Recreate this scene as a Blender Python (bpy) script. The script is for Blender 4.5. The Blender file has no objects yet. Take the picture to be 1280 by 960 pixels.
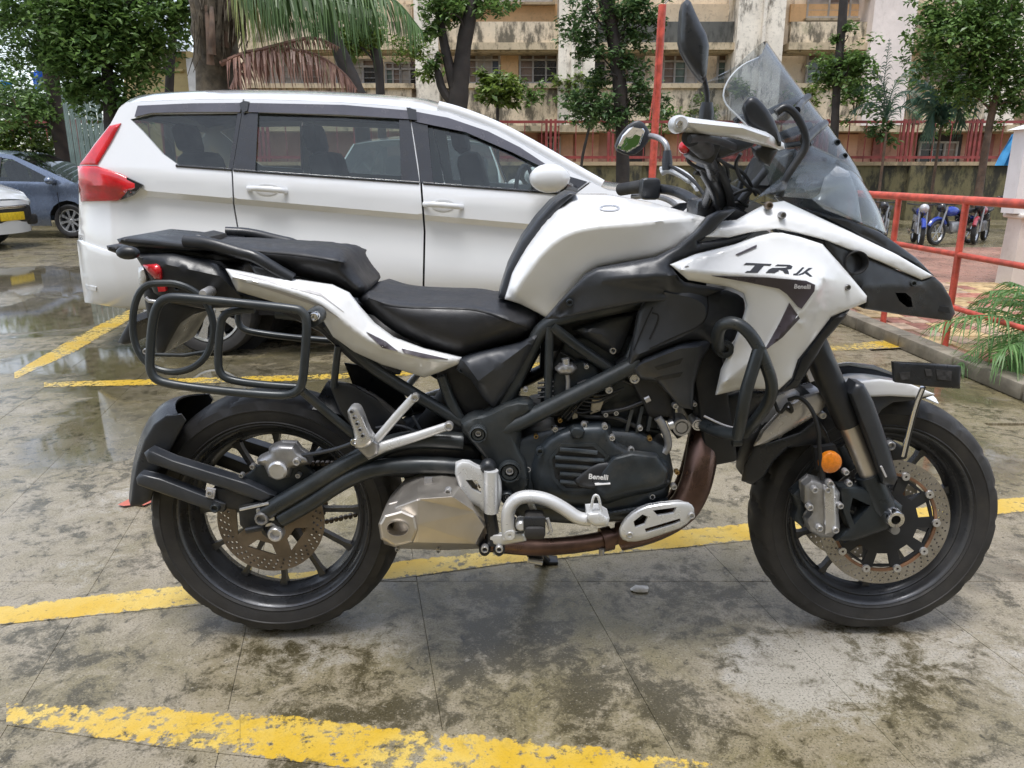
import bpy, bmesh, math, random
import numpy as np
from mathutils import Vector, Matrix
from mathutils.geometry import delaunay_2d_cdt
random.seed(7); rng = np.random.default_rng(7)
R = math.radians
scene = bpy.context.scene
# ------------------------------------------------------------------ camera
F = 970.0; PITCH = R(15.4); H = 1.1395
cam_d = bpy.data.cameras.new('camera'); cam = bpy.data.objects.new('camera', cam_d)
scene.collection.objects.link(cam); scene.camera = cam
cam.location = (0, 0, H); cam.rotation_euler = (R(90) - PITCH, 0, 0)
cam_d.sensor_fit = 'HORIZONTAL'; cam_d.sensor_width = 36; cam_d.lens = 36 * F / 1280
cam_d.clip_start = .05; cam_d.clip_end = 2000
# ------------------------------------------------------------------ light
SUN_EL, SUN_AZ = R(76), R(205)
w = bpy.data.worlds.new('World'); scene.world = w; w.use_nodes = True
nt = w.node_tree; bg = nt.nodes['Background']
sky = nt.nodes.new('ShaderNodeTexSky'); sky.sky_type = 'NISHITA'; sky.sun_disc = False
sky.sun_elevation = SUN_EL; sky.sun_rotation = SUN_AZ
sky.air_density = 1.0; sky.dust_density = 1.5; sky.ozone_density = 1.0
hs = nt.nodes.new('ShaderNodeHueSaturation'); hs.inputs['Saturation'].default_value = .5
nt.links.new(sky.outputs[0], hs.inputs['Color']); nt.links.new(hs.outputs[0], bg.inputs[0])
bg.inputs[1].default_value = .15
sd = bpy.data.lights.new('sun', 'SUN'); sd.energy = 1.5; sd.angle = R(22); sd.color = (1, .98, .95)
so = bpy.data.objects.new('sun', sd); scene.collection.objects.link(so)
# direction the sun stands in (Nishita: rotation measured from +Y towards +X)
sv = Vector((math.sin(SUN_AZ) * math.cos(SUN_EL), math.cos(SUN_AZ) * math.cos(SUN_EL), math.sin(SUN_EL)))
so.rotation_euler = sv.to_track_quat('Z', 'Y').to_euler()
scene.view_settings.view_transform = 'Standard'; scene.view_settings.look = 'None'
scene.view_settings.gamma = 1; scene.view_settings.use_curve_mapping = False
scene.view_settings.exposure = 1.0
scene.cycles.max_bounces = 8; scene.cycles.transparent_max_bounces = 16
scene.cycles.caustics_reflective = False; scene.cycles.caustics_refractive = False

# ------------------------------------------------------------------ measuring: photograph point -> place in the world
CP, SP = math.cos(PITCH), math.sin(PITCH)
D0 = 1.8045                                             # distance of the motorcycle's middle plane
def at(px, py, Y):
    u = (px - 640) / F; v = -(py - 480) / F
    dx, dy, dz = u, CP + v * SP, -SP + v * CP
    t = Y / dy
    return Vector((dx * t, Y, H + dz * t))
def gnd(px, py, z=0.0):
    u = (px - 640) / F; v = -(py - 480) / F
    dx, dy, dz = u, CP + v * SP, -SP + v * CP
    t = (z - H) / dz
    return Vector((dx * t, dy * t, z))
def proj(p):
    d = p.y * CP - (p.z - H) * SP; v = p.y * SP + (p.z - H) * CP
    return (640 + F * p.x / d, 480 - F * v / d)
def B(px, py, yo=0.0): return at(px, py, D0 + yo)
def mpp(p): return (p.y * CP - (p.z - H) * SP) / F       # metres per pixel at a point

# ------------------------------------------------------------------ materials
def node(nt, t, **kw):
    n = nt.nodes.new(t)
    for k, v in kw.items(): setattr(n, k, v)
    return n
def ramp(nt, fac, stops, interp='LINEAR'):
    r = node(nt, 'ShaderNodeValToRGB'); r.color_ramp.interpolation = interp
    el = r.color_ramp.elements
    while len(el) < len(stops): el.new(.5)
    for e, (p, c) in zip(el, stops):
        e.position = p; e.color = c if len(c) == 4 else (*c, 1)
    nt.links.new(fac, r.inputs[0]); return r.outputs[0]
def noise(nt, vec, scale, detail=4, rough=.55, dist=0):
    n = node(nt, 'ShaderNodeTexNoise'); n.inputs['Scale'].default_value = scale
    n.inputs['Detail'].default_value = detail; n.inputs['Roughness'].default_value = rough
    n.inputs['Distortion'].default_value = dist
    if vec is not None: nt.links.new(vec, n.inputs['Vector'])
    return n.outputs[0]
def mixc(nt, fac, a, b):
    m = node(nt, 'ShaderNodeMix', data_type='RGBA')
    for i, v in ((0, fac), (6, a), (7, b)):
        if hasattr(v, 'is_output'): nt.links.new(v, m.inputs[i])
        else: m.inputs[i].default_value = v if i == 0 else (*v[:3], 1)
    return m.outputs[2]
def mth(nt, op, a, b=0.0, c=None, clamp=False):
    m = node(nt, 'ShaderNodeMath', operation=op, use_clamp=clamp)
    for i, v in enumerate((a, b) if c is None else (a, b, c)):
        if hasattr(v, 'is_output'): nt.links.new(v, m.inputs[i])
        else: m.inputs[i].default_value = v
    return m.outputs[0]
def maprange(nt, v, a, b, lo=0.0, hi=1.0, smooth=True):
    m = node(nt, 'ShaderNodeMapRange', interpolation_type='SMOOTHSTEP' if smooth else 'LINEAR')
    nt.links.new(v, m.inputs[0])
    for i, x in zip((1, 2, 3, 4), (a, b, lo, hi)): m.inputs[i].default_value = x
    return m.outputs[0]
def pos(nt): return node(nt, 'ShaderNodeNewGeometry').outputs['Position']
def objc(nt): return node(nt, 'ShaderNodeTexCoord').outputs['Object']
def bump(nt, h, strength, dist=.01):
    b = node(nt, 'ShaderNodeBump'); b.inputs['Strength'].default_value = strength; b.inputs['Distance'].default_value = dist
    nt.links.new(h, b.inputs['Height']); return b.outputs[0]
MATS = {}
def mat(name, col, rough=.5, metal=0, var=.12, scale=6, coat=0, bmp=0, bscale=80, rvar=.12, dust=0, dustcol=(.3, .27, .22), spec=.5, rnd=0, trans=0, emis=None):
    if name in MATS: return MATS[name]
    m = bpy.data.materials.new(name); m.use_nodes = True; nt = m.node_tree; p = nt.nodes['Principled BSDF']
    v = objc(nt)
    n1 = noise(nt, v, scale, 5, .6)
    c = mixc(nt, maprange(nt, n1, .3, .7), tuple(x * (1 - var) for x in col), tuple(min(1, x * (1 + var)) for x in col))
    if rnd:
        oi = node(nt, 'ShaderNodeObjectInfo').outputs['Random']
        h = node(nt, 'ShaderNodeHueSaturation'); nt.links.new(c, h.inputs['Color'])
        nt.links.new(maprange(nt, oi, 0, 1, 1 - rnd, 1 + rnd, False), h.inputs['Value']); c = h.outputs[0]
    if dust:
        n3 = noise(nt, v, 9, 6, .7)
        c = mixc(nt, maprange(nt, n3, .45, .8, 0, dust), c, dustcol)
    nt.links.new(c, p.inputs['Base Color'])
    n2 = noise(nt, v, 14, 4, .6)
    nt.links.new(maprange(nt, n2, .3, .7, max(0, rough - rvar), min(1, rough + rvar)), p.inputs['Roughness'])
    p.inputs['Metallic'].default_value = metal; p.inputs['Coat Weight'].default_value = coat; p.inputs['Coat Roughness'].default_value = .06
    p.inputs['Specular IOR Level'].default_value = spec
    if trans: p.inputs['Transmission Weight'].default_value = trans
    if bmp: nt.links.new(bump(nt, noise(nt, v, bscale, 3), bmp, .004), p.inputs['Normal'])
    MATS[name] = m; return m
def glass(name, tint, milk=.04, milkcol=(.8, .85, .9), ior=1.45, refl=1.0, streak=0):
    m = bpy.data.materials.new(name); m.use_nodes = True; nt = m.node_tree; nt.nodes.clear()
    out = node(nt, 'ShaderNodeOutputMaterial'); tr = node(nt, 'ShaderNodeBsdfTransparent'); tr.inputs[0].default_value = (*tint, 1)
    gl = node(nt, 'ShaderNodeBsdfGlossy'); gl.inputs['Roughness'].default_value = .015
    df = node(nt, 'ShaderNodeBsdfDiffuse'); df.inputs[0].default_value = (*milkcol, 1)
    lw = node(nt, 'ShaderNodeLayerWeight'); lw.inputs[0].default_value = .5          # Schlick reflectance, the same from both sides of a face
    f0 = ((ior - 1) / (ior + 1)) ** 2; frs = mth(nt, 'MULTIPLY_ADD', mth(nt, 'POWER', lw.outputs['Facing'], 4.0), 1 - f0, f0)
    m1 = node(nt, 'ShaderNodeMixShader')
    if streak:
        n = noise(nt, objc(nt), 9, 5, .6)
        nt.links.new(maprange(nt, n, .4, .75, milk, milk + streak), m1.inputs[0])
    else: m1.inputs[0].default_value = milk
    nt.links.new(tr.outputs[0], m1.inputs[1]); nt.links.new(df.outputs[0], m1.inputs[2])
    m2 = node(nt, 'ShaderNodeMixShader'); nt.links.new(mth(nt, 'MULTIPLY', frs, refl, clamp=True), m2.inputs[0])
    nt.links.new(m1.outputs[0], m2.inputs[1]); nt.links.new(gl.outputs[0], m2.inputs[2]); nt.links.new(m2.outputs[0], out.inputs[0])
    return m
PAINT = mat('white_paint', (.78, .79, .80), .22, 0, .02, 4, coat=.6, rvar=.05, dust=.05)
CARWHITE = mat('car_white', (.70, .715, .735), .16, 0, .015, 2, coat=1.0, rvar=.04, dust=.02)
SATIN = mat('satin_black_plastic', (.016, .018, .022), .36, 0, .25, 8, rvar=.12, dust=.07, bmp=.05, bscale=300)
GREYPL = mat('dark_grey_plastic', (.032, .036, .044), .38, 0, .2, 8, rvar=.1, dust=.08, bmp=.05, bscale=300)
FRAME = mat('frame_black', (.030, .036, .040), .36, .2, .2, 12, rvar=.1, dust=.12)
ENGINE = mat('engine_black', (.030, .038, .046), .38, .3, .25, 14, rvar=.12, dust=.2)
DEEP = mat('deep_black', (.010, .011, .013), .6, 0, .3, 10, dust=.08)
VINYL = mat('seat_vinyl', (.018, .019, .023), .46, 0, .2, 6, bmp=.12, bscale=500, dust=.08)
RUBBER = mat('tyre_rubber', (.022, .021, .021), .62, 0, .25, 12, dust=.28, dustcol=(.09, .08, .065), bmp=.06, bscale=250)
RIMM = mat('rim_black', (.075, .078, .085), .30, .5, .2, 10, dust=.3, dustcol=(.13, .11, .09))
SILVER = mat('silver_alloy', (.62, .62, .63), .34, .75, .1, 18, dust=.12, bmp=.03, bscale=200)
SILVERP = mat('silver_paint', (.68, .69, .70), .32, .35, .06, 10, dust=.08)
GREYALU = mat('dull_alloy', (.36, .36, .37), .42, .7, .2, 25, dust=.3, bmp=.08, bscale=150)
MUFF = mat('brushed_steel', (.58, .54, .49), .42, .9, .08, 9, rvar=.06, bmp=.04, bscale=120, dust=.06)
PIPE = mat('brown_heat_tinted_steel', (.14, .085, .068), .34, .75, .4, 10, rvar=.14)
RUST = mat('rusty_disc', (.20, .165, .135), .40, .6, .3, 12, dust=.2, dustcol=(.22, .14, .09))
DISC = mat('steel_disc', (.42, .40, .38), .3, .85, .15, 12, dust=.25, dustcol=(.35, .26, .18))
CHROME = mat('chrome', (.75, .75, .76), .12, 1, .03, 10, rvar=.05)
REDL = mat('red_lens', (.55, .012, .02), .12, 0, .25, 9, coat=.8, rvar=.04)
AMBER = mat('amber_reflector', (.75, .22, .01), .25, 0, .15, 120, coat=.6, bmp=.3, bscale=900)
DARKDECAL = mat('dark_grey_decal', (.055, .045, .055), .35, 0, .1, 8)
GREYDECAL = mat('pale_grey_decal', (.50, .49, .50), .35, 0, .05, 8)
BLACKLET = mat('black_lettering', (.02, .02, .025), .35, 0, .1)
WHITELET = mat('white_lettering', (.8, .8, .8), .4, 0, .02)
CLEAR = glass('clear_windscreen', (.80, .82, .83), .014, (.72, .78, .85), 1.5, 1.0, .02)
CARGLASS = glass('car_window_glass', (.80, .84, .83), .004, (.5, .55, .55), 1.5, 1.0, .012)
MIRROR = mat('mirror_glass', (.85, .87, .9), .02, 1, .01, rvar=.01)
REDPAINT = mat('red_iron_paint', (.52, .085, .055), .42, 0, .3, 14, dust=.25, dustcol=(.30, .12, .08), bmp=.1, bscale=90)

# ------------------------------------------------------------------ mesh helpers
class MB:
    def __init__(s): s.v = []; s.f = []
    def add(s, vs, fs):
        o = len(s.v); s.v += [tuple(v) for v in vs]; s.f += [tuple(i + o for i in f) for f in fs]; return s
    def box(s, c, sz, rot=None):
        hx, hy, hz = (x / 2 for x in sz); c = Vector(c)
        vs = [Vector((x, y, z)) for z in (-hz, hz) for y in (-hy, hy) for x in (-hx, hx)]
        if rot is not None: vs = [rot @ v for v in vs]
        return s.add([v + c for v in vs], [(0, 2, 3, 1), (4, 5, 7, 6), (0, 1, 5, 4), (2, 6, 7, 3), (0, 4, 6, 2), (1, 3, 7, 5)])
    def bbox(s, c, sz, b=.005, rot=None):                        # box with chamfered edges
        bm = bmesh.new(); bmesh.ops.create_cube(bm, size=1)
        for v in bm.verts: v.co = Vector((v.co.x * sz[0], v.co.y * sz[1], v.co.z * sz[2]))
        bmesh.ops.bevel(bm, geom=bm.edges[:], offset=min(b, min(sz) * .45), segments=2, affect='EDGES', profile=.5)
        M = rot.to_4x4() if rot is not None else Matrix.Identity(4)
        s.add([Vector(c) + (M @ v.co) for v in bm.verts], [[v.index for v in f.verts] for f in bm.faces]); bm.free(); return s
    def tube(s, pts, r, n=10, closed=False, caps=True, flat=1.0, up=None):
        pts = [Vector(p) for p in pts]; m = len(pts)
        rs = r if hasattr(r, '__len__') else [r] * m
        T = []
        for i in range(m):
            a = pts[(i - 1) % m] if closed or i > 0 else pts[i]; b = pts[(i + 1) % m] if closed or i < m - 1 else pts[i]
            T.append((b - a).normalized())
        u = up if up is not None else (Vector((0, 1, 0)) if abs(T[0].y) < .9 else Vector((1, 0, 0)))
        u = Vector(u); nrm = (u - T[0] * u.dot(T[0])).normalized(); vs = []
        for i in range(m):
            nrm = (nrm - T[i] * nrm.dot(T[i])).normalized(); bn = T[i].cross(nrm)
            for k in range(n):
                a = 2 * math.pi * k / n
                vs.append(pts[i] + (nrm * math.cos(a) * flat + bn * math.sin(a)) * rs[i])
        fs = []
        for i in range(m if closed else m - 1):
            j = (i + 1) % m
            for k in range(n): fs.append((i * n + k, i * n + (k + 1) % n, j * n + (k + 1) % n, j * n + k))
        if not closed and caps: fs += [tuple(range(n))[::-1], tuple((m - 1) * n + k for k in range(n))]
        return s.add(vs, fs)
    def cyl(s, a, b, r, n=20, r2=None): return s.tube([a, b], [r, r if r2 is None else r2], n)
    def lathe(s, c, prof, n=48, axis='y', closed=False, fn=None):
        c = Vector(c); vs = []; m = len(prof)
        for k in range(n):
            a = 2 * math.pi * k / n
            for j, (r, h) in enumerate(prof):
                if fn: r = fn(k, j, r)
                if axis == 'y': vs.append(c + Vector((r * math.cos(a), h, r * math.sin(a))))
                elif axis == 'z': vs.append(c + Vector((r * math.cos(a), r * math.sin(a), h)))
                else: vs.append(c + Vector((h, r * math.cos(a), r * math.sin(a))))
        fs = []
        for k in range(n):
            k2 = (k + 1) % n
            for j in range(m if closed else m - 1):
                j2 = (j + 1) % m
                fs.append((k * m + j, k * m + j2, k2 * m + j2, k2 * m + j))
        return s.add(vs, fs)
    def ball(s, c, r, n=10, sq=(1, 1, 1)):
        prof = [(math.sin(math.pi * i / n), -math.cos(math.pi * i / n)) for i in range(n + 1)]
        t = MB().lathe((0, 0, 0), prof, 2 * n, 'z'); c = Vector(c)
        return s.add([c + Vector((v[0] * r * sq[0], v[1] * r * sq[1], v[2] * r * sq[2])) for v in t.v], t.f)
def smooth(pts, it=2, closed=False, keep=True):
    pts = [tuple(p) for p in pts]
    for _ in range(it):
        q = []; n = len(pts)
        for i in range(n if closed else n - 1):
            a, b = pts[i], pts[(i + 1) % n]
            q += [tuple(x * .75 + y * .25 for x, y in zip(a, b)), tuple(x * .25 + y * .75 for x, y in zip(a, b))]
        if not closed: q = [pts[0]] + q + [pts[-1]]
        pts = q
    return pts
def BP(pts, yo=None, it=2, closed=False):
    p = [(*q, yo) if len(q) == 2 else q for q in pts]
    return [B(*q) for q in (smooth(p, it, closed) if it else p)]

def link(o): scene.collection.objects.link(o); return o
def tag(o, label=None, cat=None, group=None, kind=None):
    for k, v in (('label', label), ('category', cat), ('group', group), ('kind', kind)):
        if v: o[k] = v
    return o
def thing(name, loc, label, cat, group=None, rz=0):
    o = link(bpy.data.objects.new(name, None)); o.location = loc; o.rotation_euler = (0, 0, rz); o.empty_display_size = .1
    return tag(o, label, cat, group)
def mesh(name, mb, angle=35, recalc=True):
    me = bpy.data.meshes.new(name); me.from_pydata([tuple(v) for v in mb.v], [], mb.f); me.update()
    if recalc:
        bm = bmesh.new(); bm.from_mesh(me); bmesh.ops.remove_doubles(bm, verts=bm.verts, dist=1e-5)
        bmesh.ops.recalc_face_normals(bm, faces=bm.faces); bm.to_mesh(me); bm.free()
    if angle:
        me.polygons.foreach_set('use_smooth', [True] * len(me.polygons)); me.set_sharp_from_angle(angle=R(angle))
    return me
def part(name, mb, m, root=None, parent=None, label=None, kind=None, angle=35, local=False, recalc=True):
    """mb in world coordinates (or in the root's own when local); made a child of root, or of parent which lies under root"""
    off = Vector((0, 0, 0))
    if root is not None and not local: off = Vector(root.location)
    elif root is None:
        a = np.array(mb.v); off = Vector((float(a[:, 0].mean()), float(a[:, 1].mean()), float(a[:, 2].min())))
    t = MB(); t.v = [tuple(Vector(v) - off) for v in mb.v]; t.f = mb.f
    o = link(bpy.data.objects.new(name, mesh(name, t, angle, recalc)))
    o.data.materials.append(m)
    if root is None: o.location = off
    o.parent = parent or root
    return tag(o, label, None, None, kind)
def copy_tree(o, parent=None):
    c = link(o.copy()); c.parent = parent
    for ch in list(o.children): copy_tree(ch, c)
    return c

# ---- sheets cut to a traced outline: constrained triangulation with a depth at every point
def resample(p, step, closed=True):
    out = []; n = len(p)
    for i in range(n if closed else n - 1):
        a, b = np.array(p[i], float), np.array(p[(i + 1) % n], float)
        k = max(1, int(round(np.linalg.norm((b - a)[:2]) / step)))
        out += [tuple(a + (b - a) * j / k) for j in range(k)]
    if not closed: out.append(tuple(p[-1]))
    return out
def inside(P, poly):
    poly = np.array(poly)[:, :2]; x, y = P[:, 0], P[:, 1]; r = np.zeros(len(P), bool); j = len(poly) - 1
    for i in range(len(poly)):
        xi, yi = poly[i]; xj, yj = poly[j]
        c = ((yi > y) != (yj > y)) & (x < (xj - xi) * (y - yi) / (yj - yi + 1e-12) + xi)
        r ^= c; j = i
    return r
def segdist(P, polys):
    d = np.full(len(P), 1e9)
    for poly, closed in polys:
        q = np.array(poly)[:, :2]; n = len(q)
        for i in range(n if closed else n - 1):
            a, b = q[i], q[(i + 1) % n]; ab = b - a; L = ab @ ab + 1e-12
            t = np.clip(((P - a) @ ab) / L, 0, 1); d = np.minimum(d, np.hypot(*(P - (a + t[:, None] * ab)).T))
    return d
def sheet(outline, yo=0.0, creases=(), holes=(), step=7.0, bulge=0.0, bw=14.0, sm=0, ring=True, soft=0):
    """returns P (n,2), depth (n,), triangles, boundary edges; units are those of the outline"""
    ol = [(*q, yo) if len(q) == 2 else q for q in outline]
    if sm: ol = smooth(ol, sm, True)
    ol = resample(ol, step); hs_ = [resample([(*q, None) if len(q) == 2 else q for q in h], 1e9) if False else [tuple(q[:2]) for q in h] for h in holes]
    area = sum(ol[i][0] * ol[(i + 1) % len(ol)][1] - ol[(i + 1) % len(ol)][0] * ol[i][1] for i in range(len(ol)))
    pts, dep, edges = [], [], []
    def loop(ps, closed, dv):
        o = len(pts)
        for k, q in enumerate(ps): pts.append(tuple(q[:2])); dep.append(dv[k])
        n = len(ps)
        for i in range(n if closed else n - 1): edges.append((o + i, o + (i + 1) % n))
    loop(ol, True, [q[2] for q in ol])
    cr = [resample(smooth(c, 2) if len(c) > 3 else c, step * .8, False) for c in creases]
    for c in cr: loop(c, False, [q[2] for q in c])
    for h in hs_: loop(h, True, [None] * len(h))
    A = np.array(ol)[:, :2]
    lo, hi = A.min(0), A.max(0)
    ys = np.arange(lo[1], hi[1], step * .87); g = []
    for i, y in enumerate(ys):
        xs = np.arange(lo[0] + (step / 2 if i % 2 else 0), hi[0], step); g += [(x, y) for x in xs]
    cand = [np.array(g).reshape(-1, 2)]
    if ring and bulge:
        nx = np.roll(A, -1, 0) - np.roll(A, 1, 0); nn = np.stack([-nx[:, 1], nx[:, 0]], 1); nn /= np.linalg.norm(nn, axis=1)[:, None] + 1e-9
        if area < 0: nn = -nn
        offs = (.10, .38, 1.0) if bw <= 2.0 * step else (.04, .13, .30, .55)
        rp = np.concatenate([A + nn * bw * o_ for o_ in offs]); lim = np.concatenate([np.full(len(A), bw * o_ * .85) for o_ in offs])
        dr = segdist(rp, [(A, True)] + [(c, False) for c in cr]); cand_r = rp[dr > lim * (1 if not cr else .5)]; gmin = bw + .35 * step if bw <= 2.0 * step else 0
    G = cand[0]
    if len(G):
        k = inside(G, A)
        for h in hs_: k &= ~inside(G, h)
        G = G[k]
        if len(G):
            d = segdist(G, [(A, True)] + [(c, False) for c in cr] + [(h, True) for h in hs_])
            G = G[d > step * .5]
            if bulge and ring and gmin: G = G[segdist(G, [(A, True)]) > gmin] if len(G) else G
    if ring and bulge and len(cand_r):
        k = inside(cand_r, A)
        for h in hs_: k &= ~inside(cand_r, h)
        cand_r = cand_r[k]
        if len(G):
            dd = np.min(np.hypot(G[:, None, 0] - cand_r[None, :, 0], G[:, None, 1] - cand_r[None, :, 1]), axis=1) if len(cand_r) else np.full(len(G), 9e9)
            G = G[dd > step * .35]
        G = np.concatenate([G, cand_r])
    if cr:                                                        # tidy rows either side of each crease
        rows_ = []
        for c in cr:
            q = np.array(c)[:, :2]
            if len(q) < 3: continue
            t = np.gradient(q, axis=0); nn = np.stack([-t[:, 1], t[:, 0]], 1); nn /= np.linalg.norm(nn, axis=1)[:, None] + 1e-9
            rows_ += [q + nn * step * .75, q - nn * step * .75]
        if rows_:
            rp = np.concatenate(rows_); k = inside(rp, A)
            for h in hs_: k &= ~inside(rp, h)
            rp = rp[k]
            if len(rp): rp = rp[segdist(rp, [(A, True)] + [(c, False) for c in cr] + [(h, True) for h in hs_]) > step * .6]
            keep = []
            for q in rp:
                if all((q[0] - k2[0]) ** 2 + (q[1] - k2[1]) ** 2 > (step * .45) ** 2 for k2 in keep): keep.append(q)
            if keep:
                rp = np.array(keep)
                if len(G): G = G[np.min(np.hypot(G[:, None, 0] - rp[None, :, 0], G[:, None, 1] - rp[None, :, 1]), axis=1) > step * .6]
                G = np.concatenate([G, rp]) if len(G) else rp
    for q in G: pts.append(tuple(q)); dep.append(None)
    res = delaunay_2d_cdt([Vector(p) for p in pts], edges, [], 0, 1e-4)
    V = np.array([tuple(v) for v in res[0]]); ov = res[3]
    T = [tuple(f) for f in res[2] if len(f) == 3]
    C = V[np.array(T)].mean(1); k = inside(C, A)
    for h in hs_: k &= ~inside(C, h)
    T = [t for t, kk in zip(T, k) if kk]
    n = len(V); D = np.zeros(n); fixed = np.zeros(n, bool)
    for i in range(n):
        for j in ov[i]:
            if dep[j] is not None: D[i] = dep[j]; fixed[i] = True; break
    used = np.zeros(n, bool); vals = D[fixed]
    if np.ptp(vals) < 1e-9: D[:] = vals[0]; fixed[:] = True; soft = 0
    for t in T: used[list(t)] = True
    W = np.zeros((n, n)) if not fixed.all() else np.zeros((1, 1))
    for a, b, c in (T if not fixed.all() else ()):
        for x, y in ((a, b), (b, c), (c, a)): W[x, y] = W[y, x] = 1 / (np.linalg.norm(V[x] - V[y]) + 1e-6)
    fr = np.where(~fixed & used)[0]; fx = np.where(fixed)[0]
    if len(fr):
        L = np.diag(W[fr].sum(1) + 1e-12) - W[np.ix_(fr, fr)]
        D[fr] = np.linalg.solve(L, W[np.ix_(fr, fx)] @ D[fx])
    if soft: Wn = (W > 0).astype(float); bnd = segdist(V, [(A, True)] + [(h, True) for h in hs_]) < 1e-3; mv = used & ~bnd
    for _ in range(soft): D = np.where(mv, .5 * D + .5 * (Wn @ D) / np.maximum(1, Wn.sum(1)), D)
    if bulge:
        d = segdist(V, [(A, True)]); t = np.clip(d / bw, 0, 1); D -= bulge * np.sqrt(1 - (1 - t) ** 2)
    cnt = {}
    for t in T:
        for e in ((t[0], t[1]), (t[1], t[2]), (t[2], t[0])): cnt[tuple(sorted(e))] = cnt.get(tuple(sorted(e)), 0) + 1
    be = [e for e, c in cnt.items() if c == 1]
    return V, D, T, be
def slab_mb(front, back, T, be):
    mb = MB(); n = len(front); mb.v = [tuple(v) for v in front] + [tuple(v) for v in back]
    mb.f = list(T) + [(c + n, b + n, a + n) for a, b, c in T] + [(a, b, b + n, a + n) for a, b in be]
    return mb
def compact(mb):
    u = sorted({i for f in mb.f for i in f}); mp = {o: i for i, o in enumerate(u)}
    mb.v = [mb.v[i] for i in u]; mb.f = [tuple(mp[i] for i in f) for f in mb.f]; return mb
LAST = {}
def depth_on(base, P):
    V, D, T = base; out = []
    tri = np.array(T); A_, B_, C_ = V[tri[:, 0]], V[tri[:, 1]], V[tri[:, 2]]
    v0, v1 = B_ - A_, C_ - A_; den = v0[:, 0] * v1[:, 1] - v1[:, 0] * v0[:, 1] + 1e-12
    for p in P:
        v2 = np.array(p) - A_; u = (v2[:, 0] * v1[:, 1] - v1[:, 0] * v2[:, 1]) / den; w_ = (v0[:, 0] * v2[:, 1] - v2[:, 0] * v0[:, 1]) / den
        i = int(np.argmin(np.maximum(0, -u) + np.maximum(0, -w_) + np.maximum(0, u + w_ - 1)))
        out.append(D[tri[i, 0]] + u[i] * (D[tri[i, 1]] - D[tri[i, 0]]) + w_[i] * (D[tri[i, 2]] - D[tri[i, 0]]))
    return np.array(out)
def panel_mb(outline, yo=0.0, thick=.004, solid=False, fn=None, on=None, lift=.0012, **kw):
    V, D, T, be = sheet([q[:2] for q in outline] if on else outline, yo, **kw)
    if on: D = depth_on(LAST[on], V) - lift; thick = lift + .0015
    LAST['_'] = (V, D, T)
    fr = [(fn(p[0], p[1], d) if fn else B(p[0], p[1], d)) for p, d in zip(V, D)]
    if solid: bk = [Vector((v.x, 2 * D0 - v.y, v.z)) for v in fr]
    else: bk = [v + Vector((0, thick, 0)) for v in fr]
    return compact(slab_mb(fr, bk, T, be))
def mirrored(mb, y0=D0):
    t = MB(); t.v = [(v[0], 2 * y0 - v[1], v[2]) for v in mb.v]; t.f = [tuple(reversed(f)) for f in mb.f]; return t
def circle(c, r, n=16, ph=0): return [(c[0] + r * math.cos(2 * math.pi * k / n + ph), c[1] + r * math.sin(2 * math.pi * k / n + ph)) for k in range(n)]
def plate_mb(outline, holes, y0, y1, step=1e3):                  # metric outline in the x-z plane, between y0 and y1
    V, D, T, be = sheet(outline, 0.0, holes=holes, step=step)
    return compact(slab_mb([Vector((p[0], y0, p[1])) for p in V], [Vector((p[0], y1, p[1])) for p in V], T, be))
def text_mb(s, size, shear=0, extrude=.0004, bold=0):
    cu = bpy.data.curves.new('lettering', 'FONT'); cu.body = s; cu.size = size; cu.shear = shear; cu.extrude = extrude; cu.offset = bold
    cu.align_x = 'CENTER'; cu.align_y = 'CENTER'
    o = link(bpy.data.objects.new('lettering', cu)); dg = bpy.context.evaluated_depsgraph_get()
    me = bpy.data.meshes.new_from_object(o.evaluated_get(dg)); mb = MB()
    mb.v = [tuple(v.co) for v in me.vertices]; mb.f = [tuple(p.vertices) for p in me.polygons]
    bpy.data.objects.remove(o); bpy.data.curves.remove(cu); bpy.data.meshes.remove(me); return mb
def place_xz(mb, c, ang=0):                                      # text drawn in xy -> stands in the x-z plane facing -y
    ca, sa = math.cos(ang), math.sin(ang); c = Vector(c)
    mb.v = [tuple(c + Vector((x * ca - y * sa, -z, x * sa + y * ca))) for x, y, z in mb.v]; return mb
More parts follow.
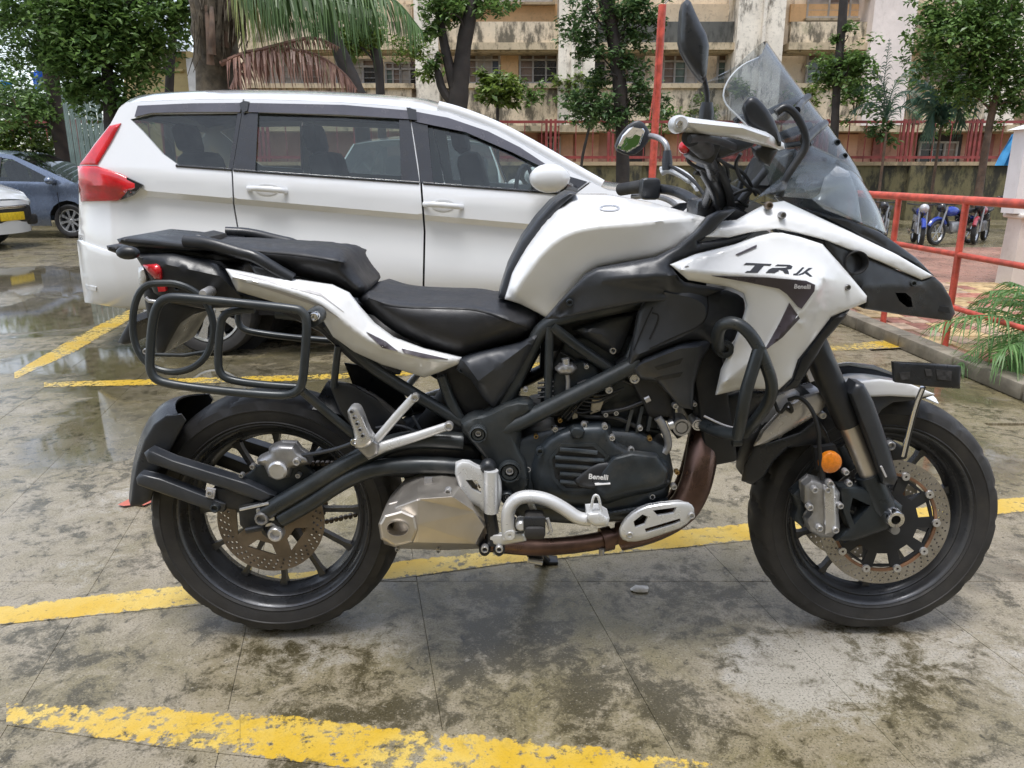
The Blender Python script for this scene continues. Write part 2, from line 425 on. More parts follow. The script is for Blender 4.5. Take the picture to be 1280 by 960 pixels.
# ================================================================== GROUND
def ground_nodes(nt):
    v = pos(nt)
    sep = node(nt, 'ShaderNodeSeparateXYZ'); nt.links.new(v, sep.inputs[0])
    flat = node(nt, 'ShaderNodeCombineXYZ'); nt.links.new(sep.outputs[0], flat.inputs[0]); nt.links.new(sep.outputs[1], flat.inputs[1])
    v = flat.outputs[0]
    big = noise(nt, v, .75, 6, .62, .6); mid = noise(nt, v, 3.2, 7, .68, .5); fine = noise(nt, v, 34, 5, .7); grit = noise(nt, v, 190, 3, .7)
    def blobs(lst):
        tot = None
        for px, py, r, a in lst:
            g = gnd(px, py); d = node(nt, 'ShaderNodeVectorMath', operation='DISTANCE'); nt.links.new(v, d.inputs[0]); d.inputs[1].default_value = g
            m = maprange(nt, d.outputs['Value'], r, r * .15, 0, a)
            tot = m if tot is None else mth(nt, 'ADD', tot, m)
        return tot
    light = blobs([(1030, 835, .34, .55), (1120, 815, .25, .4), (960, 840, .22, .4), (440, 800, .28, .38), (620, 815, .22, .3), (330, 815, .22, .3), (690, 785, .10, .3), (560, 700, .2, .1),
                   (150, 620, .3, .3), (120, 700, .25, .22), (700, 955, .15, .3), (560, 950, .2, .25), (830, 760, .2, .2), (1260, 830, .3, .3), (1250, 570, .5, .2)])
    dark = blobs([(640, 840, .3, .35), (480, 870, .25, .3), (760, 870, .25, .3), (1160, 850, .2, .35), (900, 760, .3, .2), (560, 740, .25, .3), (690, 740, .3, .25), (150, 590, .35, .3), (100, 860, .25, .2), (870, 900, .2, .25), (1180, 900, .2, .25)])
    m2 = noise(nt, v, 10, 7, .74, .5); m3 = noise(nt, v, 26, 6, .76, .6)
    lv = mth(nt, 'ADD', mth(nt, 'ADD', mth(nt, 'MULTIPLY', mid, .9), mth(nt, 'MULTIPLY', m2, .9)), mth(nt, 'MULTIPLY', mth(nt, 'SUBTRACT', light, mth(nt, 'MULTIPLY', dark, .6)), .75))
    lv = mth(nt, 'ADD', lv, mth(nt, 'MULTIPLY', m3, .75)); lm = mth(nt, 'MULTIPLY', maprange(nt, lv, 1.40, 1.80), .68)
    dv = mth(nt, 'ADD', mth(nt, 'ADD', mth(nt, 'MULTIPLY', mid, .5), mth(nt, 'MULTIPLY', m2, .8)), mth(nt, 'MULTIPLY', m3, .6))
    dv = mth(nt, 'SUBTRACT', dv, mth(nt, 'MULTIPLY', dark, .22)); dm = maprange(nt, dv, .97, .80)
    om = maprange(nt, mth(nt, 'ADD', mth(nt, 'MULTIPLY', big, .6), mth(nt, 'MULTIPLY', mid, .4)), .40, .60)
    c = mixc(nt, om, (.285, .245, .178), (.172, .145, .072))                 # grey-brown to olive moss film
    c = mixc(nt, maprange(nt, m2, .54, .64, 0, .55), c, (.30, .26, .19))
    c = mixc(nt, lm, c, (.43, .41, .37))                                      # scuffed bare concrete, plus wet sky sheen painted pale at the right
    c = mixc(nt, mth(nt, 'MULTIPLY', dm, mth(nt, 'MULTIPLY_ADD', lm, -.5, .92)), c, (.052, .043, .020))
    c = mixc(nt, maprange(nt, m3, .40, .31, 0, .85), c, (.036, .030, .017))
    c = mixc(nt, mth(nt, 'MULTIPLY', maprange(nt, grit, .50, .64, 0, .7), maprange(nt, m3, .42, .56, .2, 1)), c, (.030, .026, .017))
    c = mixc(nt, maprange(nt, grit, .40, .30, 0, .6), c, (.46, .42, .34))
    c = mixc(nt, maprange(nt, fine, .62, .70, 0, .8), c, (.040, .034, .018))
    c = mixc(nt, maprange(nt, fine, .37, .30, 0, .5), c, (.42, .38, .31))
    wetb = blobs([(120, 555, .55, .30), (60, 395, 1.3, .30), (110, 560, .25, .15), (1240, 700, .5, .22), (70, 450, .6, .25), (160, 500, .8, .1), (340, 470, 1.2, .12), (1150, 560, .6, .1), (40, 350, 2.5, .3), (700, 500, 1.5, .1), (930, 560, .4, .1), (560, 720, .4, .08)])
    wet = maprange(nt, mth(nt, 'ADD', mth(nt, 'ADD', big, wetb), mth(nt, 'MULTIPLY', m2, .12)), .63, .70)
    damp = maprange(nt, mth(nt, 'ADD', mid, mth(nt, 'MULTIPLY', big, .6)), .55, .95)
    wd = mixc(nt, mth(nt, 'MULTIPLY', wet, .5), c, (.030, .029, .022))
    rough = mth(nt, 'MULTIPLY_ADD', damp, .22, .06)
    rough = mth(nt, 'MULTIPLY', rough, maprange(nt, wet, 0, 1, 1, .12, False))
    h = mth(nt, 'ADD', mth(nt, 'MULTIPLY', grit, .6), mth(nt, 'MULTIPLY', fine, .8))
    h = mth(nt, 'MULTIPLY', h, maprange(nt, wet, 0, 1, 1, .03, False))
    return wd, rough, bump(nt, h, .35, .004), fine, mid, grit
def ground_mat(name, paint=False):
    m = bpy.data.materials.new(name); m.use_nodes = True; nt = m.node_tree; p = nt.nodes['Principled BSDF']
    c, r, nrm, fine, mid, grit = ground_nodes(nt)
    if paint:
        worn = node(nt, 'ShaderNodeAttribute'); worn.attribute_name = 'wear'
        wv = mth(nt, 'ADD', mth(nt, 'ADD', mth(nt, 'MULTIPLY', fine, .75), mth(nt, 'MULTIPLY', mid, .55)), worn.outputs['Fac'])
        msk = maprange(nt, wv, .80, .88, 1, 0)
        pc = mixc(nt, maprange(nt, mid, .35, .65), (.52, .33, .025), (.57, .42, .11))
        pc = mixc(nt, maprange(nt, noise(nt, pos(nt), 15, 7, .75, .5), .55, .68, 0, .55), pc, (.20, .145, .04)); pc = mixc(nt, maprange(nt, fine, .55, .68, 0, .5), pc, (.12, .09, .03))
        pc = mixc(nt, maprange(nt, grit, .5, .7, 0, .35), pc, (.25, .17, .03))
        pc = mixc(nt, maprange(nt, mid, .60, .72, 0, .5), pc, (.22, .16, .05))
        c = mixc(nt, msk, c, pc); r = mth(nt, 'MAXIMUM', r, mth(nt, 'MULTIPLY', msk, .28))
    nt.links.new(c, p.inputs['Base Color']); nt.links.new(r, p.inputs['Roughness']); nt.links.new(nrm, p.inputs['Normal'])
    p.inputs['Specular IOR Level'].default_value = .5
    return m
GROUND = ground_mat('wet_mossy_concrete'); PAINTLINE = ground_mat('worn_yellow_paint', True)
mb = MB(); ex = [-900, -60, -20, -6, 6, 20, 60, 900]; n = len(ex)
mb.v = [(x, y + 5, -.012) for y in ex for x in ex]; mb.f = [(j * n + i, j * n + i + 1, (j + 1) * n + i + 1, (j + 1) * n + i) for j in range(n - 1) for i in range(n - 1)]
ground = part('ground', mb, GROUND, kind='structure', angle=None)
# concrete slabs of the car park, with open joints running away from the camera
SW, SL, SKEW = .462, 1.45, -.205
def skew(i, Y): return 0
gx0 = gnd(544, 860)
rows = [(.55 + SL * k) for k in range(6)]
for r_, y0 in enumerate(rows):
    for i in range(-12, 16):
        xa = gx0.x + i * SW; x_mid = xa + SKEW * (y0 + SL / 2 - gx0.y) + SW / 2
        if x_mid < -.75 * (y0 + SL) - .4 or x_mid > min(.75 * (y0 + SL) + .4, 2.35): continue
        g = .0005; tz = random.uniform(-.0004, .0004)
        P4 = []
        for (dx, yy) in ((g, y0 + g), (SW - g, y0 + g), (SW - g, y0 + SL - g), (g, y0 + SL - g)):
            P4.append(Vector((xa + dx + SKEW * (yy - gx0.y), yy, 0)))
        b = .0008; cx = sum((p for p in P4), Vector()) / 4; mb = MB()
        ins = [p + Vector((b * (1 if p.x < cx.x else -1), b * (1 if p.y < cx.y else -1), 0)) for p in P4]
        mb.v = [tuple(p + Vector((0, 0, tz))) for p in ins] + [(p.x, p.y, -.0008) for p in P4] + [(p.x, p.y, -.011) for p in P4]
        mb.f = [(0, 1, 2, 3)] + [(k, k + 4, (k + 1) % 4 + 4, (k + 1) % 4) for k in range(4)] + [(k + 4, k + 8, (k + 1) % 4 + 8, (k + 1) % 4 + 4) for k in range(4)]
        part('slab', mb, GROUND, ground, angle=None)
def paint(pxs, wear, z=.0013, nx=24):
    """pxs: [(x, y_top, y_bottom)] along the line as seen; wear 0 (fresh) to .3, more towards the edges"""
    mb = MB(); wv = []; ny = 7
    for (a, b) in zip(pxs[:-1], pxs[1:]):
        for k in range(nx + 1):
            t = k / nx; x = a[0] + (b[0] - a[0]) * t; ya, yb = a[1] + (b[1] - a[1]) * t, a[2] + (b[2] - a[2]) * t; m_ = (yb - ya) * .06
            p, q = gnd(x, ya - m_), gnd(x, yb + m_)
            for j in range(ny):
                v = (0, .07, .25, .5, .75, .93, 1)[j]; mb.v.append((*p.lerp(q, v).xy, z)); wv.append(wear + (.16, .05, 0, 0, 0, .05, .16)[j])
        o = len(mb.v) - (nx + 1) * ny
        mb.f += [(o + i * ny + j + 1, o + (i + 1) * ny + j + 1, o + (i + 1) * ny + j, o + i * ny + j) for i in range(nx) for j in range(ny - 1)]
    o = part('parking_line', mb, PAINTLINE, kind='structure', angle=None, recalc=False)
    a = o.data.attributes.new('wear', 'FLOAT', 'POINT'); a.data.foreach_set('value', wv)
    return o
paint([(-60, 770, 795), (0, 760, 780), (240, 731, 756), (500, 703, 722), (640, 686, 703), (780, 671, 690), (940, 655, 675), (1100, 640, 657), (1280, 622, 639), (1400, 612, 627)], .09)
paint([(8, 879, 905), (190, 885, 930), (300, 893, 942)], .15)
paint([(300.5, 893, 942), (390, 900, 952), (470, 911, 962), (620, 922, 975), (760, 938, 990), (890, 955, 1010)], .14, .0014)
paint([(18, 466, 474), (90, 424, 441), (165, 385, 398)], .12)
paint([(55, 478, 484), (200, 474, 481), (400, 468, 475), (640, 455, 462), (900, 440, 448), (1040, 432, 439), (1130, 423, 434)], .15)

# ---- pebble
bm = bmesh.new(); bmesh.ops.create_icosphere(bm, subdivisions=2, radius=1)
c = gnd(801, 738)
for v in bm.verts:
    k = 1 + .22 * math.sin(5 * v.co.x + 2 * v.co.y) * math.cos(3 * v.co.z + v.co.y)
    v.co = Vector((v.co.x * .026 * k, v.co.y * .016 * k, max(-.2, v.co.z) * .011 * k + .003)) + c
mb = MB(); mb.v = [tuple(v.co) for v in bm.verts]; mb.f = [tuple(v.index for v in f.verts) for f in bm.faces]; bm.free()
tag(part('pebble', mb, mat('pale_stone', (.60, .57, .52), .6, 0, .2, 40, bmp=.2)), 'small flat white stone lying on the wet concrete under the motorcycle', 'stone')
mb = MB(); c = gnd(170, 630)
g_ = [(-.055, -.012), (-.03, .02), (.0, .012), (.03, .026), (.06, .008), (.045, -.02), (.005, -.012), (-.025, -.024)]
mb.v = [(c.x + x, c.y + y * 1.6, .006 + .004 * (i % 2)) for i, (x, y) in enumerate(g_)] + [(c.x, c.y, .010)]
mb.f = [(i, (i + 1) % 8, 8) for i in range(8)]
tag(part('wrapper_scrap', mb, mat('faded_red_scrap', (.45, .12, .08), .5)), 'faded red scrap of litter on the concrete behind the rear mudflap', 'litter')  # small flat red piece lying on the concrete

# ---- raised walkway on the right: kerb stones, pavers
KX = 2.66
def kx(Y): return KX - .035 * (Y - 4.8)
CONC = mat('kerb_concrete', (.19, .168, .13), .55, 0, .35, 5, bmp=.4, bscale=40, dust=.65, dustcol=(.09, .085, .06), rvar=.2)
mb = MB(); mb.v = [(kx(2), 2, -.011), (9, 2, -.011), (9, 11.4, -.011), (kx(11.4), 11.4, -.011), (kx(2), 2, .060), (9, 2, .060), (9, 11.4, .060), (kx(11.4), 11.4, .060)]
mb.f = [(4, 5, 6, 7), (0, 1, 5, 4), (2, 3, 7, 6), (3, 0, 4, 7), (1, 2, 6, 5)]
walk = part('paved_walkway', mb, mat('red_walkway_wash', (.30, .16, .12), .38, 0, .35, 1.4, dust=.6, dustcol=(.24, .20, .15), bmp=.2, rvar=.2), kind='structure', angle=None)
ks = None
for k in range(14):
    y = 2.0 + k * .62; x = kx(y + .3)
    mb = MB().bbox((x, y + .3, .034), (.13, .606, .088), .010, Matrix.Rotation(.035, 3, 'Z'))
    part('kerb_stone', mb, CONC, walk)
PAV = [mat('paver_red', (.33, .13, .09), .42, 0, .25, 9, rnd=.3, dust=.35, bmp=.25), mat('paver_yellow', (.44, .31, .15), .42, 0, .25, 9, rnd=.25, dust=.35, bmp=.25), mat('paver_buff', (.36, .25, .17), .42, 0, .25, 9, rnd=.3, dust=.35, bmp=.25)]
pm = []
for m in PAV:
    mb = MB().bbox((0, 0, 0), (.135, .225, .03), .006); me = mesh('paver', mb); me.materials.append(m); pm.append(me)
cnt = 0
for j in range(18):
    for i in range(16):
        y = 3.55 + j * .235; x = kx(y) + .14 + i * .143 + (.07 if j % 2 else 0)
        if cnt >= 288 or x > 5.2: continue
        o = link(bpy.data.objects.new('paver', random.choices(pm, (4, 4, 3))[0])); cnt += 1
        o.location = Vector((x, y, .058 + random.uniform(-.002, .002))) - walk.location; o.rotation_euler = (random.uniform(-.006, .006), random.uniform(-.006, .006), random.uniform(-.02, .02)); o.parent = walk
# ---- red pipe railing along the kerb
rail = thing('pipe_railing', (2.72, 4.83, .06), 'red painted pipe railing with three rails along the paved walkway behind the front wheel', 'railing')
def rx(Y): return 2.755 - .035 * (Y - 4.83)
for y in (2.6, 4.83, 5.62, 6.35):
    part('post', MB().cyl((rx(y), y, .061), (rx(y), y, .948), .021, 14), REDPAINT, rail)
for z, r in ((.963, .026), (.637, .018), (.312, .016)):
    pts = [(rx(y), y, z) for y in np.linspace(2.0, 6.35, 14)]
    if z < .9: pts = [(x + .0, y, zz) for x, y, zz in pts]
    part('rail', MB().tube(pts, r, 12), REDPAINT, rail)
# ---- white column at the right edge
col = thing('column', (5.15, 7.52, .06), 'pale cream concrete column with a thicker plinth at the right edge', 'column')
CREAM = mat('cream_plaster', (.66, .61, .56), .7, 0, .08, 2.5, dust=.35, dustcol=(.35, .30, .24), bmp=.1)
def sq(x0, x1, y0, y1, z): return [(x0, y0, z), (x1, y0, z), (x1, y1, z), (x0, y1, z)]
mb = MB(); mb.add(sq(4.76, 5.6, 7.4, 7.64, .061) + sq(4.775, 5.6, 7.41, 7.63, .70), [(0, 1, 5, 4), (1, 2, 6, 5), (2, 3, 7, 6), (3, 0, 4, 7), (4, 5, 6, 7)])
part('plinth', mb, CREAM, col, angle=None)
part('cap_moulding', MB().bbox((5.16, 7.52, .725), (.84, .30, .045), .015), CREAM, col)
WPL = mat('white_plaster', (.74, .74, .74), .7, 0, .05, 2, dust=.15)
mb = MB(); mb.add(sq(4.69, 5.6, 7.42, 7.62, .748) + sq(4.69, 5.6, 7.42, 7.62, 1.50), [(0, 1, 5, 4), (1, 2, 6, 5), (2, 3, 7, 6), (3, 0, 4, 7)])
mb.add(sq(4.64, 5.6, 7.39, 7.65, 1.50) + sq(4.92, 5.6, 7.43, 7.61, 1.60), [(0, 1, 2, 3), (0, 1, 5, 4), (1, 2, 6, 5), (2, 3, 7, 6), (3, 0, 4, 7), (4, 5, 6, 7)])
part('shaft', mb, WPL, col, angle=None)
part('upper_shaft', MB().box((5.26, 7.52, 2.3), (.66, .18, 1.42)), WPL, col, angle=None)
part('capital', MB().bbox((5.2, 7.52, 2.62), (.88, .3, 1.2), .02), WPL, col)
# ================================================================== MOTORCYCLE
bike = thing('motorcycle', (B(345, 632).x + .752, D0, 0), 'white and black adventure motorcycle with metal pannier frames standing side on in the foreground', 'motorcycle')
RWC, FWC = B(350, 635), B(1090, 634)
KR, KF = .314 / .3055, .307 / .3055                               # tyre radius over that of the profile below
RWC.z = .314; FWC.z = .307
def P_(name, mb, m, parent=None, **k): return part(name, mb, m, bike, parent, **k)
def T_(name, pts, yo, rpx, m, parent=None, it=2, n=12, closed=False, both=False, **k):
    w3 = BP(pts, yo, it, closed); r = rpx * mpp(w3[len(w3) // 2])
    mb = MB().tube(w3, r, n, closed); o = P_(name, mb, m, parent, **k)
    if both: P_(name, mirrored(mb), m, parent, **k)
    return o
def Pn(name, ol, yo, m, parent=None, both=False, **k):
    kk = {x: k.pop(x) for x in ('label', 'angle') if x in k}
    mb = panel_mb(ol, yo, **k); o = P_(name, mb, m, parent, **kk); LAST[name] = LAST['_']
    if both: P_(name, mirrored(mb), m, parent, **kk)
    return o
def bolt(px, py, yo, r=4, m=None, name='bolt', h=.006, parent=None):
    c = B(px, py, yo); rr = r * mpp(c)
    mb = MB().lathe(c, [(0, 0), (rr * .45, 0), (rr * .5, -h * .5), (rr * .62, -h * .9), (rr * .62, -h), (rr * .85, -h), (rr, -h * .6), (rr, h * 1.5)], 12)
    # hexagon socket stays recessed in the head
    return P_(name, mb, m or SILVER, parent)

# ---- wheels
RUSTB = mat('bright_rust', (.24, .13, .075), .6, .2, .4, 20)
def wheel(C, width, label, spokes, hubr, discs, K=1.0):
    hw = width / 2; NS = 180
    prof = [(.226, -hw * .80), (.232, -hw * .90), (.2345, -hw * .94), (.237, -hw * .91), (.252, -hw * .98), (.262, -hw * 1.0), (.2635, -hw * 1.025), (.2655, -hw * 1.025), (.267, -hw * 1.0), (.283, -hw * .93), (.2895, -hw * .84), (.296, -hw * .66), (.3005, -hw * .47), (.3035, -hw * .28), (.3055, -hw * .1)]
    prof = prof + [(r, -h) for r, h in prof[::-1]]; m = len(prof)
    def fn(k, j, r):
        jj = j if j < m // 2 else m - 1 - j
        if jj >= 9 and ((k + (jj - 9) * 1) % 9 in (0, 1)) and jj < 14: return r - (.0045 if jj < 11 else .006)
        if jj == 14 and (k % 18) < 2: return r - .004
        return r
    prof = [(r * K, h) for r, h in prof]
    ty = MB().lathe(C, prof, NS, fn=fn)
    rp = [(.232, -hw * .80), (.232, -hw * .86), (.228, -hw * .88), (.224, -hw * .84), (.219, -hw * .72), (.216, -hw * .6), (.213, -hw * .55), (.209, -hw * .58), (.204, -hw * .52), (.199, -hw * .40), (.196, -hw * .1), (.190, 0)]
    rp = [(r * K, h) for r, h in rp]; rp = rp + [(r, -h) for r, h in rp[::-1][1:]]
    rb = MB().lathe(C, rp + [(.21, 0.0)][:0], 96)
    wh = P_('wheel', rb, RIMM, label=label)
    P_('tyre', ty, RUBBER, wh, angle=28)
    sp = None
    for k in range(spokes):
        a = 2 * math.pi * k / spokes + math.pi / 2
        d = Vector((math.cos(a), 0, math.sin(a))); t = Vector((-math.sin(a), 0, math.cos(a)))
        a0, a1 = C + d * (hubr * .8), C + d * .200 * K; mb = MB(); q = []
        for c, wt, wy in ((a0, .010, .026), (C + d * .12, .0052, .018), (C + d * .18, .0058, .016), (a1, .011, .020)):
            q.append([c + t * (sx * wt) + Vector((0, sy * wy * (.55 if abs(sx) < .5 else 1), 0)) for sx, sy in ((-1, -.6), (-.35, -1), (.35, -1), (1, -.6), (1, .6), (.35, 1), (-.35, 1), (-1, .6))])
        mb.v = [tuple(v) for r_ in q for v in r_]
        mb.f = [(i * 8 + k2, i * 8 + (k2 + 1) % 8, (i + 1) * 8 + (k2 + 1) % 8, (i + 1) * 8 + k2) for i in range(3) for k2 in range(8)]
        P_('spoke', mb, RIMM, wh)
    P_('hub', MB().lathe(C, [(0, -.06), (hubr * .6, -.06), (hubr * .7, -.05), (hubr, -.038), (hubr, .038), (hubr * .7, .05), (hubr * .6, .06), (0, .06)], 32), RIMM, wh)
    for (yo, ro, ri, m2, nh, carrier) in discs:
        hs2 = []
        for rr, ph in ((ro - .008, 0), (ro - .017, .5), (ro - .026, 1.0)):
            for k in range(nh): 
                a = 2 * math.pi * (k + ph * .66) / nh; hs2.append(circle((rr * math.cos(a), rr * math.sin(a)), .0032 if not carrier else .0026, 6))
        hs2.append(circle((0, 0), ri, 64))
        mb = plate_mb(circle((0, 0), ro, 96), hs2, -.0025, .0025); mb.v = [(x + C.x, y + C.y + yo, z + C.z) for x, y, z in mb.v]
        P_('brake_disc', mb, m2, wh, angle=30)
        if carrier:
            hc = []
            for k in range(10):
                a = 2 * math.pi * (k + .5) / 10
                hc.append([((r_ * math.cos(a + w_)), (r_ * math.sin(a + w_))) for r_, w_ in ((ri * .66, -.17), (ri * .90, -.19), (ri * .90, .19), (ri * .66, .17))])
            ol = []
            for k in range(40):
                a = 2 * math.pi * k / 40; ol.append(((ri - (.0 if k % 4 == 0 else .007)) * math.cos(a), (ri - (.0 if k % 4 == 0 else .007)) * math.sin(a)))
            mb = plate_mb(ol, hc, -.003, .003); mb.v = [(x + C.x, y + C.y + yo, z + C.z) for x, y, z in mb.v]
            P_('disc_carrier', mb, DEEP, wh, angle=30)
            P_('disc_inner_edge', MB().lathe(C + Vector((0, yo, 0)), [(ri - .003, -.0032), (ri + .004, -.0034), (ri + .0042, .0034), (ri - .003, .0032)], 72, closed=True), RUSTB, wh)
            for k in range(10):
                a = 2 * math.pi * k / 10; c = C + Vector(((ri + .001) * math.cos(a), yo, (ri + .001) * math.sin(a)))
                P_('disc_bobbin', MB().lathe(c, [(.003, -.006), (.003, -.0085), (.0095, -.0085), (.010, -.007), (.010, .004)], 14), SILVER, wh)
        else:
            hc = [[(r_ * math.cos(2 * math.pi * (k + .5) / 5 + w_), r_ * math.sin(2 * math.pi * (k + .5) / 5 + w_)) for r_, w_ in ((ri * .62, -.3), (ri * .92, -.42), (ri * .92, .42), (ri * .62, .3))] for k in range(5)]
            mb = plate_mb(circle((0, 0), ri - .0002, 64), hc, -.0022, .0022); mb.v = [(x + C.x, y + C.y + yo, z + C.z) for x, y, z in mb.v]
            P_('disc_carrier', mb, RUST, wh, angle=30)
    return wh
rw = wheel(RWC, .16, None, 12, .052, [(-.082, .130, .098, RUST, 40, False)], KR)
fw = wheel(FWC, .12, None, 10, .048, [(-.078, .158, .122, DISC, 44, True), (.078, .158, .122, DISC, 44, True)], KF)
# chain and sprocket on the far side
P_('rear_sprocket', MB().lathe(RWC, [(.04, .075), (.096, .075), (.098, .078), (.096, .081), (.04, .081)], 44, fn=lambda k, j, r: r + (.004 if (k % 2 and r > .09) else 0)), RUST, rw)
for za, zb in ((.094, .03), (-.094, -.055)):
    a, b = RWC + Vector((.0, .078, za)), B(640, 600, .0); b = Vector((b.x, D0 + .078, b.z + zb * .5))
    nl = 46; mb = MB()
    for k in range(nl):
        p = a.lerp(b, (k + .5) / nl); mb.bbox(p, ((b - a).length / nl * .86, .012 if k % 2 else .018, .013), .004, Matrix.Rotation(-math.atan2((b - a).z, (b - a).x), 3, 'Y'))
    P_('chain', mb, RUST, kind='stuff')
# ---- dark core: engine block, gearbox, cylinder, airbox
P_('engine_block', panel_mb([(618, 560), (668, 540), (700, 532), (800, 540), (836, 560), (842, 590), (835, 620), (800, 650), (720, 655), (650, 650), (622, 620)], -.145, solid=True, bulge=.02, bw=18, step=12), ENGINE)
P_('cylinder_head', panel_mb([(690, 455), (705, 425), (760, 410), (800, 420), (830, 470), (826, 540), (800, 556), (700, 545), (684, 500)], -.105, solid=True, bulge=.015, bw=12, step=12), ENGINE)
P_('airbox', panel_mb([(672, 415), (700, 395), (780, 372), (880, 372), (915, 400), (905, 500), (860, 520), (830, 470), (760, 420), (690, 440)], -.085, solid=True, bulge=.02, bw=14, step=14), DEEP)
P_('underseat_box', panel_mb([(540, 455), (600, 445), (665, 425), (676, 440), (640, 505), (606, 540), (560, 500)], -.10, solid=True, bulge=.015, bw=10, step=12), DEEP)
P_('radiator', MB().bbox(B(872, 480, 0) , (.07, .32, .30), .01, Matrix.Rotation(R(-12), 3, 'Y')), DEEP)
# cylinder fins and clutter
for k in range(5):
    a = B(812 + k * 2, 470 + k * 17, -.115)
    P_('cylinder_fin', MB().bbox(a, (.06, .02, .008), .003, Matrix.Rotation(R(8), 3, 'Y')), ENGINE)
Pn('head_cover', [(690, 470), (700, 455), (735, 448), (752, 462), (752, 500), (720, 508), (686, 508), (672, 500)], -.13, ENGINE, bulge=.012, bw=8, thick=.03, step=6, sm=1)
for k in range(4): T_('vent_slat', [(672, 479 + k * 6), (692, 477 + k * 6)], -.147, 1.6, DEEP, it=0, n=6)
Pn('throttle_actuator', [(694, 462), (700, 456), (716, 455), (722, 461), (715, 468), (700, 468)], -.158, GREYALU, bulge=.012, bw=6, thick=.02, step=4)
T_('actuator_rod', [(709, 468), (710, 476), (710, 492)], -.155, 3, GREYALU, it=0)
T_('actuator_cap', [(707, 448), (708, 456)], -.155, 5, SILVER, it=0)
for q in ((733, 458), (657, 487), (692, 536), (733, 530), (757, 518), (770, 516), (730, 545)): bolt(*q, -.15, 3.2)
# ---- clutch cover
ccov = Pn('clutch_cover', [(660, 592), (668, 562), (688, 541), (722, 529), (762, 528), (768, 548), (782, 556), (800, 566), (834, 572), (842, 590), (838, 606), (822, 616), (788, 622), (752, 634), (700, 634), (668, 622)], -.150, ENGINE, bulge=.035, bw=16, thick=.05, step=6, sm=1)
Pn('cover_plate', [(742, 612), (752, 588), (766, 572), (790, 566), (822, 570), (836, 588), (832, 604), (818, 610), (784, 616), (754, 626)], -.190, ENGINE, ccov, bulge=.012, bw=8, thick=.02, step=6)
# recessed grille
Pn('grille_recess', [(688, 574), (702, 557), (742, 556), (760, 572), (742, 590), (728, 612), (706, 612), (692, 598)], -.1855, DEEP, ccov, thick=.004, step=12)
for k in range(5):
    y = 562 + k * 10; xa = 700 - (6 if k in (1, 2) else 0); xb = 756 - abs(k - 1.2) * 8
    T_('grille_bar', [(xa, y), ((xa + xb) / 2, y + 1.5), (xb, y + 4)], -.188, 3.0, ENGINE, ccov, it=1, n=8)
Pn('grille_rim', smooth([(686, 574), (701, 555), (743, 554), (762, 571), (744, 591), (729, 614), (704, 614), (690, 599)], 0), -.187, ENGINE, ccov, holes=[[(690, 574), (703, 559), (741, 558), (757, 572), (740, 588), (726, 610), (707, 610), (694, 597)]], thick=.006, step=20)
Pn('cover_badge', [(716, 602), (722, 596), (742, 580), (764, 577), (778, 588), (780, 600), (766, 610), (728, 612)], -.190, SATIN, ccov, bulge=.008, bw=7, thick=.02, step=5, sm=1)
lt = place_xz(text_mb('Benelli', .0165, 0, .0003, .0004), B(748, 596.5, -.209), R(-4)); P_('lettering', lt, WHITELET, ccov, angle=None)
Pn('badge_rule', [(744, 606.0), (763, 604.7), (763, 605.6), (744, 606.9)], -.2085, WHITELET, ccov, thick=.02, step=30)
for q in ((665, 563), (660, 586), (694, 536), (730, 531), (756, 533), (765, 547), (789, 562), (823, 569), (842, 608), (674, 618), (815, 620)): bolt(*q, depth_on(LAST['clutch_cover'], [q])[0] - .004, 4, parent=ccov)
Pn('oil_cap', [(712, 538), (716, 534), (728, 534), (731, 539), (728, 548), (716, 548)], -.186, ENGINE, ccov, bulge=.006, bw=4, thick=.02, step=4)
bolt(675, 564, -.188, 5, ENGINE, 'sight_glass', parent=ccov)
# coolant pipe and hoses at the front of the engine
T_('coolant_pipe', [(822, 522), (828, 530), (834, 545), (836, 558), (830, 566)], -.155, 5, GREYALU)
T_('hose', [(752, 516), (780, 512), (800, 504), (820, 495), (850, 490)], -.15, 3, SATIN)
T_('hose', [(700, 500), (712, 512), (735, 522), (770, 520), (800, 536)], -.14, 3.5, SATIN)
T_('hose', [(826, 470), (840, 500), (838, 530), (850, 545)], -.14, 5, SATIN)
T_('hose', [(645, 500), (665, 505), (690, 520), (705, 515)], -.12, 4, SATIN)
T_('cable', [(700, 440), (722, 452), (735, 470), (728, 500), (740, 512)], -.13, 2, DEEP)
T_('cable', [(690, 520), (698, 505), (715, 510), (722, 518), (748, 512)], -.15, 1.6, DEEP)
for (x, y, r) in ((850, 531, 11), (870, 528, 7)):
    c = B(x, y, -.14); rr = r * mpp(c)
    P_('pipe_clamp', MB().lathe(c, [(0, -.02), (rr * .62, -.02), (rr * .62, -.012), (rr * .75, -.012), (rr * .75, -.02), (rr, -.02), (rr, .03)], 20), SILVER if r < 9 else GREYALU)
CREAMP = mat('pale_bracket', (.45, .40, .30), .5, .2, .3, 30); BRASS = mat('brass_fitting', (.45, .30, .12), .35, .8, .2, 30)
Pn('linkage_plate', [(740, 497), (746, 492), (756, 498), (750, 514), (738, 518)], -.150, CREAMP, thick=.01, bulge=.003, bw=3, step=4); Pn('linkage_plate', [(714, 506), (721, 508), (722, 522), (716, 524)], -.150, CREAMP, thick=.01, step=5)
T_('hose_clamp', [(806, 500), (812, 497)], -.155, 5, SILVER, it=0); T_('hose_clamp', [(836, 532), (842, 530)], -.150, 6.5, SILVER, it=0)
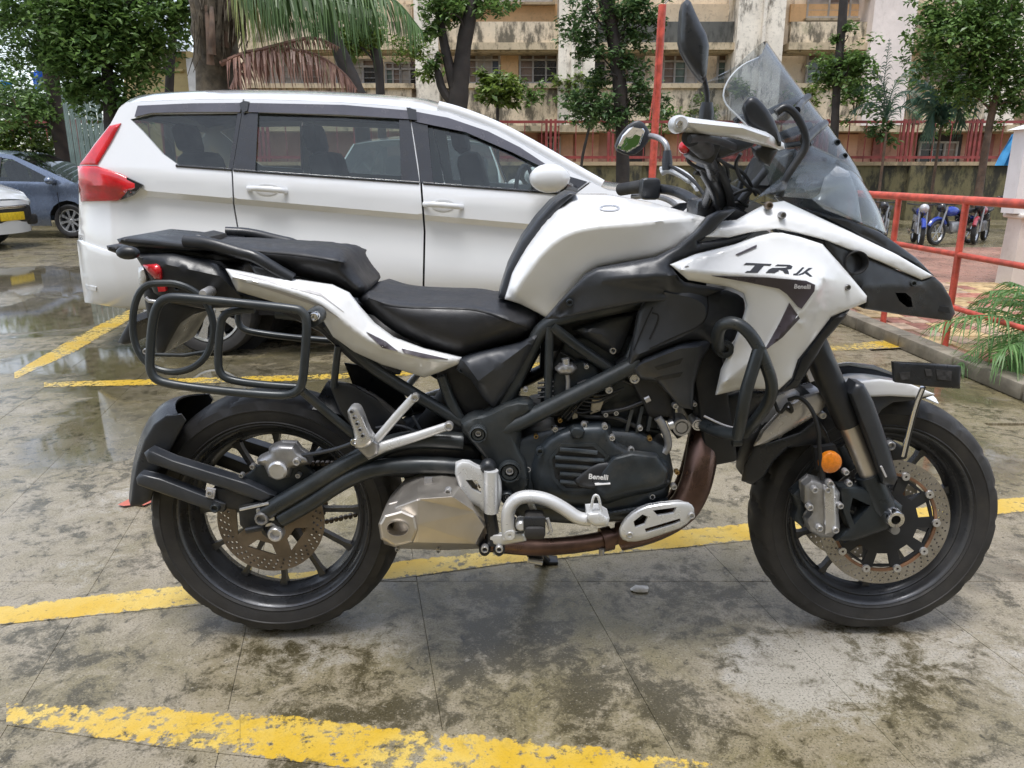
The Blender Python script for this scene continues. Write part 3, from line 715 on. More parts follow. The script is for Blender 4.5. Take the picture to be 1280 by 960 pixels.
for x, y, r_ in ((757, 470, 3), (800, 535, 3.5), (812, 548, 3), (832, 470, 3), (700, 525, 3), (712, 560, 0), (670, 545, 3), (664, 622, 3.5), (735, 638, 3.5), (790, 634, 3.5), (846, 590, 3)):
    if r_: bolt(x, y, -.158, r_, BRASS if r_ == 3 else SILVER)
for k in range(6): T_('wiring_loom', [(690 + 4 * k, 515 + 2 * k), (704 + 6 * k, 508 - 3 * k), (730 + 5 * k, 520 - 5 * k), (760 + 4 * k, 500 - 3 * k)], -.14 - .004 * k, 1.5, DEEP if k % 3 else GREYPL)
T_('spark_lead', [(722, 480), (738, 474), (752, 486), (770, 478)], -.15, 2.6, SATIN); T_('fuel_pipe', [(740, 446), (752, 452), (768, 470), (790, 480)], -.14, 2.8, SATIN)
Pn('case_rib', [(668, 628), (760, 640), (836, 626), (836, 632), (760, 646), (668, 634)], -.172, ENGINE, thick=.02, bulge=.004, bw=3, step=6)
for k in range(4): Pn('crankcase_rib', [(780 + 14 * k, 545 - 3 * k), (784 + 14 * k, 545 - 3 * k), (792 + 13 * k, 512 - 4 * k), (788 + 13 * k, 512 - 4 * k)], -.152, ENGINE, thick=.02, step=9)
# ---- trellis frame
for pts, yo, r in (([(612, 538), (642, 482), (668, 425), (680, 408), (700, 398), (760, 385), (830, 372)], -.135, 9.5),
                   ([(618, 540), (650, 528), (690, 508), (770, 468), (800, 452)], -.165, 10.5),
                   ([(687, 408), (685, 500)], -.145, 5.5), ([(690, 408), (720, 432), (778, 472)], -.145, 7),
                   ([(818, 380), (798, 420), (782, 458)], -.145, 6.5)):
    T_('frame_tube', pts, yo, r, FRAME, n=14, both=True)
T_('frame_tube', [(636, 532), (634, 560), (640, 600), (652, 622)], -.15, 17, FRAME, n=14, both=True)
Pn('pivot_plate', [(572, 532), (588, 520), (606, 518), (640, 500), (668, 502), (664, 518), (640, 528), (648, 560), (660, 580), (662, 612), (640, 625), (620, 612), (612, 580), (592, 556)], -.165, FRAME, both=True, bulge=.018, bw=12, thick=.04, step=7, sm=1)
for x, y, r in ((598, 541, 11), (637, 588, 14), (634, 620, 8)):
    c = B(x, y, -.185); rr = r * mpp(c)
    P_('pivot_boss', MB().lathe(c, [(0, -.006), (rr * .4, -.006), (rr * .45, -.012), (rr * .7, -.012), (rr * .75, -.002), (rr * .85, -.016), (rr, -.014), (rr, .02)], 24), FRAME)
    bolt(x, y, -.192, r * .38, GREYALU)
Pn('frame_gusset', [(770, 455), (792, 440), (815, 436), (838, 470), (842, 520), (812, 522), (790, 480)], -.15, DEEP, bulge=.01, bw=8, thick=.03)
bolt(793, 473, -.165, 7); bolt(761, 487, -.165, 5); bolt(844, 507, -.165, 4)
# subframe tubes
T_('subframe_tube', [(410, 405), (455, 452), (500, 482), (590, 535)], -.125, 8, FRAME, both=True)
T_('subframe_tube', [(552, 470), (562, 500), (578, 530)], -.125, 7, FRAME, both=True)
T_('subframe_tube', [(345, 392), (420, 400), (560, 452), (640, 440)], -.11, 6, FRAME, both=True)
# ---- side cover under the rider seat
Pn('side_cover', [(574, 448), (600, 440), (652, 428), (676, 414), (668, 432), (644, 475), (618, 512), (606, 500), (588, 474), (570, 462)], -.145, GREYPL, both=True, bulge=.012, bw=9, thick=.01, step=7, creases=[[(580, 452, -.160), (598, 476, -.168), (660, 430, -.160)]])
bolt(577, 462, -.152, 4, ENGINE)
Pn('airbox_cover', [(715, 412), (762, 397), (796, 391), (790, 408), (776, 443), (768, 446), (740, 428)], -.125, GREYPL, both=True, bulge=.010, bw=7, thick=.008, creases=[[(735, 415, -.135), (752, 418, -.138), (768, 438, -.135)]])
bolt(766, 438, -.140, 4.5)
# ---- seats
Pn('pillion_seat', [(256, 302, -.06), (285, 301, -.035), (330, 303, -.03), (376, 305, -.03), (418, 309, -.03), (430, 312, -.035), (438, 321, -.05), (450, 344, -.07), (461, 359, -.08), (455, 368), (444, 374), (425, 362), (395, 350), (350, 340), (300, 325), (262, 318)], -.085, VINYL, solid=True, bulge=.058, bw=34, step=6, sm=1, angle=80, creases=[[(290, 311, -.085), (380, 318, -.095), (430, 328, -.095)]])
Pn('rider_seat', [(444, 372, -.07), (452, 362, -.035), (470, 363, -.03), (520, 372, -.03), (575, 374, -.03), (620, 372, -.03), (648, 375, -.035), (668, 386, -.06), (675, 396, -.085), (672, 411), (660, 420), (630, 430), (600, 440), (574, 447), (545, 440), (515, 427), (488, 412), (462, 390)], -.100, VINYL, solid=True, bulge=.062, bw=30, step=6, sm=1, angle=80, creases=[[(460, 372, -.105), (490, 383, -.10), (560, 384, -.098), (600, 386, -.10), (640, 402, -.105), (660, 410, -.105)]])
# ---- tank
tank = Pn('fuel_tank', [(631, 374, -.12), (640, 342, -.10), (658, 306, -.075), (676, 278, -.06), (698, 254, -.05), (716, 243, -.04), (760, 243, -.03), (815, 253, -.03), (862, 266, -.05), (884, 272, -.085), (868, 292, -.135), (842, 312, -.155), (818, 322, -.160), (748, 334, -.165), (734, 342, -.163), (700, 384, -.138), (684, 398, -.132), (672, 391, -.130), (650, 380, -.125)], -.1, PAINT, solid=True, step=6, bulge=.007, bw=6, angle=80,
  creases=[[(644, 366, -.140), (656, 345, -.154), (677, 316, -.170), (703, 294, -.184), (735, 284, -.190), (790, 280, -.184), (838, 275, -.160), (868, 273, -.118)], [(652, 340, -.128), (672, 304, -.126), (700, 270, -.128), (722, 260, -.130), (770, 259, -.124), (830, 264, -.108)]])
Pn('tank_edge_trim', [(623, 372), (634, 338), (652, 302), (672, 274), (692, 252), (712, 240), (722, 241), (704, 256), (684, 278), (666, 305), (648, 342), (636, 376)], -.085, GREYPL, solid=True, bulge=.008, bw=6, step=6)
c = B(762, 260, -.118); rr = 12 * mpp(c)
Pn('tank_emblem', [(762 + 13 * math.cos(a), 260 + 4.2 * math.sin(a)) for a in np.linspace(0, 2 * math.pi, 28)[:-1]], 0, SILVER, tank, on='fuel_tank', lift=.003, holes=[[(762 + 10 * math.cos(a), 260 + 2.6 * math.sin(a)) for a in np.linspace(0, 2 * math.pi, 24)[:-1]]], step=3)
for base_, pl in (('rider_seat', [(460, 372), (490, 383), (560, 384), (600, 386), (640, 402), (664, 411)]), ('pillion_seat', [(290, 311), (380, 318), (430, 328)])):
    q = np.array(smooth(pl, 2)); Pn('seat_seam', [tuple(v) for v in q] + [tuple(v + [0, 1.3]) for v in q[::-1]], 0, DEEP, on=base_, step=4, lift=.002)
Pn('tank_side_cover', [(682, 399), (700, 378), (732, 344), (746, 336), (790, 328), (822, 322), (846, 310), (870, 290), (886, 271), (900, 264), (920, 262), (905, 275), (888, 293), (872, 304), (900, 300), (944, 290), (926, 303), (872, 318), (838, 332), (850, 348), (858, 354), (905, 362), (880, 372), (800, 378), (760, 386), (700, 398)], -.200, GREYPL, both=True, step=6, bulge=.007, bw=5, thick=.02, angle=80,
  creases=[[(700, 392, -.185), (742, 352, -.205), (780, 348, -.222), (846, 344, -.226)], [(752, 352, -.21), (800, 360, -.20), (830, 366, -.19)]])
bolt(712, 378, -.205, 4.5, ENGINE)
# ---- radiator shroud
Pn('radiator_shroud', [(800, 378), (830, 362), (858, 354), (906, 362), (928, 370), (932, 382), (930, 398), (916, 432), (893, 436), (880, 425), (850, 428), (800, 448), (784, 462), (790, 430)], -.175, GREYPL, both=True, step=6, bulge=.008, bw=6, thick=.01, sm=1, creases=[[(830, 365, -.20), (880, 375, -.215), (884, 400, -.21), (862, 418, -.20), (800, 442, -.19)]])
SEAM = mat('panel_seam_shadow_gap', (.006, .006, .007), .7)
for pl, w_ in (([(815, 391), (826, 394), (812, 424)], 2.2), ([(884, 366), (886, 392), (876, 408), (846, 420), (812, 436)], 1.6), ([(792, 438), (808, 400), (816, 384)], 1.8)):
    q = np.array(smooth(pl, 2)); t = np.gradient(q, axis=0); t /= np.linalg.norm(t, axis=1)[:, None]; nn = np.stack([-t[:, 1], t[:, 0]], 1) * w_ / 2
    Pn('panel_seam', [tuple(v) for v in q + nn] + [tuple(v) for v in (q - nn)[::-1]], 0, SEAM, on='radiator_shroud', step=3)
Pn('lower_shroud', [(790, 462), (806, 446), (850, 428), (884, 423), (892, 428), (878, 448), (868, 480), (866, 512), (850, 510), (840, 498), (822, 478), (800, 474)], -.175, GREYPL, both=True, step=6, bulge=.009, bw=6, thick=.012, creases=[[(800, 456, -.19), (850, 436, -.205), (872, 434, -.20)]])
for k in range(2): Pn('shroud_slot', [(818, 459 + k * 14), (854, 448 + k * 17), (850, 455 + k * 16), (822, 463 + k * 13)], 0, DEEP, on='lower_shroud', step=4)
Pn('radiator_side', [(886, 424), (900, 428), (918, 432), (905, 455), (893, 492), (896, 500), (902, 525), (868, 520), (866, 500), (872, 460)], -.14, DEEP, both=True, thick=.03, bulge=.01, bw=8)
bolt(868, 505, -.155, 3)
# ---- white side fairing
fair = Pn('side_fairing', [(838, 331, -.235), (870, 318, -.23), (918, 306, -.225), (946, 304 - 8, -.215), (966, 291, -.21), (978, 291, -.205), (1000, 296, -.195), (1028, 305, -.18), (1059, 340, -.165), (1084, 370, -.15), (1083, 378, -.15), (1056, 389, -.165), (1039, 396, -.175), (1018, 424, -.18), (997, 450, -.185), (990, 472, -.185), (974, 487, -.19), (930, 486, -.19), (895, 494, -.185), (902, 462, -.20), (915, 436, -.215), (929, 400, -.232), (934, 381, -.238), (930, 367, -.24), (912, 359, -.24), (860, 350, -.24)], -.2, PAINT, both=True, step=5, bulge=.006, bw=5, thick=.006, angle=80,
  creases=[[(850, 337, -.250), (893, 342, -.258), (960, 346, -.262), (1014, 352, -.250), (1022, 362, -.245)], [(1022, 362, -.245), (1000, 392, -.252), (960, 438, -.246), (905, 478, -.215)], [(900, 350, -.247), (950, 355, -.250), (976, 363, -.248), (985, 376, -.246), (1002, 405, -.240)], [(985, 376, -.246), (955, 436, -.232), (930, 478, -.21)], [(1030, 345, -.225), (1026, 385, -.215), (1005, 425, -.205)]])
Pn('fairing_stripe', [(890, 345), (960, 347), (1008, 351), (1019, 356), (1018, 364), (1002, 386), (998, 384), (984, 368), (974, 361), (935, 353)], 0, DARKDECAL, fair, on='side_fairing', step=3, lift=.003)
Pn('fairing_stripe', [(987, 379), (1000, 398), (978, 422), (956, 438), (962, 428), (975, 404)], 0, DARKDECAL, fair, on='side_fairing', step=3, lift=.003)
Pn('fairing_slash', [(920, 318), (946, 306), (946, 309), (923, 319)], 0, DARKDECAL, fair, on='side_fairing', step=3, lift=.003)
lt = place_xz(text_mb('Benelli', .0125, 0, .0003, .0002), B(1003, 358.5, depth_on(LAST['side_fairing'], [(1003, 358.5)])[0] - .0075), R(-2)); P_('lettering', lt, GREYDECAL, fair, angle=None)
Z3 = lambda x, y: (900 + x * .109375, 290 + y * .109375)
for letter in ([(270, 375), (300, 352), (590, 365), (575, 385), (505, 380), (430, 465), (285, 465), (310, 445), (345, 445), (405, 378)],
               [(630, 388), (660, 370), (800, 375), (830, 392), (815, 420), (770, 428), (785, 450), (790, 482), (740, 470), (715, 440), (680, 432), (668, 448), (625, 468), (525, 465), (560, 428), (600, 410), (740, 408), (775, 400), (765, 390)],
               [(905, 440), (945, 402), (965, 405), (920, 455), (880, 492), (838, 490), (840, 478), (870, 472)],
               [(1015, 410), (1057, 410), (955, 480), (905, 494), (880, 494), (950, 462)], [(972, 470), (1000, 456), (1058, 508), (1028, 508)]):
    Pn('lettering', [Z3(*q) for q in letter], 0, BLACKLET, fair, on='side_fairing', step=4, angle=None)
bolt(858, 336, -.247, 4.5, GREYALU, parent=fair); bolt(1059, 359, -.178, 4, GREYALU, parent=fair)
Pn('fairing_inner', [(1000, 448), (1040, 397), (1062, 387), (1056, 398), (1032, 425), (1012, 460), (998, 484), (976, 490), (990, 474)], -.165, SATIN, both=True, thick=.02, step=8, bulge=.01, bw=8)
Pn('lower_cowl', [(880, 508), (900, 496), (930, 488), (968, 489), (950, 505), (938, 528), (926, 545), (900, 540), (880, 530)], -.13, SATIN, solid=True, thick=.05, step=9, bulge=.015, bw=8)
# ---- beak: white upper strip, black headlight cowl
Pn('upper_fairing', [(868, 296, -.20), (888, 278, -.175), (922, 275, -.17), (945, 262, -.165), (962, 254, -.16), (980, 251, -.155), (1004, 262, -.15), (1066, 291, -.13), (1121, 318, -.105), (1167, 345, -.07), (1152, 350, -.078), (1100, 327, -.125), (1032, 300, -.175), (997, 291, -.195), (970, 286, -.205), (935, 291, -.21), (911, 297, -.21)], -.15, PAINT, both=True, step=5, bulge=.005, bw=4, thick=.008, angle=80, creases=[[(900, 287, -.203), (940, 280, -.200), (978, 272, -.192), (1040, 291, -.165), (1120, 325, -.108)]])
bolt(961, 257, -.185, 5, RUST); bolt(978, 269, -.198, 4.5, GREYALU)
beak = Pn('headlight_cowl', [(1026, 300, -.165), (1034, 301, -.165), (1100, 328, -.115), (1152, 351, -.072), (1168, 346, -.062), (1178, 355, -.05), (1188, 372, -.04), (1194, 392, -.02), (1188, 401, -.03), (1130, 394, -.075), (1080, 386, -.13), (1084, 372, -.14), (1060, 340, -.155)], -.1, SATIN, solid=True, step=5, bulge=.004, bw=4, holes=[[(1119, 366), (1132, 366), (1139, 372), (1141, 384), (1134, 384), (1124, 376)]], creases=[[(1070, 360, -.155), (1110, 356, -.120), (1140, 360, -.095), (1152, 352, -.075)], [(1150, 384, -.065), (1158, 366, -.065), (1170, 350, -.060)]])
Pn('cowl_top', [(996, 258, -.13), (1010, 262, -.13), (1060, 274, -.12), (1100, 290, -.10), (1145, 322, -.07), (1168, 345, -.05), (1121, 318, -.09), (1066, 291, -.115)], -.1, SATIN, solid=True, step=7, bulge=.01, bw=8)
c = B(1069, 328, -.150)
P_('headlight_socket', MB().lathe(c, [(0, .015), (.016, .015), (.020, .0), (.023, -.010), (.025, -.010), (.026, .02)], 24), DEEP, beak)
bolt(1141, 354, -.095, 4, ENGINE)
Pn('nose_fin', [(1158, 380), (1186, 384), (1188, 392), (1160, 386)], -.05, DEEP, beak, thick=.03, step=9)
# ---- windscreen
def screen(name, edge, centre, n=10, m=None):
    """near edge polyline [(px,py,yo)], centre polyline at yo=0; curved across; both have as many points"""
    e = resample_n(edge, 30); c = resample_n(centre, 30); mb = MB()
    for (a, b) in zip(e, c):
        A_, C_ = B(*a), B(*b)
        for k in range(2 * n + 1):
            s = -1 + k / n; t = 1 - abs(s) ** 2.2
            p = A_.lerp(C_, t); off = (D0 - A_.y)
            mb.v.append((p.x, D0 + s * off, p.z))
    w_ = 2 * n + 1
    mb.f = [(i * w_ + k, i * w_ + k + 1, (i + 1) * w_ + k + 1, (i + 1) * w_ + k) for i in range(29) for k in range(2 * n)]
    # thickness
    bm = bmesh.new(); vs = [bm.verts.new(v) for v in mb.v]; [bm.faces.new([vs[i] for i in f]) for f in mb.f]
    bmesh.ops.recalc_face_normals(bm, faces=bm.faces); bmesh.ops.solidify(bm, geom=bm.faces[:], thickness=.003)
    out = MB(); bm.verts.index_update(); out.v = [tuple(v.co) for v in bm.verts]; out.f = [tuple(v.index for v in f.verts) for f in bm.faces]; bm.free()
    return P_(name, out, m or CLEAR)
def resample_n(p, n):
    p = np.array(p, float); d = np.concatenate([[0], np.cumsum(np.linalg.norm(np.diff(p[:, :2], axis=0), axis=1))]); t = np.linspace(0, d[-1], n)
    return [tuple(np.interp(x, d, p[:, k]) for k in range(3)) for x in t]
scr = screen('windscreen', smooth([(948, 72, -.09), (925, 82, -.145), (906, 105, -.155), (903, 128, -.16), (930, 152, -.165), (950, 180, -.165), (958, 215, -.165), (966, 243, -.165)], 2), smooth([(955, 52, 0), (968, 72, 0), (986, 96, 0), (1004, 120, 0), (1030, 154, 0), (1052, 185, 0), (1070, 212, 0), (1079, 236, 0)], 1))
screen('lower_screen', smooth([(934, 256, -.185), (950, 243, -.185), (985, 236, -.18), (1004, 232, -.18), (1012, 248, -.165), (1046, 262, -.15), (1076, 278, -.12)], 1), smooth([(1010, 180, 0), (1030, 190, 0), (1050, 200, 0), (1066, 216, 0), (1080, 236, 0), (1094, 262, 0), (1104, 292, 0)], 1))
Pn('headlight_lens', [(1014, 249, -.12), (1024, 242, -.125), (1030, 222, -.115), (1046, 206, -.09), (1062, 214, -.07), (1072, 240, -.075), (1078, 280, -.09), (1060, 274, -.115), (1030, 262, -.13)], -.1, glass('milky_headlight_visor', (.80, .84, .88), .32, (.80, .84, .88), 1.6, 1.3, .2), solid=True, bulge=.02, bw=14, step=5)  # white diffuse share paints the clear visor's reflection of the sky
SEDGE = mat('screen_edge_pale', (.62, .66, .70), .2, 0, .1)  # pale tubes paint the bright highlight along the screen's edges
T_('screen_edge', [(948, 72, -.09), (925, 82, -.145), (906, 105, -.155), (903, 128, -.16), (930, 152, -.165), (950, 180, -.165)], None, 1.0, SEDGE, scr, n=6)
T_('screen_edge', [(1079, 236, -.002), (1094, 262, -.002), (1104, 292, -.002)], None, 1.2, SEDGE, scr, n=6)
T_('screen_edge', [(955, 52), (968, 72), (986, 96), (1004, 120), (1030, 154), (1052, 185), (1070, 212), (1079, 236)], -.001, 1.2, GREYPL, scr, n=6)
for x, y in ((1046, 178), (1055, 195), (1006, 122)): bolt(x, y, -.06 if x > 1010 else -.03, 4, ENGINE, parent=scr)
T_('screen_bracket', [(974, 246), (980, 226), (996, 202), (1008, 184), (1007, 166), (998, 148), (990, 138), (980, 133), (970, 141)], -.150, 5, SATIN, both=True)
T_('screen_bracket_arm', [(1006, 176, -.15), (1018, 164, -.10), (1030, 155, -.04)], None, 6, SATIN, it=1, both=True)
T_('screen_bracket_arm', [(996, 138, -.14), (1002, 128, -.08), (1010, 121, -.03)], None, 4.5, SATIN, it=1, both=True)
P_('screen_crossbar', MB().tube(BP([(1010, 180, -.15), (1014, 178, 0)], it=0) + [Vector((B(1010, 180, -.15).x, D0 + .15, B(1010, 180, -.15).z))], .006, 10), SATIN)
Pn('instrument_panel', [(960, 232), (972, 196), (994, 186), (1002, 196), (984, 226), (972, 244)], -.09, SATIN, solid=True, bulge=.01, bw=7)
# ---- handlebar, controls, guards, mirrors
hb = [(838, 232, .36), (850, 228, .30), (872, 238, .16), (884, 250, .09), (890, 250, 0), (884, 240, -.09), (868, 196, -.26), (858, 168, -.40)]
bar = [B(*q) for q in hb]
n_far = Vector((bar[0].x - .0, bar[0].y, bar[0].z))
near_end = Vector((B(848, 158, -.42).x + .012, D0 - .40, B(848, 170, -.42).z))
barp = [B(778, 238, .40), B(800, 236, .33), B(836, 236, .25), B(862, 246, .10), B(880, 262, .03)]
farbar = smooth([tuple(v) for v in barp], 2)
P_('handlebar', MB().tube(farbar, .0125, 12), SATIN)
nb = [B(880, 262, -.03), B(892, 232, -.12), B(890, 205, -.25), B(866, 172, -.41)]
P_('handlebar', MB().tube(smooth([tuple(v) for v in nb], 2), .0125, 12), SATIN)
P_('handlebar_clamp', MB().bbox(B(880, 262, 0), (.06, .11, .05), .012), SATIN)
P_('grip', MB().tube([B(776, 237, .41), B(800, 233, .33), B(815, 232, .29)], .017, 14), RUBBER)
P_('grip', MB().tube([B(864, 171, -.415), B(886, 192, -.30)], .017, 14), RUBBER)
# near-side switch cluster
P_('switch_housing', MB().bbox(B(878, 184, -.30), (.055, .06, .055), .012, Matrix.Rotation(R(20), 3, 'Y')), SATIN)
P_('switch_housing', MB().bbox(B(812, 236, .27), (.05, .06, .055), .012), SATIN)
P_('kill_switch', MB().ball(B(856, 184, -.315), .012, 8), REDL)
P_('master_cylinder', MB().bbox(B(915, 180, -.26), (.075, .05, .035), .010, Matrix.Rotation(R(-20), 3, 'Y')), GREYPL)
P_('brake_lever', MB().tube(smooth([tuple(B(*q)) for q in ((922, 186, -.27), (905, 178, -.33), (880, 172, -.41), (862, 174, -.46))], 2), .007, 8, flat=.7), DEEP)
T_('clutch_lever', [(850, 262, .22), (838, 250, .30), (815, 244, .36), (790, 246, .40)], None, 3.5, GREYALU)
T_('fork_cable', [(878, 206, -.2), (892, 230, -.16), (900, 250, -.1), (905, 262, -.06)], None, 9, SATIN)
T_('fork_cable', [(890, 198, -.22), (905, 222, -.18), (912, 245, -.12), (915, 262, -.1)], None, 5, DEEP)
for cab in ([(862, 192, -.3), (858, 200, -.28), (868, 208, -.26), (885, 214, -.22), (896, 226, -.2)], [(868, 190, -.29), (880, 206, -.25), (902, 214, -.2), (915, 240, -.12)], [(895, 196, -.25), (908, 206, -.2), (930, 214, -.14), (945, 244, -.1)], [(880, 200, -.26), (900, 198, -.22), (912, 212, -.18), (906, 236, -.12)],
            [(926, 192, -.22), (918, 205, -.2), (926, 225, -.15), (940, 238, -.12)], [(905, 252, -.1), (925, 238, -.12), (944, 236, -.12), (952, 244, -.12)], [(900, 262, -.1), (920, 252, -.1), (935, 258, -.1)], [(835, 206, .30), (850, 214, .22), (868, 226, .12), (885, 250, .05)], [(868, 216, -.2), (892, 222, -.17), (912, 226, -.12)]):
    T_('cable', cab, None, 2.2, DEEP)
T_('damper_rod', [(925, 252, -.1), (950, 222, -.1), (958, 212, -.1)], None, 5, GREYPL, it=0)
P_('fork_yoke', MB().bbox(B(905, 268, 0), (.07, .24, .035), .012, Matrix.Rotation(R(24), 3, 'Y')), SATIN)
P_('ignition_barrel', MB().bbox(B(905, 250, 0), (.07, .16, .06), .015, Matrix.Rotation(R(24), 3, 'Y')), SATIN)
# hand guards
def guard_mb(yo, sgn=1):
    spine = smooth([(846, 155, -.435), (870, 157, -.435), (920, 162, -.42), (955, 170, -.385), (978, 184, -.335)], 2)
    return MB().tube([B(*q) for q in spine], [(.0165 if i < 3 else .0180 - .007 * i / len(spine)) * .92 for i in range(len(spine))], 14, flat=.6)
gd = Pn('hand_guard', [(840, 151, -.435), (845, 146, -.435), (854, 145, -.435), (870, 148, -.434), (928, 155, -.418), (958, 165, -.385), (980, 179, -.335), (981, 186, -.332), (974, 188, -.338), (954, 180, -.385), (918, 171, -.418), (880, 167, -.430), (856, 164, -.435), (845, 162, -.435), (840, 157, -.435)], -.43, SILVERP, thick=.03, bulge=.010, bw=6, step=4, creases=[[(862, 153, -.440), (928, 160, -.428), (960, 171, -.392)]])
fg = MB(); dx_ = B(800, 214, .40).x - B(846, 155, -.435).x
P_('hand_guard', MB().tube(smooth([tuple(B(*q)) for q in ((826, 212, .38), (838, 210, .36), (850, 214, .33), (862, 222, .27), (872, 236, .22))], 2), .008, 10), SILVERP)
P_('guard_end', MB().lathe(B(849, 155, -.44), [(0, -.012), (.011, -.012), (.014, -.008), (.015, .02)], 18), SILVERP)
bolt(849, 155, -.453, 4.5, CHROME)
Pn('hand_guard_shield', [(928, 131), (938, 119), (950, 124), (966, 145), (977, 174), (976, 186), (966, 172), (936, 156), (931, 146)], -.36, SATIN, bulge=.01, bw=8, thick=.006, step=6, sm=1)
Pn('hand_guard_shield', [(940, 184), (958, 180), (974, 186), (968, 196), (962, 208), (950, 202), (943, 194)], -.34, SATIN, bulge=.01, bw=8, thick=.006, step=6)
# near mirror
P_('mirror_boot', MB().tube([B(882, 156, -.31), B(883, 140, -.31), B(884, 128, -.31)], [.0135, .0135, .010], 14), GREYPL)
T_('mirror_stem', [(884, 130), (884, 115), (880, 98)], -.31, 3.2, SATIN)
mir = Pn('mirror', [(850, 34), (852, 5), (861, -4), (872, 22), (887, 50), (885, 78), (882, 104), (874, 98), (861, 80), (849, 58)], -.33, SATIN, bulge=.022, bw=12, thick=.02, step=5, sm=1)
# far mirror with its glass towards us
mir2 = Pn('mirror', [(768, 186), (775, 168), (790, 152), (802, 150), (813, 165), (812, 176), (797, 193), (783, 194)], .36, GREYPL, bulge=.006, bw=6, thick=.03, step=5, sm=1)
Pn('mirror_pane', [(771, 185, .344), (778, 169, .352), (791, 155, .358), (801, 153, .359), (806, 164, .353), (800, 182, .345), (784, 191, .341)], .352, MIRROR, mir2, thick=.004, step=8, bulge=.001, bw=3)
T_('mirror_stem', [(812, 170, .36), (820, 171, .34), (830, 176, .31), (834, 184, .30), (834, 190, .30)], None, 3.6, GREYALU)
P_('mirror_boot', MB().tube([B(834, 188, .30), B(834, 200, .30), B(834, 212, .30)], [.010, .0135, .0135], 14), GREYPL)
T_('mirror_bracket', [(827, 216, .31), (836, 212, .30), (850, 218, .27), (862, 226, .24)], None, 4, SILVERP)
# ---- crash bars
for pts, nm in (([(902, 440, -.20), (896, 425, -.24), (899, 408, -.27), (912, 402, -.29), (928, 407, -.30), (944, 425, -.31), (956, 452, -.31), (966, 480, -.30), (962, 502, -.28), (944, 526, -.25), (930, 542, -.2)], 0), ([(950, 432, -.31), (943, 455, -.315), (932, 490, -.315), (927, 520, -.30), (922, 545, -.26)], 0), ([(922, 543, -.26), (900, 541, -.22), (880, 532, -.16)], 0)):
    T_('crash_bar', pts, None, 8, FRAME, n=14, both=True)
c = B(903, 434, -.20)
P_('crash_bar_boss', MB().lathe(c, [(0, -.02), (.006, -.02), (.007, -.026), (.012, -.026), (.013, -.022), (.019, -.022), (.020, .03)], 20), FRAME)
T_('crash_bar_foot', [(915, 552, -.2), (926, 551, -.2)], None, 7, FRAME, it=0)
T_('cable', [(880, 520, -.2), (905, 532, -.21), (922, 536, -.22)], None, 1.4, GREYDECAL)
T_('bracket_tube', [(938, 530, -.15), (955, 512, -.14)], None, 5, SATIN, it=0)
# ---- exhaust
T_('header_pipe', [(884, 528, -.08), (880, 552, -.12), (875, 585, -.15), (868, 612, -.155), (852, 640, -.15), (815, 660, -.12), (775, 670, -.10)], None, 19.5, PIPE, n=18)
T_('header_pipe', [(878, 528, .06), (872, 560, .05), (862, 600, .02), (840, 640, 0), (800, 664, -.04)], None, 15, PIPE, n=16)
T_('exhaust_pipe', [(776, 668, -.11), (750, 676, -.12), (710, 682, -.13), (670, 684, -.14), (640, 682, -.15), (605, 678, -.18)], None, 11, PIPE, n=18)
c0, c1 = B(764, 672, -.115), B(752, 675, -.12)
P_('pipe_band', MB().tube([c0, c1], .029, 20), PIPE); T_('pipe_band_bolt', [(752, 686, -.14), (752, 694, -.14)], None, 3.4, GREYALU, it=0)
Pn('heat_shield', [(773, 668), (779, 652), (794, 638), (814, 630), (858, 626), (868, 632), (868, 644), (856, 658), (834, 666), (800, 677), (780, 677)], -.185, SILVERP, bulge=.008, bw=7, thick=.01, step=5, sm=1,
   holes=[[(816, 638), (846, 634), (842, 642), (822, 645)], [(792, 652), (803, 643), (810, 646), (806, 656), (794, 660)], [(806, 661), (850, 648), (851, 652), (842, 656), (808, 666)]])
bolt(787, 668, -.19, 4.5); bolt(864, 644, -.19, 4.5)
def ring3(cx, cy, ry, rx, yo, dy, n=8, rot=0): pass
# muffler: tapering body between six-sided end cap and the pipe
secs = [(478, 660, 30, .035), (492, 655, 37, .060), (515, 650, 41, .070), (560, 648, 40, .070), (585, 652, 34, .062), (606, 664, 20, .040)]
mb = MB(); NSEC = 8
for (x, y, hh, dd) in secs:
    c = B(x, y, -.215); hm = hh * mpp(c)
    for k in range(NSEC):
        a = 2 * math.pi * (k + .5) / NSEC
        sx = {0: .25, 1: .1, 2: -.1, 3: -.25, 4: -.25, 5: -.1, 6: .1, 7: .25}[k] * 0
        mb.v.append((c.x - .35 * hm * math.sin(a) * (1 if x < 500 else .35), c.y + dd * math.cos(a), c.z + hm * 1.06 * math.sin(a)))
mb.f = [(i * NSEC + k, i * NSEC + (k + 1) % NSEC, (i + 1) * NSEC + (k + 1) % NSEC, (i + 1) * NSEC + k) for i in range(len(secs) - 1) for k in range(NSEC)] + [tuple((len(secs) - 1) * NSEC + k for k in range(NSEC))]
MP = dict(o0=(473, 655, -.215), o1=(480, 642, -.22), o2=(500, 619, -.215), o3=(522, 608, -.21), o4=(550, 603, -.205), o5=(577, 605, -.20), o6=(611, 656, -.195), o7=(602, 686, -.195), o8=(560, 688, -.205), o9=(500, 686, -.215), o10=(480, 680, -.215),
          a=(494, 634, -.285), b=(522, 624, -.302), c=(566, 621, -.290), d=(594, 640, -.252), g=(606, 658, -.236), h=(523, 655, -.310), e=(521, 678, -.296), f=(594, 680, -.244), k=(490, 680, -.282))
ks_ = list(MP); ix = {n_: i for i, n_ in enumerate(ks_)}; bm = bmesh.new(); fv = [bm.verts.new(B(*MP[n_])) for n_ in ks_]; on_ = ['o%d' % i for i in range(11)]
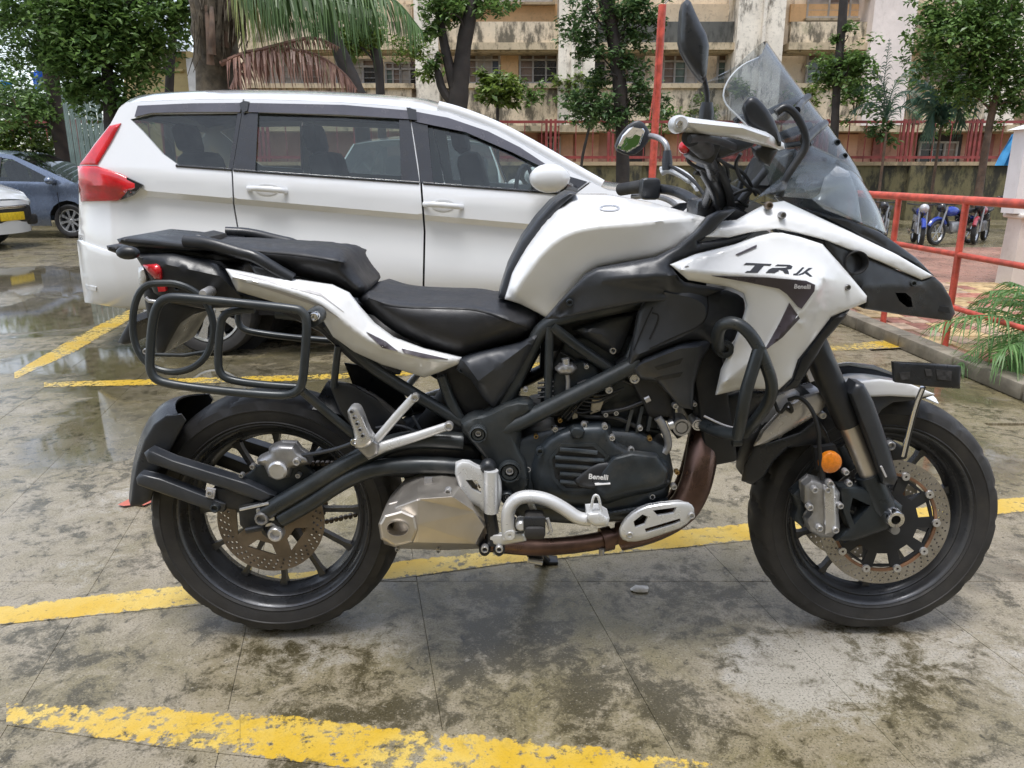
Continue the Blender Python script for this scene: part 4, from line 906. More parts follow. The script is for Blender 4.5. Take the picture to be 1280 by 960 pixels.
bv = [bm.verts.new(B(*MP[n_]) + Vector((0, .10, 0))) for n_ in on_]
for f_ in ('o1 o2 a', 'o2 o3 b a', 'o3 o4 c b', 'o4 o5 c', 'o5 d c', 'o5 o6 g d', 'b c d', 'b d g h', 'h g f e', 'g o6 o7 f', 'e f o8', 'f o7 o8', 'e o8 o9 k', 'k o9 o10', 'a b h', 'h e k', 'a h k', 'o0 o1 a', 'o0 a k', 'o0 k o10'): bm.faces.new([fv[ix[n_]] for n_ in f_.split()])
for i in range(11): j = (i + 1) % 11; bm.faces.new([fv[ix[on_[i]]], bv[i], bv[j], fv[ix[on_[j]]]])
bm.faces.new(bv[::-1]); bmesh.ops.recalc_face_normals(bm, faces=bm.faces); bmesh.ops.triangulate(bm, faces=[f_ for f_ in bm.faces if len(f_.verts) == 4])
bmesh.ops.bevel(bm, geom=[e_ for e_ in bm.edges if e_.calc_face_angle(0) > .12], offset=.0022, segments=2, affect='EDGES', profile=.5); bm.verts.index_update()
mb = MB(); mb.v = [tuple(v.co) for v in bm.verts]; mb.f = [tuple(v.index for v in f_.verts) for f_ in bm.faces]; bm.free()
muf = P_('muffler', mb, MUFF, angle=16)
mb = MB(); hexp = [(473, 655), (480, 643), (502, 637), (519, 644), (523, 662), (516, 679), (493, 684), (476, 674)]
Pn('end_cap', hexp, -.300, MUFF, muf, thick=.06, bulge=.014, bw=4, step=4, angle=20, holes=[[(497 + 13.2 * math.cos(a), 661 + 9.8 * math.sin(a)) for a in np.linspace(0, 2 * math.pi, 20)[:-1]]])
def ellip_tube(cx, cy, ex, ey, t0, t1, m, name, parent):
    mb = MB(); n = 28
    for yo, s in ((t0, 1.0), (t0 - .003, .98), (t0 - .003, .92), (t1, .88)):
        for k in range(n): a = 2 * math.pi * k / n; mb.v.append(tuple(B(cx + ex * s * math.cos(a), cy + ey * s * math.sin(a), yo)))
    mb.f = [(i * n + k, i * n + (k + 1) % n, (i + 1) * n + (k + 1) % n, (i + 1) * n + k) for i in range(3) for k in range(n)]
    return P_(name, mb, m, parent)
ellip_tube(497, 661, 14.5, 10, -.3155, -.24, MUFF, 'tail_pipe', muf)
P_('tail_pipe_bore', panel_mb([(497 + 12.5 * math.cos(a), 661 + 9.2 * math.sin(a)) for a in np.linspace(0, 2 * math.pi, 24)[:-1]], -.245, thick=.01, step=30), DEEP, muf)
bolt(560, 614, -.262, 4.5, parent=muf); bolt(497, 686, -.25, 3, parent=muf); bolt(548, 688, -.25, 3, parent=muf)
Pn('muffler_hanger', [(530, 598), (540, 598), (541, 612), (531, 612)], -.20, GREYALU, thick=.01, step=12)
# ---- rider foot controls
Pn('heel_plate', [(565, 581), (582, 575), (600, 585), (620, 589), (626, 600), (628, 618), (622, 644), (604, 643), (596, 632), (582, 630), (578, 622)], -.215, SILVERP, holes=[[(582, 600), (596, 600), (602, 612), (601, 617), (590, 612)]], thick=.012, bulge=.008, bw=5, step=5, sm=1)
T_('heel_plate_leg', [(614, 588), (614, 640)], -.228, 9, SILVERP, it=0, n=14)
P_('peg_mount', MB().ball(B(610, 583, -.215), .018, 10), SATIN)
T_('linkage', [(612, 640), (616, 662), (616, 680)], -.215, 8, SATIN, it=0)
Pn('lever_mount', [(612, 668), (632, 668), (655, 666), (658, 676), (636, 680), (622, 683), (612, 678)], -.225, SILVERP, thick=.012, bulge=.006, bw=4, step=5)
for q in ((606, 686), (624, 686)):
    c = B(*q, -.22); P_('linkage_boss', MB().lathe(c, [(0, -.012), (.004, -.012), (.006, -.016), (.010, -.016), (.013, -.008), (.0135, .02)], 18), SATIN); bolt(*q, -.232, 5)
T_('brake_pedal', [(636, 672), (634, 652), (636, 634), (646, 623), (662, 620), (684, 624), (706, 636), (722, 648), (738, 650)], -.24, 8.5, SILVERP, n=14)
c = B(637, 668, -.25); P_('pedal_pivot', MB().lathe(c, [(.004, 0), (.004, -.006), (.011, -.006), (.013, 0), (.013, .02)], 18), SILVERP)
Pn('pedal_tip', [(734, 642), (750, 641), (762, 648), (760, 657), (744, 658), (734, 652)], -.27, SILVERP, thick=.05, bulge=.006, bw=4, step=4)
T_('pedal_loop', [(738, 644), (741, 622), (745, 618), (749, 622), (752, 644)], -.26, 1.8, SILVERP)
peg = P_('foot_peg', MB().bbox(B(668, 655, -.27), (.044, .10, .030), .009), RUBBER)
for k in range(4): P_('peg_rib', MB().bbox(B(668, 655, -.235 - .024 * k), (.047, .010, .034), .004), SATIN, peg)
T_('peg_spring', [(684, 648), (689, 664), (686, 668)], -.27, 2.5, SILVER, it=0)
T_('peg_strut', [(662, 626), (668, 640)], -.22, 4, SILVERP, it=0)
c = B(651, 656, -.235); P_('peg_joint', MB().lathe(c, [(0, -.01), (.008, -.01), (.012, -.006), (.012, .02)], 16), SILVERP)
# stand bracket under the pipe
Pn('stand_bracket', [(655, 682), (672, 684), (680, 700), (676, 708), (664, 702), (656, 692)], -.10, DEEP, thick=.04, bulge=.006, bw=4, step=6)
T_('stand_spring', [(660, 700), (678, 703)], -.11, 4, SILVER, it=0)
P_('side_stand', MB().tube([B(640, 650, .12), Vector((B(690, 700).x, D0 + .30, .01))], .013, 10), SATIN)
P_('stand_foot', MB().bbox((B(690, 700).x, D0 + .31, .006), (.07, .045, .012), .004), SATIN)
# ---- swing arm
T_('swing_arm', [(332, 640, -.128), (380, 612, -.132), (440, 576, -.138), (480, 556, -.14), (520, 548, -.14), (580, 552, -.14)], None, 11.5, FRAME, n=14, both=True)
T_('swing_arm', [(352, 648, -.128), (390, 627, -.132), (430, 600, -.14), (470, 584, -.145), (530, 580, -.15), (606, 586, -.15)], None, 11, FRAME, n=14, both=True)
P_('swing_arm_shell', panel_mb([(470, 578), (490, 560), (540, 548), (600, 556), (606, 596), (560, 600), (510, 598), (480, 594)], -.12, solid=True, bulge=.012, bw=10, step=10), SATIN)
Pn('axle_plate', [(298, 632), (320, 628), (345, 624), (356, 632), (352, 656), (330, 662), (308, 664), (300, 656)], -.122, DEEP, thick=.03, bulge=.004, bw=4, step=7, both=True)
Pn('axle_block', [(320, 637), (342, 634), (344, 657), (323, 660)], -.135, SILVER, thick=.02, bulge=.003, bw=3, step=7)
bolt(328, 647, -.140, 9, GREYALU, h=.012); T_('chain_adjuster', [(300, 637), (336, 629)], -.142, 2, SILVER, it=0, n=8); T_('chain_adjuster', [(308, 663), (330, 659)], -.140, 4, SATIN, it=0)
bolt(345, 667, -.140, 10, SILVER, h=.010); bolt(340, 660, -.132, 14, SATIN)
Pn('caliper_bracket', [(300, 600), (325, 580), (380, 580), (398, 596), (400, 612), (360, 630), (330, 640), (312, 620)], -.100, ENGINE, thick=.012, bulge=.004, bw=4, step=7)
cal = Pn('rear_caliper', [(321, 574), (336, 567), (336, 560), (348, 555), (368, 556), (374, 564), (385, 571), (388, 580), (374, 583), (364, 586), (362, 596), (346, 600), (336, 596), (330, 582), (322, 580)], -.120, GREYALU, thick=.03, bulge=.022, bw=9, step=4)
c = B(347, 588, -.145); P_('caliper_piston_cap', MB().lathe(c, [(0, -.006), (.018, -.006), (.022, -.002), (.023, .02)], 20), SILVER, cal)
bolt(371, 577, -.145, 5, parent=cal); bolt(316, 583, -.113, 3.5); bolt(373, 594, -.113, 3.5); bolt(302, 594, -.113, 3)
T_('brake_hose', [(372, 570, -.13), (400, 566, -.14), (425, 560, -.15), (445, 552, -.17)], None, 2.6, GREYPL)
# hugger arms and tyre flap
Pn('hugger_arm', [(180, 566), (186, 562), (216, 575), (310, 604), (330, 613), (344, 620), (330, 628), (300, 618), (185, 578)], -.125, GREYPL, thick=.03, bulge=.006, bw=5, step=7, both=True)
Pn('hugger_arm', [(170, 598), (174, 592), (200, 598), (262, 622), (282, 630), (280, 640), (262, 638), (172, 606)], -.125, GREYPL, thick=.025, bulge=.005, bw=4, step=7, both=True)
bolt(269, 635, -.135, 6, ENGINE); bolt(263, 616, -.13, 4)
Pn('reflector_tab', [(258, 610), (269, 612), (267, 624), (257, 621)], -.132, GREYDECAL, thick=.006, step=9)
Pn('hugger_mount', [(266, 610), (300, 612), (322, 622), (306, 640), (276, 634)], -.118, DEEP, thick=.02, step=9, bulge=.003, bw=4)
fl = [(163, 632), (166, 604), (171, 578), (180, 550), (192, 530), (207, 519), (222, 517)]
mb = MB(); q = smooth([(x, y, 0) for x, y in fl], 2); nW = 8
for (x, y, _) in q:
    p = B(x, y, -.085)
    for k in range(nW + 1):
        s = -1 + 2 * k / nW; mb.v.append((p.x - .030 * (1 - s * s), D0 + s * .085, p.z + .012 * (1 - s * s)))
w_ = nW + 1; mb.f = [(i * w_ + k, i * w_ + k + 1, (i + 1) * w_ + k + 1, (i + 1) * w_ + k) for i in range(len(q) - 1) for k in range(nW)]
def thicken(mb, t):
    bm = bmesh.new(); vs = [bm.verts.new(v) for v in mb.v]; [bm.faces.new([vs[i] for i in f]) for f in mb.f]
    bmesh.ops.recalc_face_normals(bm, faces=bm.faces); bmesh.ops.solidify(bm, geom=bm.faces[:], thickness=t); bm.verts.index_update()
    o = MB(); o.v = [tuple(v.co) for v in bm.verts]; o.f = [tuple(v.index for v in f.verts) for f in bm.faces]; bm.free(); return o
P_('tyre_flap', thicken(mb, .004), SATIN)
Pn('tyre_flap_side', [(163, 632), (166, 604), (171, 578), (180, 550), (192, 530), (207, 519), (226, 518), (232, 526), (214, 560), (198, 590), (188, 626), (176, 632)], -.088, SATIN, thick=.006, bulge=.004, bw=5, step=7, both=True)
# inner hugger above the tyre, tube to it
mb = MB(); q = smooth([(410, 476, 0), (438, 480, 0), (466, 492, 0), (492, 512, 0), (514, 540, 0), (524, 566, 0)], 2)
for (x, y, _) in q:
    p = B(x, y, 0)
    for k in range(nW + 1):
        s = -1 + 2 * k / nW; mb.v.append((p.x - .02 * s * s, D0 + s * .085, p.z - .045 * s * s))
mb.f = [(i * w_ + k, i * w_ + k + 1, (i + 1) * w_ + k + 1, (i + 1) * w_ + k) for i in range(len(q) - 1) for k in range(nW)]
P_('rear_hugger', thicken(mb, .004), SATIN)
Pn('hugger_side', [(410, 477), (440, 481), (470, 498), (492, 520), (505, 545), (470, 540), (440, 535), (425, 515)], -.092, SATIN, thick=.006, bulge=.006, bw=8, step=7, both=True)
P_('shock_absorber', MB().tube([B(590, 455, 0), B(520, 555, 0)], .03, 14), DEEP)
T_('cable', [(516, 520), (530, 545), (545, 568), (575, 575)], -.12, 2, GREYPL); T_('cable', [(470, 535), (500, 530), (530, 545), (550, 565)], -.11, 2.2, GREYPL)
# ---- passenger peg brackets
def peg_mb():
    return [('peg_bracket', MB().tube(BP([(518, 496), (496, 520), (462, 560)], -.165, 0), .0095, 12, flat=.7), SILVERP), ('peg_bracket', MB().tube(BP([(562, 532), (520, 546), (480, 558), (458, 568)], -.165, 0), [.010, .011, .013, .014], 12, flat=.7), SILVERP),
            ('peg_knuckle', panel_mb([(448, 546), (462, 546), (474, 556), (472, 568), (460, 574), (448, 562)], -.175, thick=.025, bulge=.006, bw=5, step=5), GREYALU)]
for nm, mb, m in peg_mb(): P_(nm, mb, m); P_(nm, mirrored(mb), m)
pp = Pn('passenger_peg', [(433, 516), (438, 508), (447, 508), (452, 516), (460, 538), (468, 550), (460, 560), (446, 562), (440, 554), (444, 544)], -.20, SILVER, thick=.025, bulge=.012, bw=6, step=4, sm=1)
for k in range(5): bolt(440 + k * 3.4, 514 + k * 7.5, -.212, 3, GREYALU, 'peg_stud', parent=pp)
bolt(519, 497, -.176, 5.5); bolt(561, 533, -.178, 6); bolt(443, 552, -.205, 5, CHROME)
# ---- tail: white panel, black housing, rack, lamp
tail = Pn('tail_panel', [(282, 336, -.155), (325, 343, -.150), (375, 350, -.145), (415, 356, -.145), (436, 366, -.145), (450, 384, -.15), (468, 404, -.15), (492, 422, -.152), (530, 436, -.155), (577, 447, -.15), (574, 455, -.15), (548, 466, -.14), (530, 472, -.135), (505, 464, -.135), (478, 456, -.135), (442, 440, -.135), (416, 421, -.135), (402, 398, -.138), (370, 386, -.138), (330, 374, -.138), (296, 364, -.14)], -.14, PAINT, both=True, step=5, bulge=.006, bw=5, thick=.006, angle=80,
  creases=[[(290, 346, -.172), (345, 358, -.172), (400, 376, -.172), (432, 404, -.175), (470, 432, -.178), (520, 446, -.172), (560, 452, -.16)]])
for ol in ([(292, 341), (345, 351), (400, 366), (430, 390), (402, 370), (345, 355)], [(300, 351), (350, 363), (402, 381), (425, 398), (400, 384), (350, 367)]):
    Pn('tail_pinstripe', ol, 0, GREYDECAL, tail, on='tail_panel', step=4)
Pn('tail_inset', [(458, 415), (482, 427), (497, 439), (478, 435)], 0, DARKDECAL, tail, on='tail_panel', step=3, lift=.0025); Pn('tail_inset', [(502, 436), (560, 449), (530, 448), (505, 441)], 0, DARKDECAL, tail, on='tail_panel', step=3, lift=.0025)
Pn('tail_housing', [(168, 318), (215, 316), (272, 328), (284, 338), (298, 364), (345, 377), (400, 396), (440, 440), (500, 468), (470, 470), (440, 452), (400, 415), (350, 390), (300, 384), (255, 386), (214, 380), (192, 366), (182, 340)], -.115, SATIN, solid=True, bulge=.014, bw=10, step=7, creases=[[(205, 330, -.13), (275, 345, -.14), (300, 370, -.13)]])
Pn('tail_light', [(178, 331), (196, 329), (204, 333), (204, 351), (193, 349), (184, 340)], -.128, REDL, solid=True, bulge=.02, bw=8, step=4)
Pn('side_marker', [(196, 355), (206, 354), (207, 364), (198, 365)], -.145, REDL, thick=.01, step=6)
Pn('plate_lamp', [(173, 334), (179, 332), (184, 346), (183, 356), (174, 357), (172, 345)], -.115, SILVERP, solid=True, bulge=.008, bw=4, step=5)
Pn('plate_holder', [(178, 358), (200, 362), (235, 378), (262, 388), (242, 393), (226, 404), (206, 440), (197, 446), (190, 420), (184, 395)], -.085, SATIN, solid=True, bulge=.01, bw=8, step=8)
Pn('plate_edge', [(147, 428), (164, 396), (172, 402), (168, 428), (156, 431)], -.08, SATIN, solid=True, bulge=.006, bw=5, step=8)
T_('plate_stay', [(182, 372), (186, 376), (200, 378)], -.13, 2.5, SILVERP, it=0)
# saree guard: bent tube loop and thin ring
T_('guard_ring', [(198, 354), (222, 354), (248, 366), (263, 386), (268, 412), (262, 440), (246, 458), (222, 466), (198, 463), (180, 452), (168, 430), (165, 400), (170, 372), (182, 356)], -.175, 4.3, FRAME, n=10, closed=True)
T_('guard_stay', [(178, 443), (230, 444), (268, 438)], -.16, 2.5, FRAME, it=0)
bolt(183, 439, -.185, 4)
T_('pannier_frame', [(187, 452), (190, 405), (196, 382), (206, 373), (222, 371), (300, 379), (368, 386), (378, 389), (384, 400), (382, 436), (379, 474), (374, 488), (362, 494), (340, 494), (270, 488), (210, 480), (194, 474), (188, 464)], -.265, 5.6, FRAME, n=12, closed=True, both=True)
T_('pannier_frame', [(318, 386), (292, 388), (279, 394), (275, 408), (272, 455), (276, 469), (290, 476), (330, 481), (374, 484)], -.25, 5.0, FRAME, n=12)
T_('pannier_stay', [(376, 487, -.26), (400, 508, -.22), (432, 535, -.19), (452, 550, -.18)], None, 5.5, FRAME, it=1, both=True)
T_('pannier_stay', [(423, 432, -.12), (420, 458, -.11), (417, 484, -.10)], None, 4.5, FRAME, it=1)
c = B(393, 396, -.22); P_('pannier_mount', MB().lathe(c, [(0, -.03), (.016, -.03), (.018, -.026), (.0185, .03)], 20), FRAME); bolt(393, 396, -.252, 6, CHROME)
c = B(258, 366, -.17); P_('pannier_mount', MB().lathe(c, [(0, -.02), (.008, -.02), (.010, -.014), (.012, .04)], 16), SILVER)
T_('pannier_stay', [(258, 366, -.15), (262, 378, -.20), (266, 378, -.26)], None, 4, FRAME, it=0, both=True)
for q in ((243, 338), (267, 337), (222, 360)): bolt(*q, -.135, 3.5, ENGINE)
# rack
Pn('luggage_rack', [(146, 299), (156, 296), (190, 299), (236, 304), (262, 307), (262, 314), (236, 314), (200, 312), (160, 307), (149, 304)], -.115, SATIN, solid=True, bulge=.012, bw=5, step=6)
T_('grab_rail', [(232, 301, -.12), (262, 304, -.135), (300, 316, -.145), (318, 320, -.15), (340, 334, -.15), (366, 349, -.145)], None, 8, SATIN, n=14, both=True)
Pn('grab_rail_foot', [(312, 330), (336, 334), (366, 348), (362, 353), (332, 350), (320, 345)], -.15, SATIN, both=True, thick=.03, bulge=.008, bw=6, step=6)
Pn('rack_underframe', [(160, 306), (235, 312), (300, 322), (310, 328), (240, 326), (170, 320)], -.09, DEEP, solid=True, step=8, bulge=.01, bw=6)
Pn('rack_knob', [(238, 294), (246, 292), (262, 296), (264, 301), (244, 300)], -.05, SATIN, solid=True, bulge=.008, bw=4, step=4)
Pn('rack_latch', [(133, 307), (148, 306), (164, 310), (172, 316), (168, 323), (150, 322), (146, 317), (135, 313)], -.04, SATIN, solid=True, bulge=.012, bw=5, step=4)
P_('turn_signal', MB().ball(B(160, 316, -.16), .018, 8, (1.4, .8, .8)), SATIN)
P_('turn_signal', MB().ball(B(160, 316, .16), .018, 8, (1.4, .8, .8)), SATIN)
# ---- front fork, fender, caliper
for s in (-1, 1):
    yo = s * .105
    def fp(px, py, o=yo):                        # traced on the near leg, mirrored for the far one
        p = B(px, py, -.105); return Vector((p.x, D0 + o, p.z))
    P_('fork_leg', MB().tube([fp(985, 360), fp(1018, 432), fp(1044, 492), fp(1060, 530)], [.026, .030, .030, .028], 18), SATIN)
    P_('fork_slider', MB().tube([fp(1056, 520), fp(1090, 602)], .0215, 18), MUFF)
    P_('fork_bottom', MB().tube([fp(1084, 592), fp(1100, 628), fp(1112, 648)], [.028, .032, .026], 18), ENGINE)
    mb = panel_mb([(1062, 492), (1070, 478), (1080, 480), (1092, 502), (1112, 560), (1122, 598), (1118, 606), (1104, 606), (1092, 570)], -.14, thick=.04, bulge=.012, bw=8, step=6)
    P_('fork_guard', mb if s < 0 else mirrored(mb), GREYPL)
    mb = panel_mb([(1048, 608), (1072, 608), (1108, 616), (1128, 632), (1124, 656), (1108, 662), (1068, 676), (1044, 676), (1060, 660), (1052, 640)], -.115, thick=.03, bulge=.012, bw=7, step=6, holes=[[(1066, 622), (1088, 632), (1068, 656), (1062, 640)]])
    P_('caliper_mount', mb if s < 0 else mirrored(mb), ENGINE)
Pn('fork_decal', [(1004, 456), (1009, 454), (1018, 476), (1013, 478)], -.140, GREYDECAL, thick=.01, step=9)
Pn('guard_decal', [(1101, 584), (1103, 583), (1109, 596), (1107, 597)], -.156, GREYDECAL, thick=.006, step=9)
c = B(1118, 648, -.148); P_('axle_nut', MB().lathe(c, [(.010, .02), (.011, -.008), (.019, -.010), (.022, -.004), (.022, .04)], 24), CHROME)
P_('wheel_axle', MB().cyl(FWC + Vector((0, -.132, 0)), FWC + Vector((0, .132, 0)), .011), GREYALU, fw)
P_('wheel_axle', MB().cyl(RWC + Vector((0, -.130, 0)), RWC + Vector((0, .130, 0)), .011), GREYALU, rw)
cal = Pn('front_caliper', [(1004, 606), (1014, 598), (1030, 602), (1042, 604), (1050, 616), (1048, 640), (1050, 660), (1040, 672), (1026, 672), (1012, 664), (1006, 650), (1014, 640), (1004, 628)], -.125, GREYALU, thick=.03, bulge=.018, bw=7, step=4)
Pn('caliper_bridge', [(1029, 606), (1044, 606), (1046, 664), (1031, 668)], -.145, SILVER, cal, thick=.02, bulge=.006, bw=4, step=5)
for q in ((1037, 604), (1034, 612), (1024, 660), (1044, 662), (1018, 612), (1012, 634)): bolt(*q, -.150, 4.5, parent=cal)
for q in ((1057, 590), (1061, 604), (1050, 632)): bolt(*q, -.140, 4)
Pn('caliper_inner', [(990, 618), (1004, 606), (1008, 640), (1004, 660), (992, 650), (996, 636)], -.10, ENGINE, thick=.03, bulge=.008, bw=5, step=5)
c = B(1037, 577, -.135); rr = 14 * mpp(c)
P_('side_reflector', MB().lathe(c, [(0, -.012), (rr * .8, -.011), (rr * .97, -.008), (rr, -.004), (rr, .004)], 28), AMBER)
Pn('reflector_stay', [(1018, 560), (1044, 556), (1052, 572), (1044, 590), (1020, 588)], -.115, DEEP, thick=.015, step=9)
T_('brake_hose', [(985, 500, -.10), (1000, 495, -.11), (1016, 512, -.13), (1024, 540, -.14), (1024, 560, -.14), (1028, 600, -.14)], None, 2.6, DEEP)
T_('brake_hose', [(968, 502, -.10), (975, 520, -.11), (986, 500, -.11), (992, 518, -.1), (980, 508, -.1)], None, 2.2, DEEP)
# fender: shells over the tyre built as arcs about the wheel centre, edges traced
def fender(edge_outer, hw, drop, m, name, nW=8, parent=None):
    mb = MB(); q = smooth([(x, y, 0) for x, y in edge_outer], 2)
    for (x, y, _) in q:
        p = B(x, y, -hw * .6); d = (Vector((FWC.x, 0, FWC.z)) - Vector((p.x, 0, p.z))).normalized()
        for k in range(nW + 1):
            s = -1 + 2 * k / nW; v = Vector((p.x, D0 + s * hw, p.z)) + d * (drop * abs(s) ** 3); mb.v.append(tuple(v))
    w_ = nW + 1; mb.f = [(i * w_ + k, i * w_ + k + 1, (i + 1) * w_ + k + 1, (i + 1) * w_ + k) for i in range(len(q) - 1) for k in range(nW)]
    return P_(name, thicken(mb, .003), m, parent)
fen = fender([(930, 598), (934, 575), (946, 548), (966, 522), (990, 502), (1012, 490)], .075, .02, SATIN, 'front_fender')
FSIL = mat('fender_silver_paint', (.50, .49, .49), .3, .5, .05, 8, coat=.4, dust=.1)
fender([(946, 552), (958, 532), (980, 508), (1004, 494), (1026, 488)], .079, .03, FSIL, 'fender_top', parent=fen)
Pn('fender_side', [(927, 601), (930, 582), (944, 556), (958, 554), (1000, 540), (1022, 522), (1034, 540), (1040, 560), (1012, 556), (985, 560), (968, 576), (955, 596), (940, 606)], -.080, SATIN, fen, thick=.004, bulge=.006, bw=6, step=6, both=True)
Pn('fender_top_side', [(942, 558), (952, 538), (974, 514), (1000, 496), (1026, 489), (1034, 500), (1026, 516), (1002, 530), (974, 546), (956, 555)], -.088, FSIL, fen, thick=.004, bulge=.012, bw=9, step=5, both=True)
fender([(1062, 480), (1090, 476), (1120, 479), (1148, 486), (1168, 494)], .072, .012, PAINT, 'fender_front', parent=fen)
Pn('fender_front_side', [(1064, 480), (1096, 477), (1130, 482), (1168, 494), (1148, 500), (1116, 503), (1102, 512), (1094, 524), (1080, 508)], -.076, GREYPL, fen, thick=.004, bulge=.005, bw=5, step=6, both=True)
Pn('fender_front_upper', [(1070, 478), (1100, 474.5), (1134, 478.5), (1169, 493), (1150, 497), (1112, 495), (1086, 496)], -.086, PAINT, fen, thick=.008, step=5, bulge=.003, bw=3, both=True)
bolt(1028, 519, -.09, 4.5)
# front number plate on its bracket
np_ = Pn('number_plate', [(1117, 453), (1160, 455), (1201, 458), (1200, 486), (1158, 483), (1119, 478)], -.20, mat('black_number_plate', (.016, .018, .022), .35, 0, .3, 20), thick=.012, bulge=.003, bw=3, step=8)
for ol in ([(1124, 466), (1137, 465), (1138, 474), (1126, 475)], [(1156, 461), (1164, 462), (1166, 470), (1158, 470)], [(1170, 462), (1190, 464), (1189, 476), (1172, 474)]):
    Pn('plate_smudge', ol, -.2045, mat('worn_plate_smudge', (.035, .034, .036), .7, 0, .6, 90), np_, thick=.002, step=30)
T_('plate_bracket', [(1153, 484, -.19), (1144, 505, -.17), (1134, 545, -.15), (1128, 570, -.14)], None, 2.6, CHROME, it=1)
T_('plate_bracket', [(1155, 484, -.19), (1147, 505, -.17), (1140, 530, -.15), (1131, 572, -.14)], None, 2.2, SATIN, it=1)
Pn('plate_bracket_foot', [(1105, 556), (1118, 552), (1134, 562), (1132, 574), (1110, 576)], -.12, DEEP, thick=.03, bulge=.004, bw=4, step=7)
bolt(1113, 557, -.135, 6, GREYALU)
# the motorcycle rests on its side stand: the wheels lean away about the line where the tyres touch the ground
LEAN = R(5); done_ = set()
for wh in (fw, rw):
    for o in (wh, *wh.children):
        if o.data.name in done_: continue
        done_.add(o.data.name)
        for v in o.data.vertices:
            y, z = v.co.y, v.co.z; v.co.y = y * math.cos(LEAN) + z * math.sin(LEAN) - .02; v.co.z = -y * math.sin(LEAN) + z * math.cos(LEAN)
# ================================================================== CARS
def sstep(a, b, x):
    t = min(1, max(0, (x - a) / (b - a))); return t * t * (3 - 2 * t)
BLACKGLOSS = mat('gloss_black_trim', (.018, .019, .022), .18, 0, .1, 6, coat=.4)
VISOR = mat('smoked_visor', (.07, .068, .085), .2, 0, .15, 5, coat=.5)
LINER = mat('dark_interior', (.018, .018, .020), .8, 0, .2)
SEATF = mat('seat_fabric', (.016, .016, .018), .85, 0, .2, 20)
ALLOY = mat('alloy_rim', (.60, .61, .62), .28, .7, .06, 20, dust=.15)
def car_wheel(root, C, r, w, sgn, add, nsp=8, rimr=.70):
    """tyre, rim with spokes; sgn -1 when the outside faces -y"""
    hw = w / 2
    pr = [(r * rimr, -hw * .8), (r * .8, -hw), (r * .93, -hw), (r * .985, -hw * .8), (r, -hw * .45)]; pr += [(a, -b) for a, b in pr[::-1]]
    ty = add('wheel', MB().lathe(C, pr, 48), RUBBER)
    rr = r * rimr; y = sgn * hw
    add('rim', MB().lathe(C, [(rr * 1.01, y * .80), (rr * .99, y * .88), (rr * .93, y * .84), (rr * .90, y * .4), (rr * .88, -y * .6)], 40), ALLOY, ty)
    add('brake_drum', MB().lathe(C, [(0, y * .15), (rr * .8, y * .15), (rr * .86, -y * .2)], 24), LINER, ty)
    for k in range(nsp):
        a = 2 * math.pi * k / nsp + .2; d = Vector((math.cos(a), 0, math.sin(a))); t = Vector((-math.sin(a), 0, math.cos(a))); q = MB()
        P8 = []
        for rad, wd, yy in ((rr * .18, rr * .11, y * .66), (rr * .55, rr * .085, y * .74), (rr * .92, rr * .15, y * .80)):
            c = C + d * rad
            P8 += [c + t * wd + Vector((0, yy, 0)), c - t * wd + Vector((0, yy, 0)), c - t * wd * .8 + Vector((0, yy - y * .25, 0)), c + t * wd * .8 + Vector((0, yy - y * .25, 0))]
        q.v = [tuple(v) for v in P8]; q.f = [(i * 4 + k2, i * 4 + (k2 + 1) % 4, i * 4 + 4 + (k2 + 1) % 4, i * 4 + 4 + k2) for i in range(2) for k2 in range(4)]
        add('wheel_spoke', q, ALLOY, ty)
    add('wheel_cap', MB().lathe(C, [(0, y * .74), (rr * .16, y * .73), (rr * .2, y * .6), (rr * .2, y * .3)], 20), ALLOY, ty)
    return ty
# ------------------------------------------------------------------ the white people carrier right behind the motorcycle
Y0 = 4.77; CW = 1.72; YC = Y0 + CW / 2
van = thing('minivan', (-1.35, YC, 0), 'white seven seat minivan parked side on right behind the motorcycle', 'car', 'parked cars')
XR, XF = -2.72, 1.67
def cprof(x, z):
    zc = 1.033 - .085 * (x + 2.32); zb = zc + .10; y = 0.0
    if z > zc: y += (min(z, zb) - zc) * .10
    if z > zb: y += (z - zb) * .36
    if z <= zc:
        y += .030 * sstep(zc, zc - .035, z) * (1 - sstep(zc - .06, zc - .34, z))
        y -= .012 * sstep(zc - .15, zc - .4, z)
        if z < .52: y += ((.52 - z) / .25) ** 2 * .07
    t = max(0, (XR + .42 - x) / .42); y += .26 * (1 - math.sqrt(max(0, 1 - min(1, t) ** 2)))
    t = max(0, (x - XF + .7) / .7); y += .40 * (1 - math.sqrt(max(0, 1 - min(1, t) ** 2)))
    return y
def CY(px, py, d=0.0):
    Y = Y0
    for _ in range(5): p = at(px, py, Y); Y = Y0 + cprof(p.x, p.z) + d
    return at(px, py, Y)
def V_(name, mb, m, parent=None, **k): return part(name, mb, m, van, parent, **k)
def Cn(name, ol, m, d=0.0, parent=None, both=True, thick=.02, step=14, label=None, **k):
    mb = panel_mb(ol, d, thick, fn=CY, step=step, **k); o = V_(name, mb, m, parent, label=label)
    if both: V_(name, mirrored(mb, YC), m, parent)
    return o
def arc(cx, cy, r, a0, a1, n=10): return [(cx + r * math.cos(R(a)), cy - r * math.sin(R(a))) for a in np.linspace(a0, a1, n)]
def cline(a, b, dz):
    out = []
    for px in np.linspace(a, b, 12):
        x = (px - 640) / F * (Y0 * CP + .05)
        for _ in range(3):
            z = 1.033 - .085 * (x + 2.32) + dz; q = proj(Vector((x, Y0 + cprof(x, z), z))); x += (px - q[0]) * .005
        out.append((px, q[1], 0.0))
    return out
def clines(a, b): return [cline(a, b, dz) for dz in (.0, -.018, -.036, -.06)] 
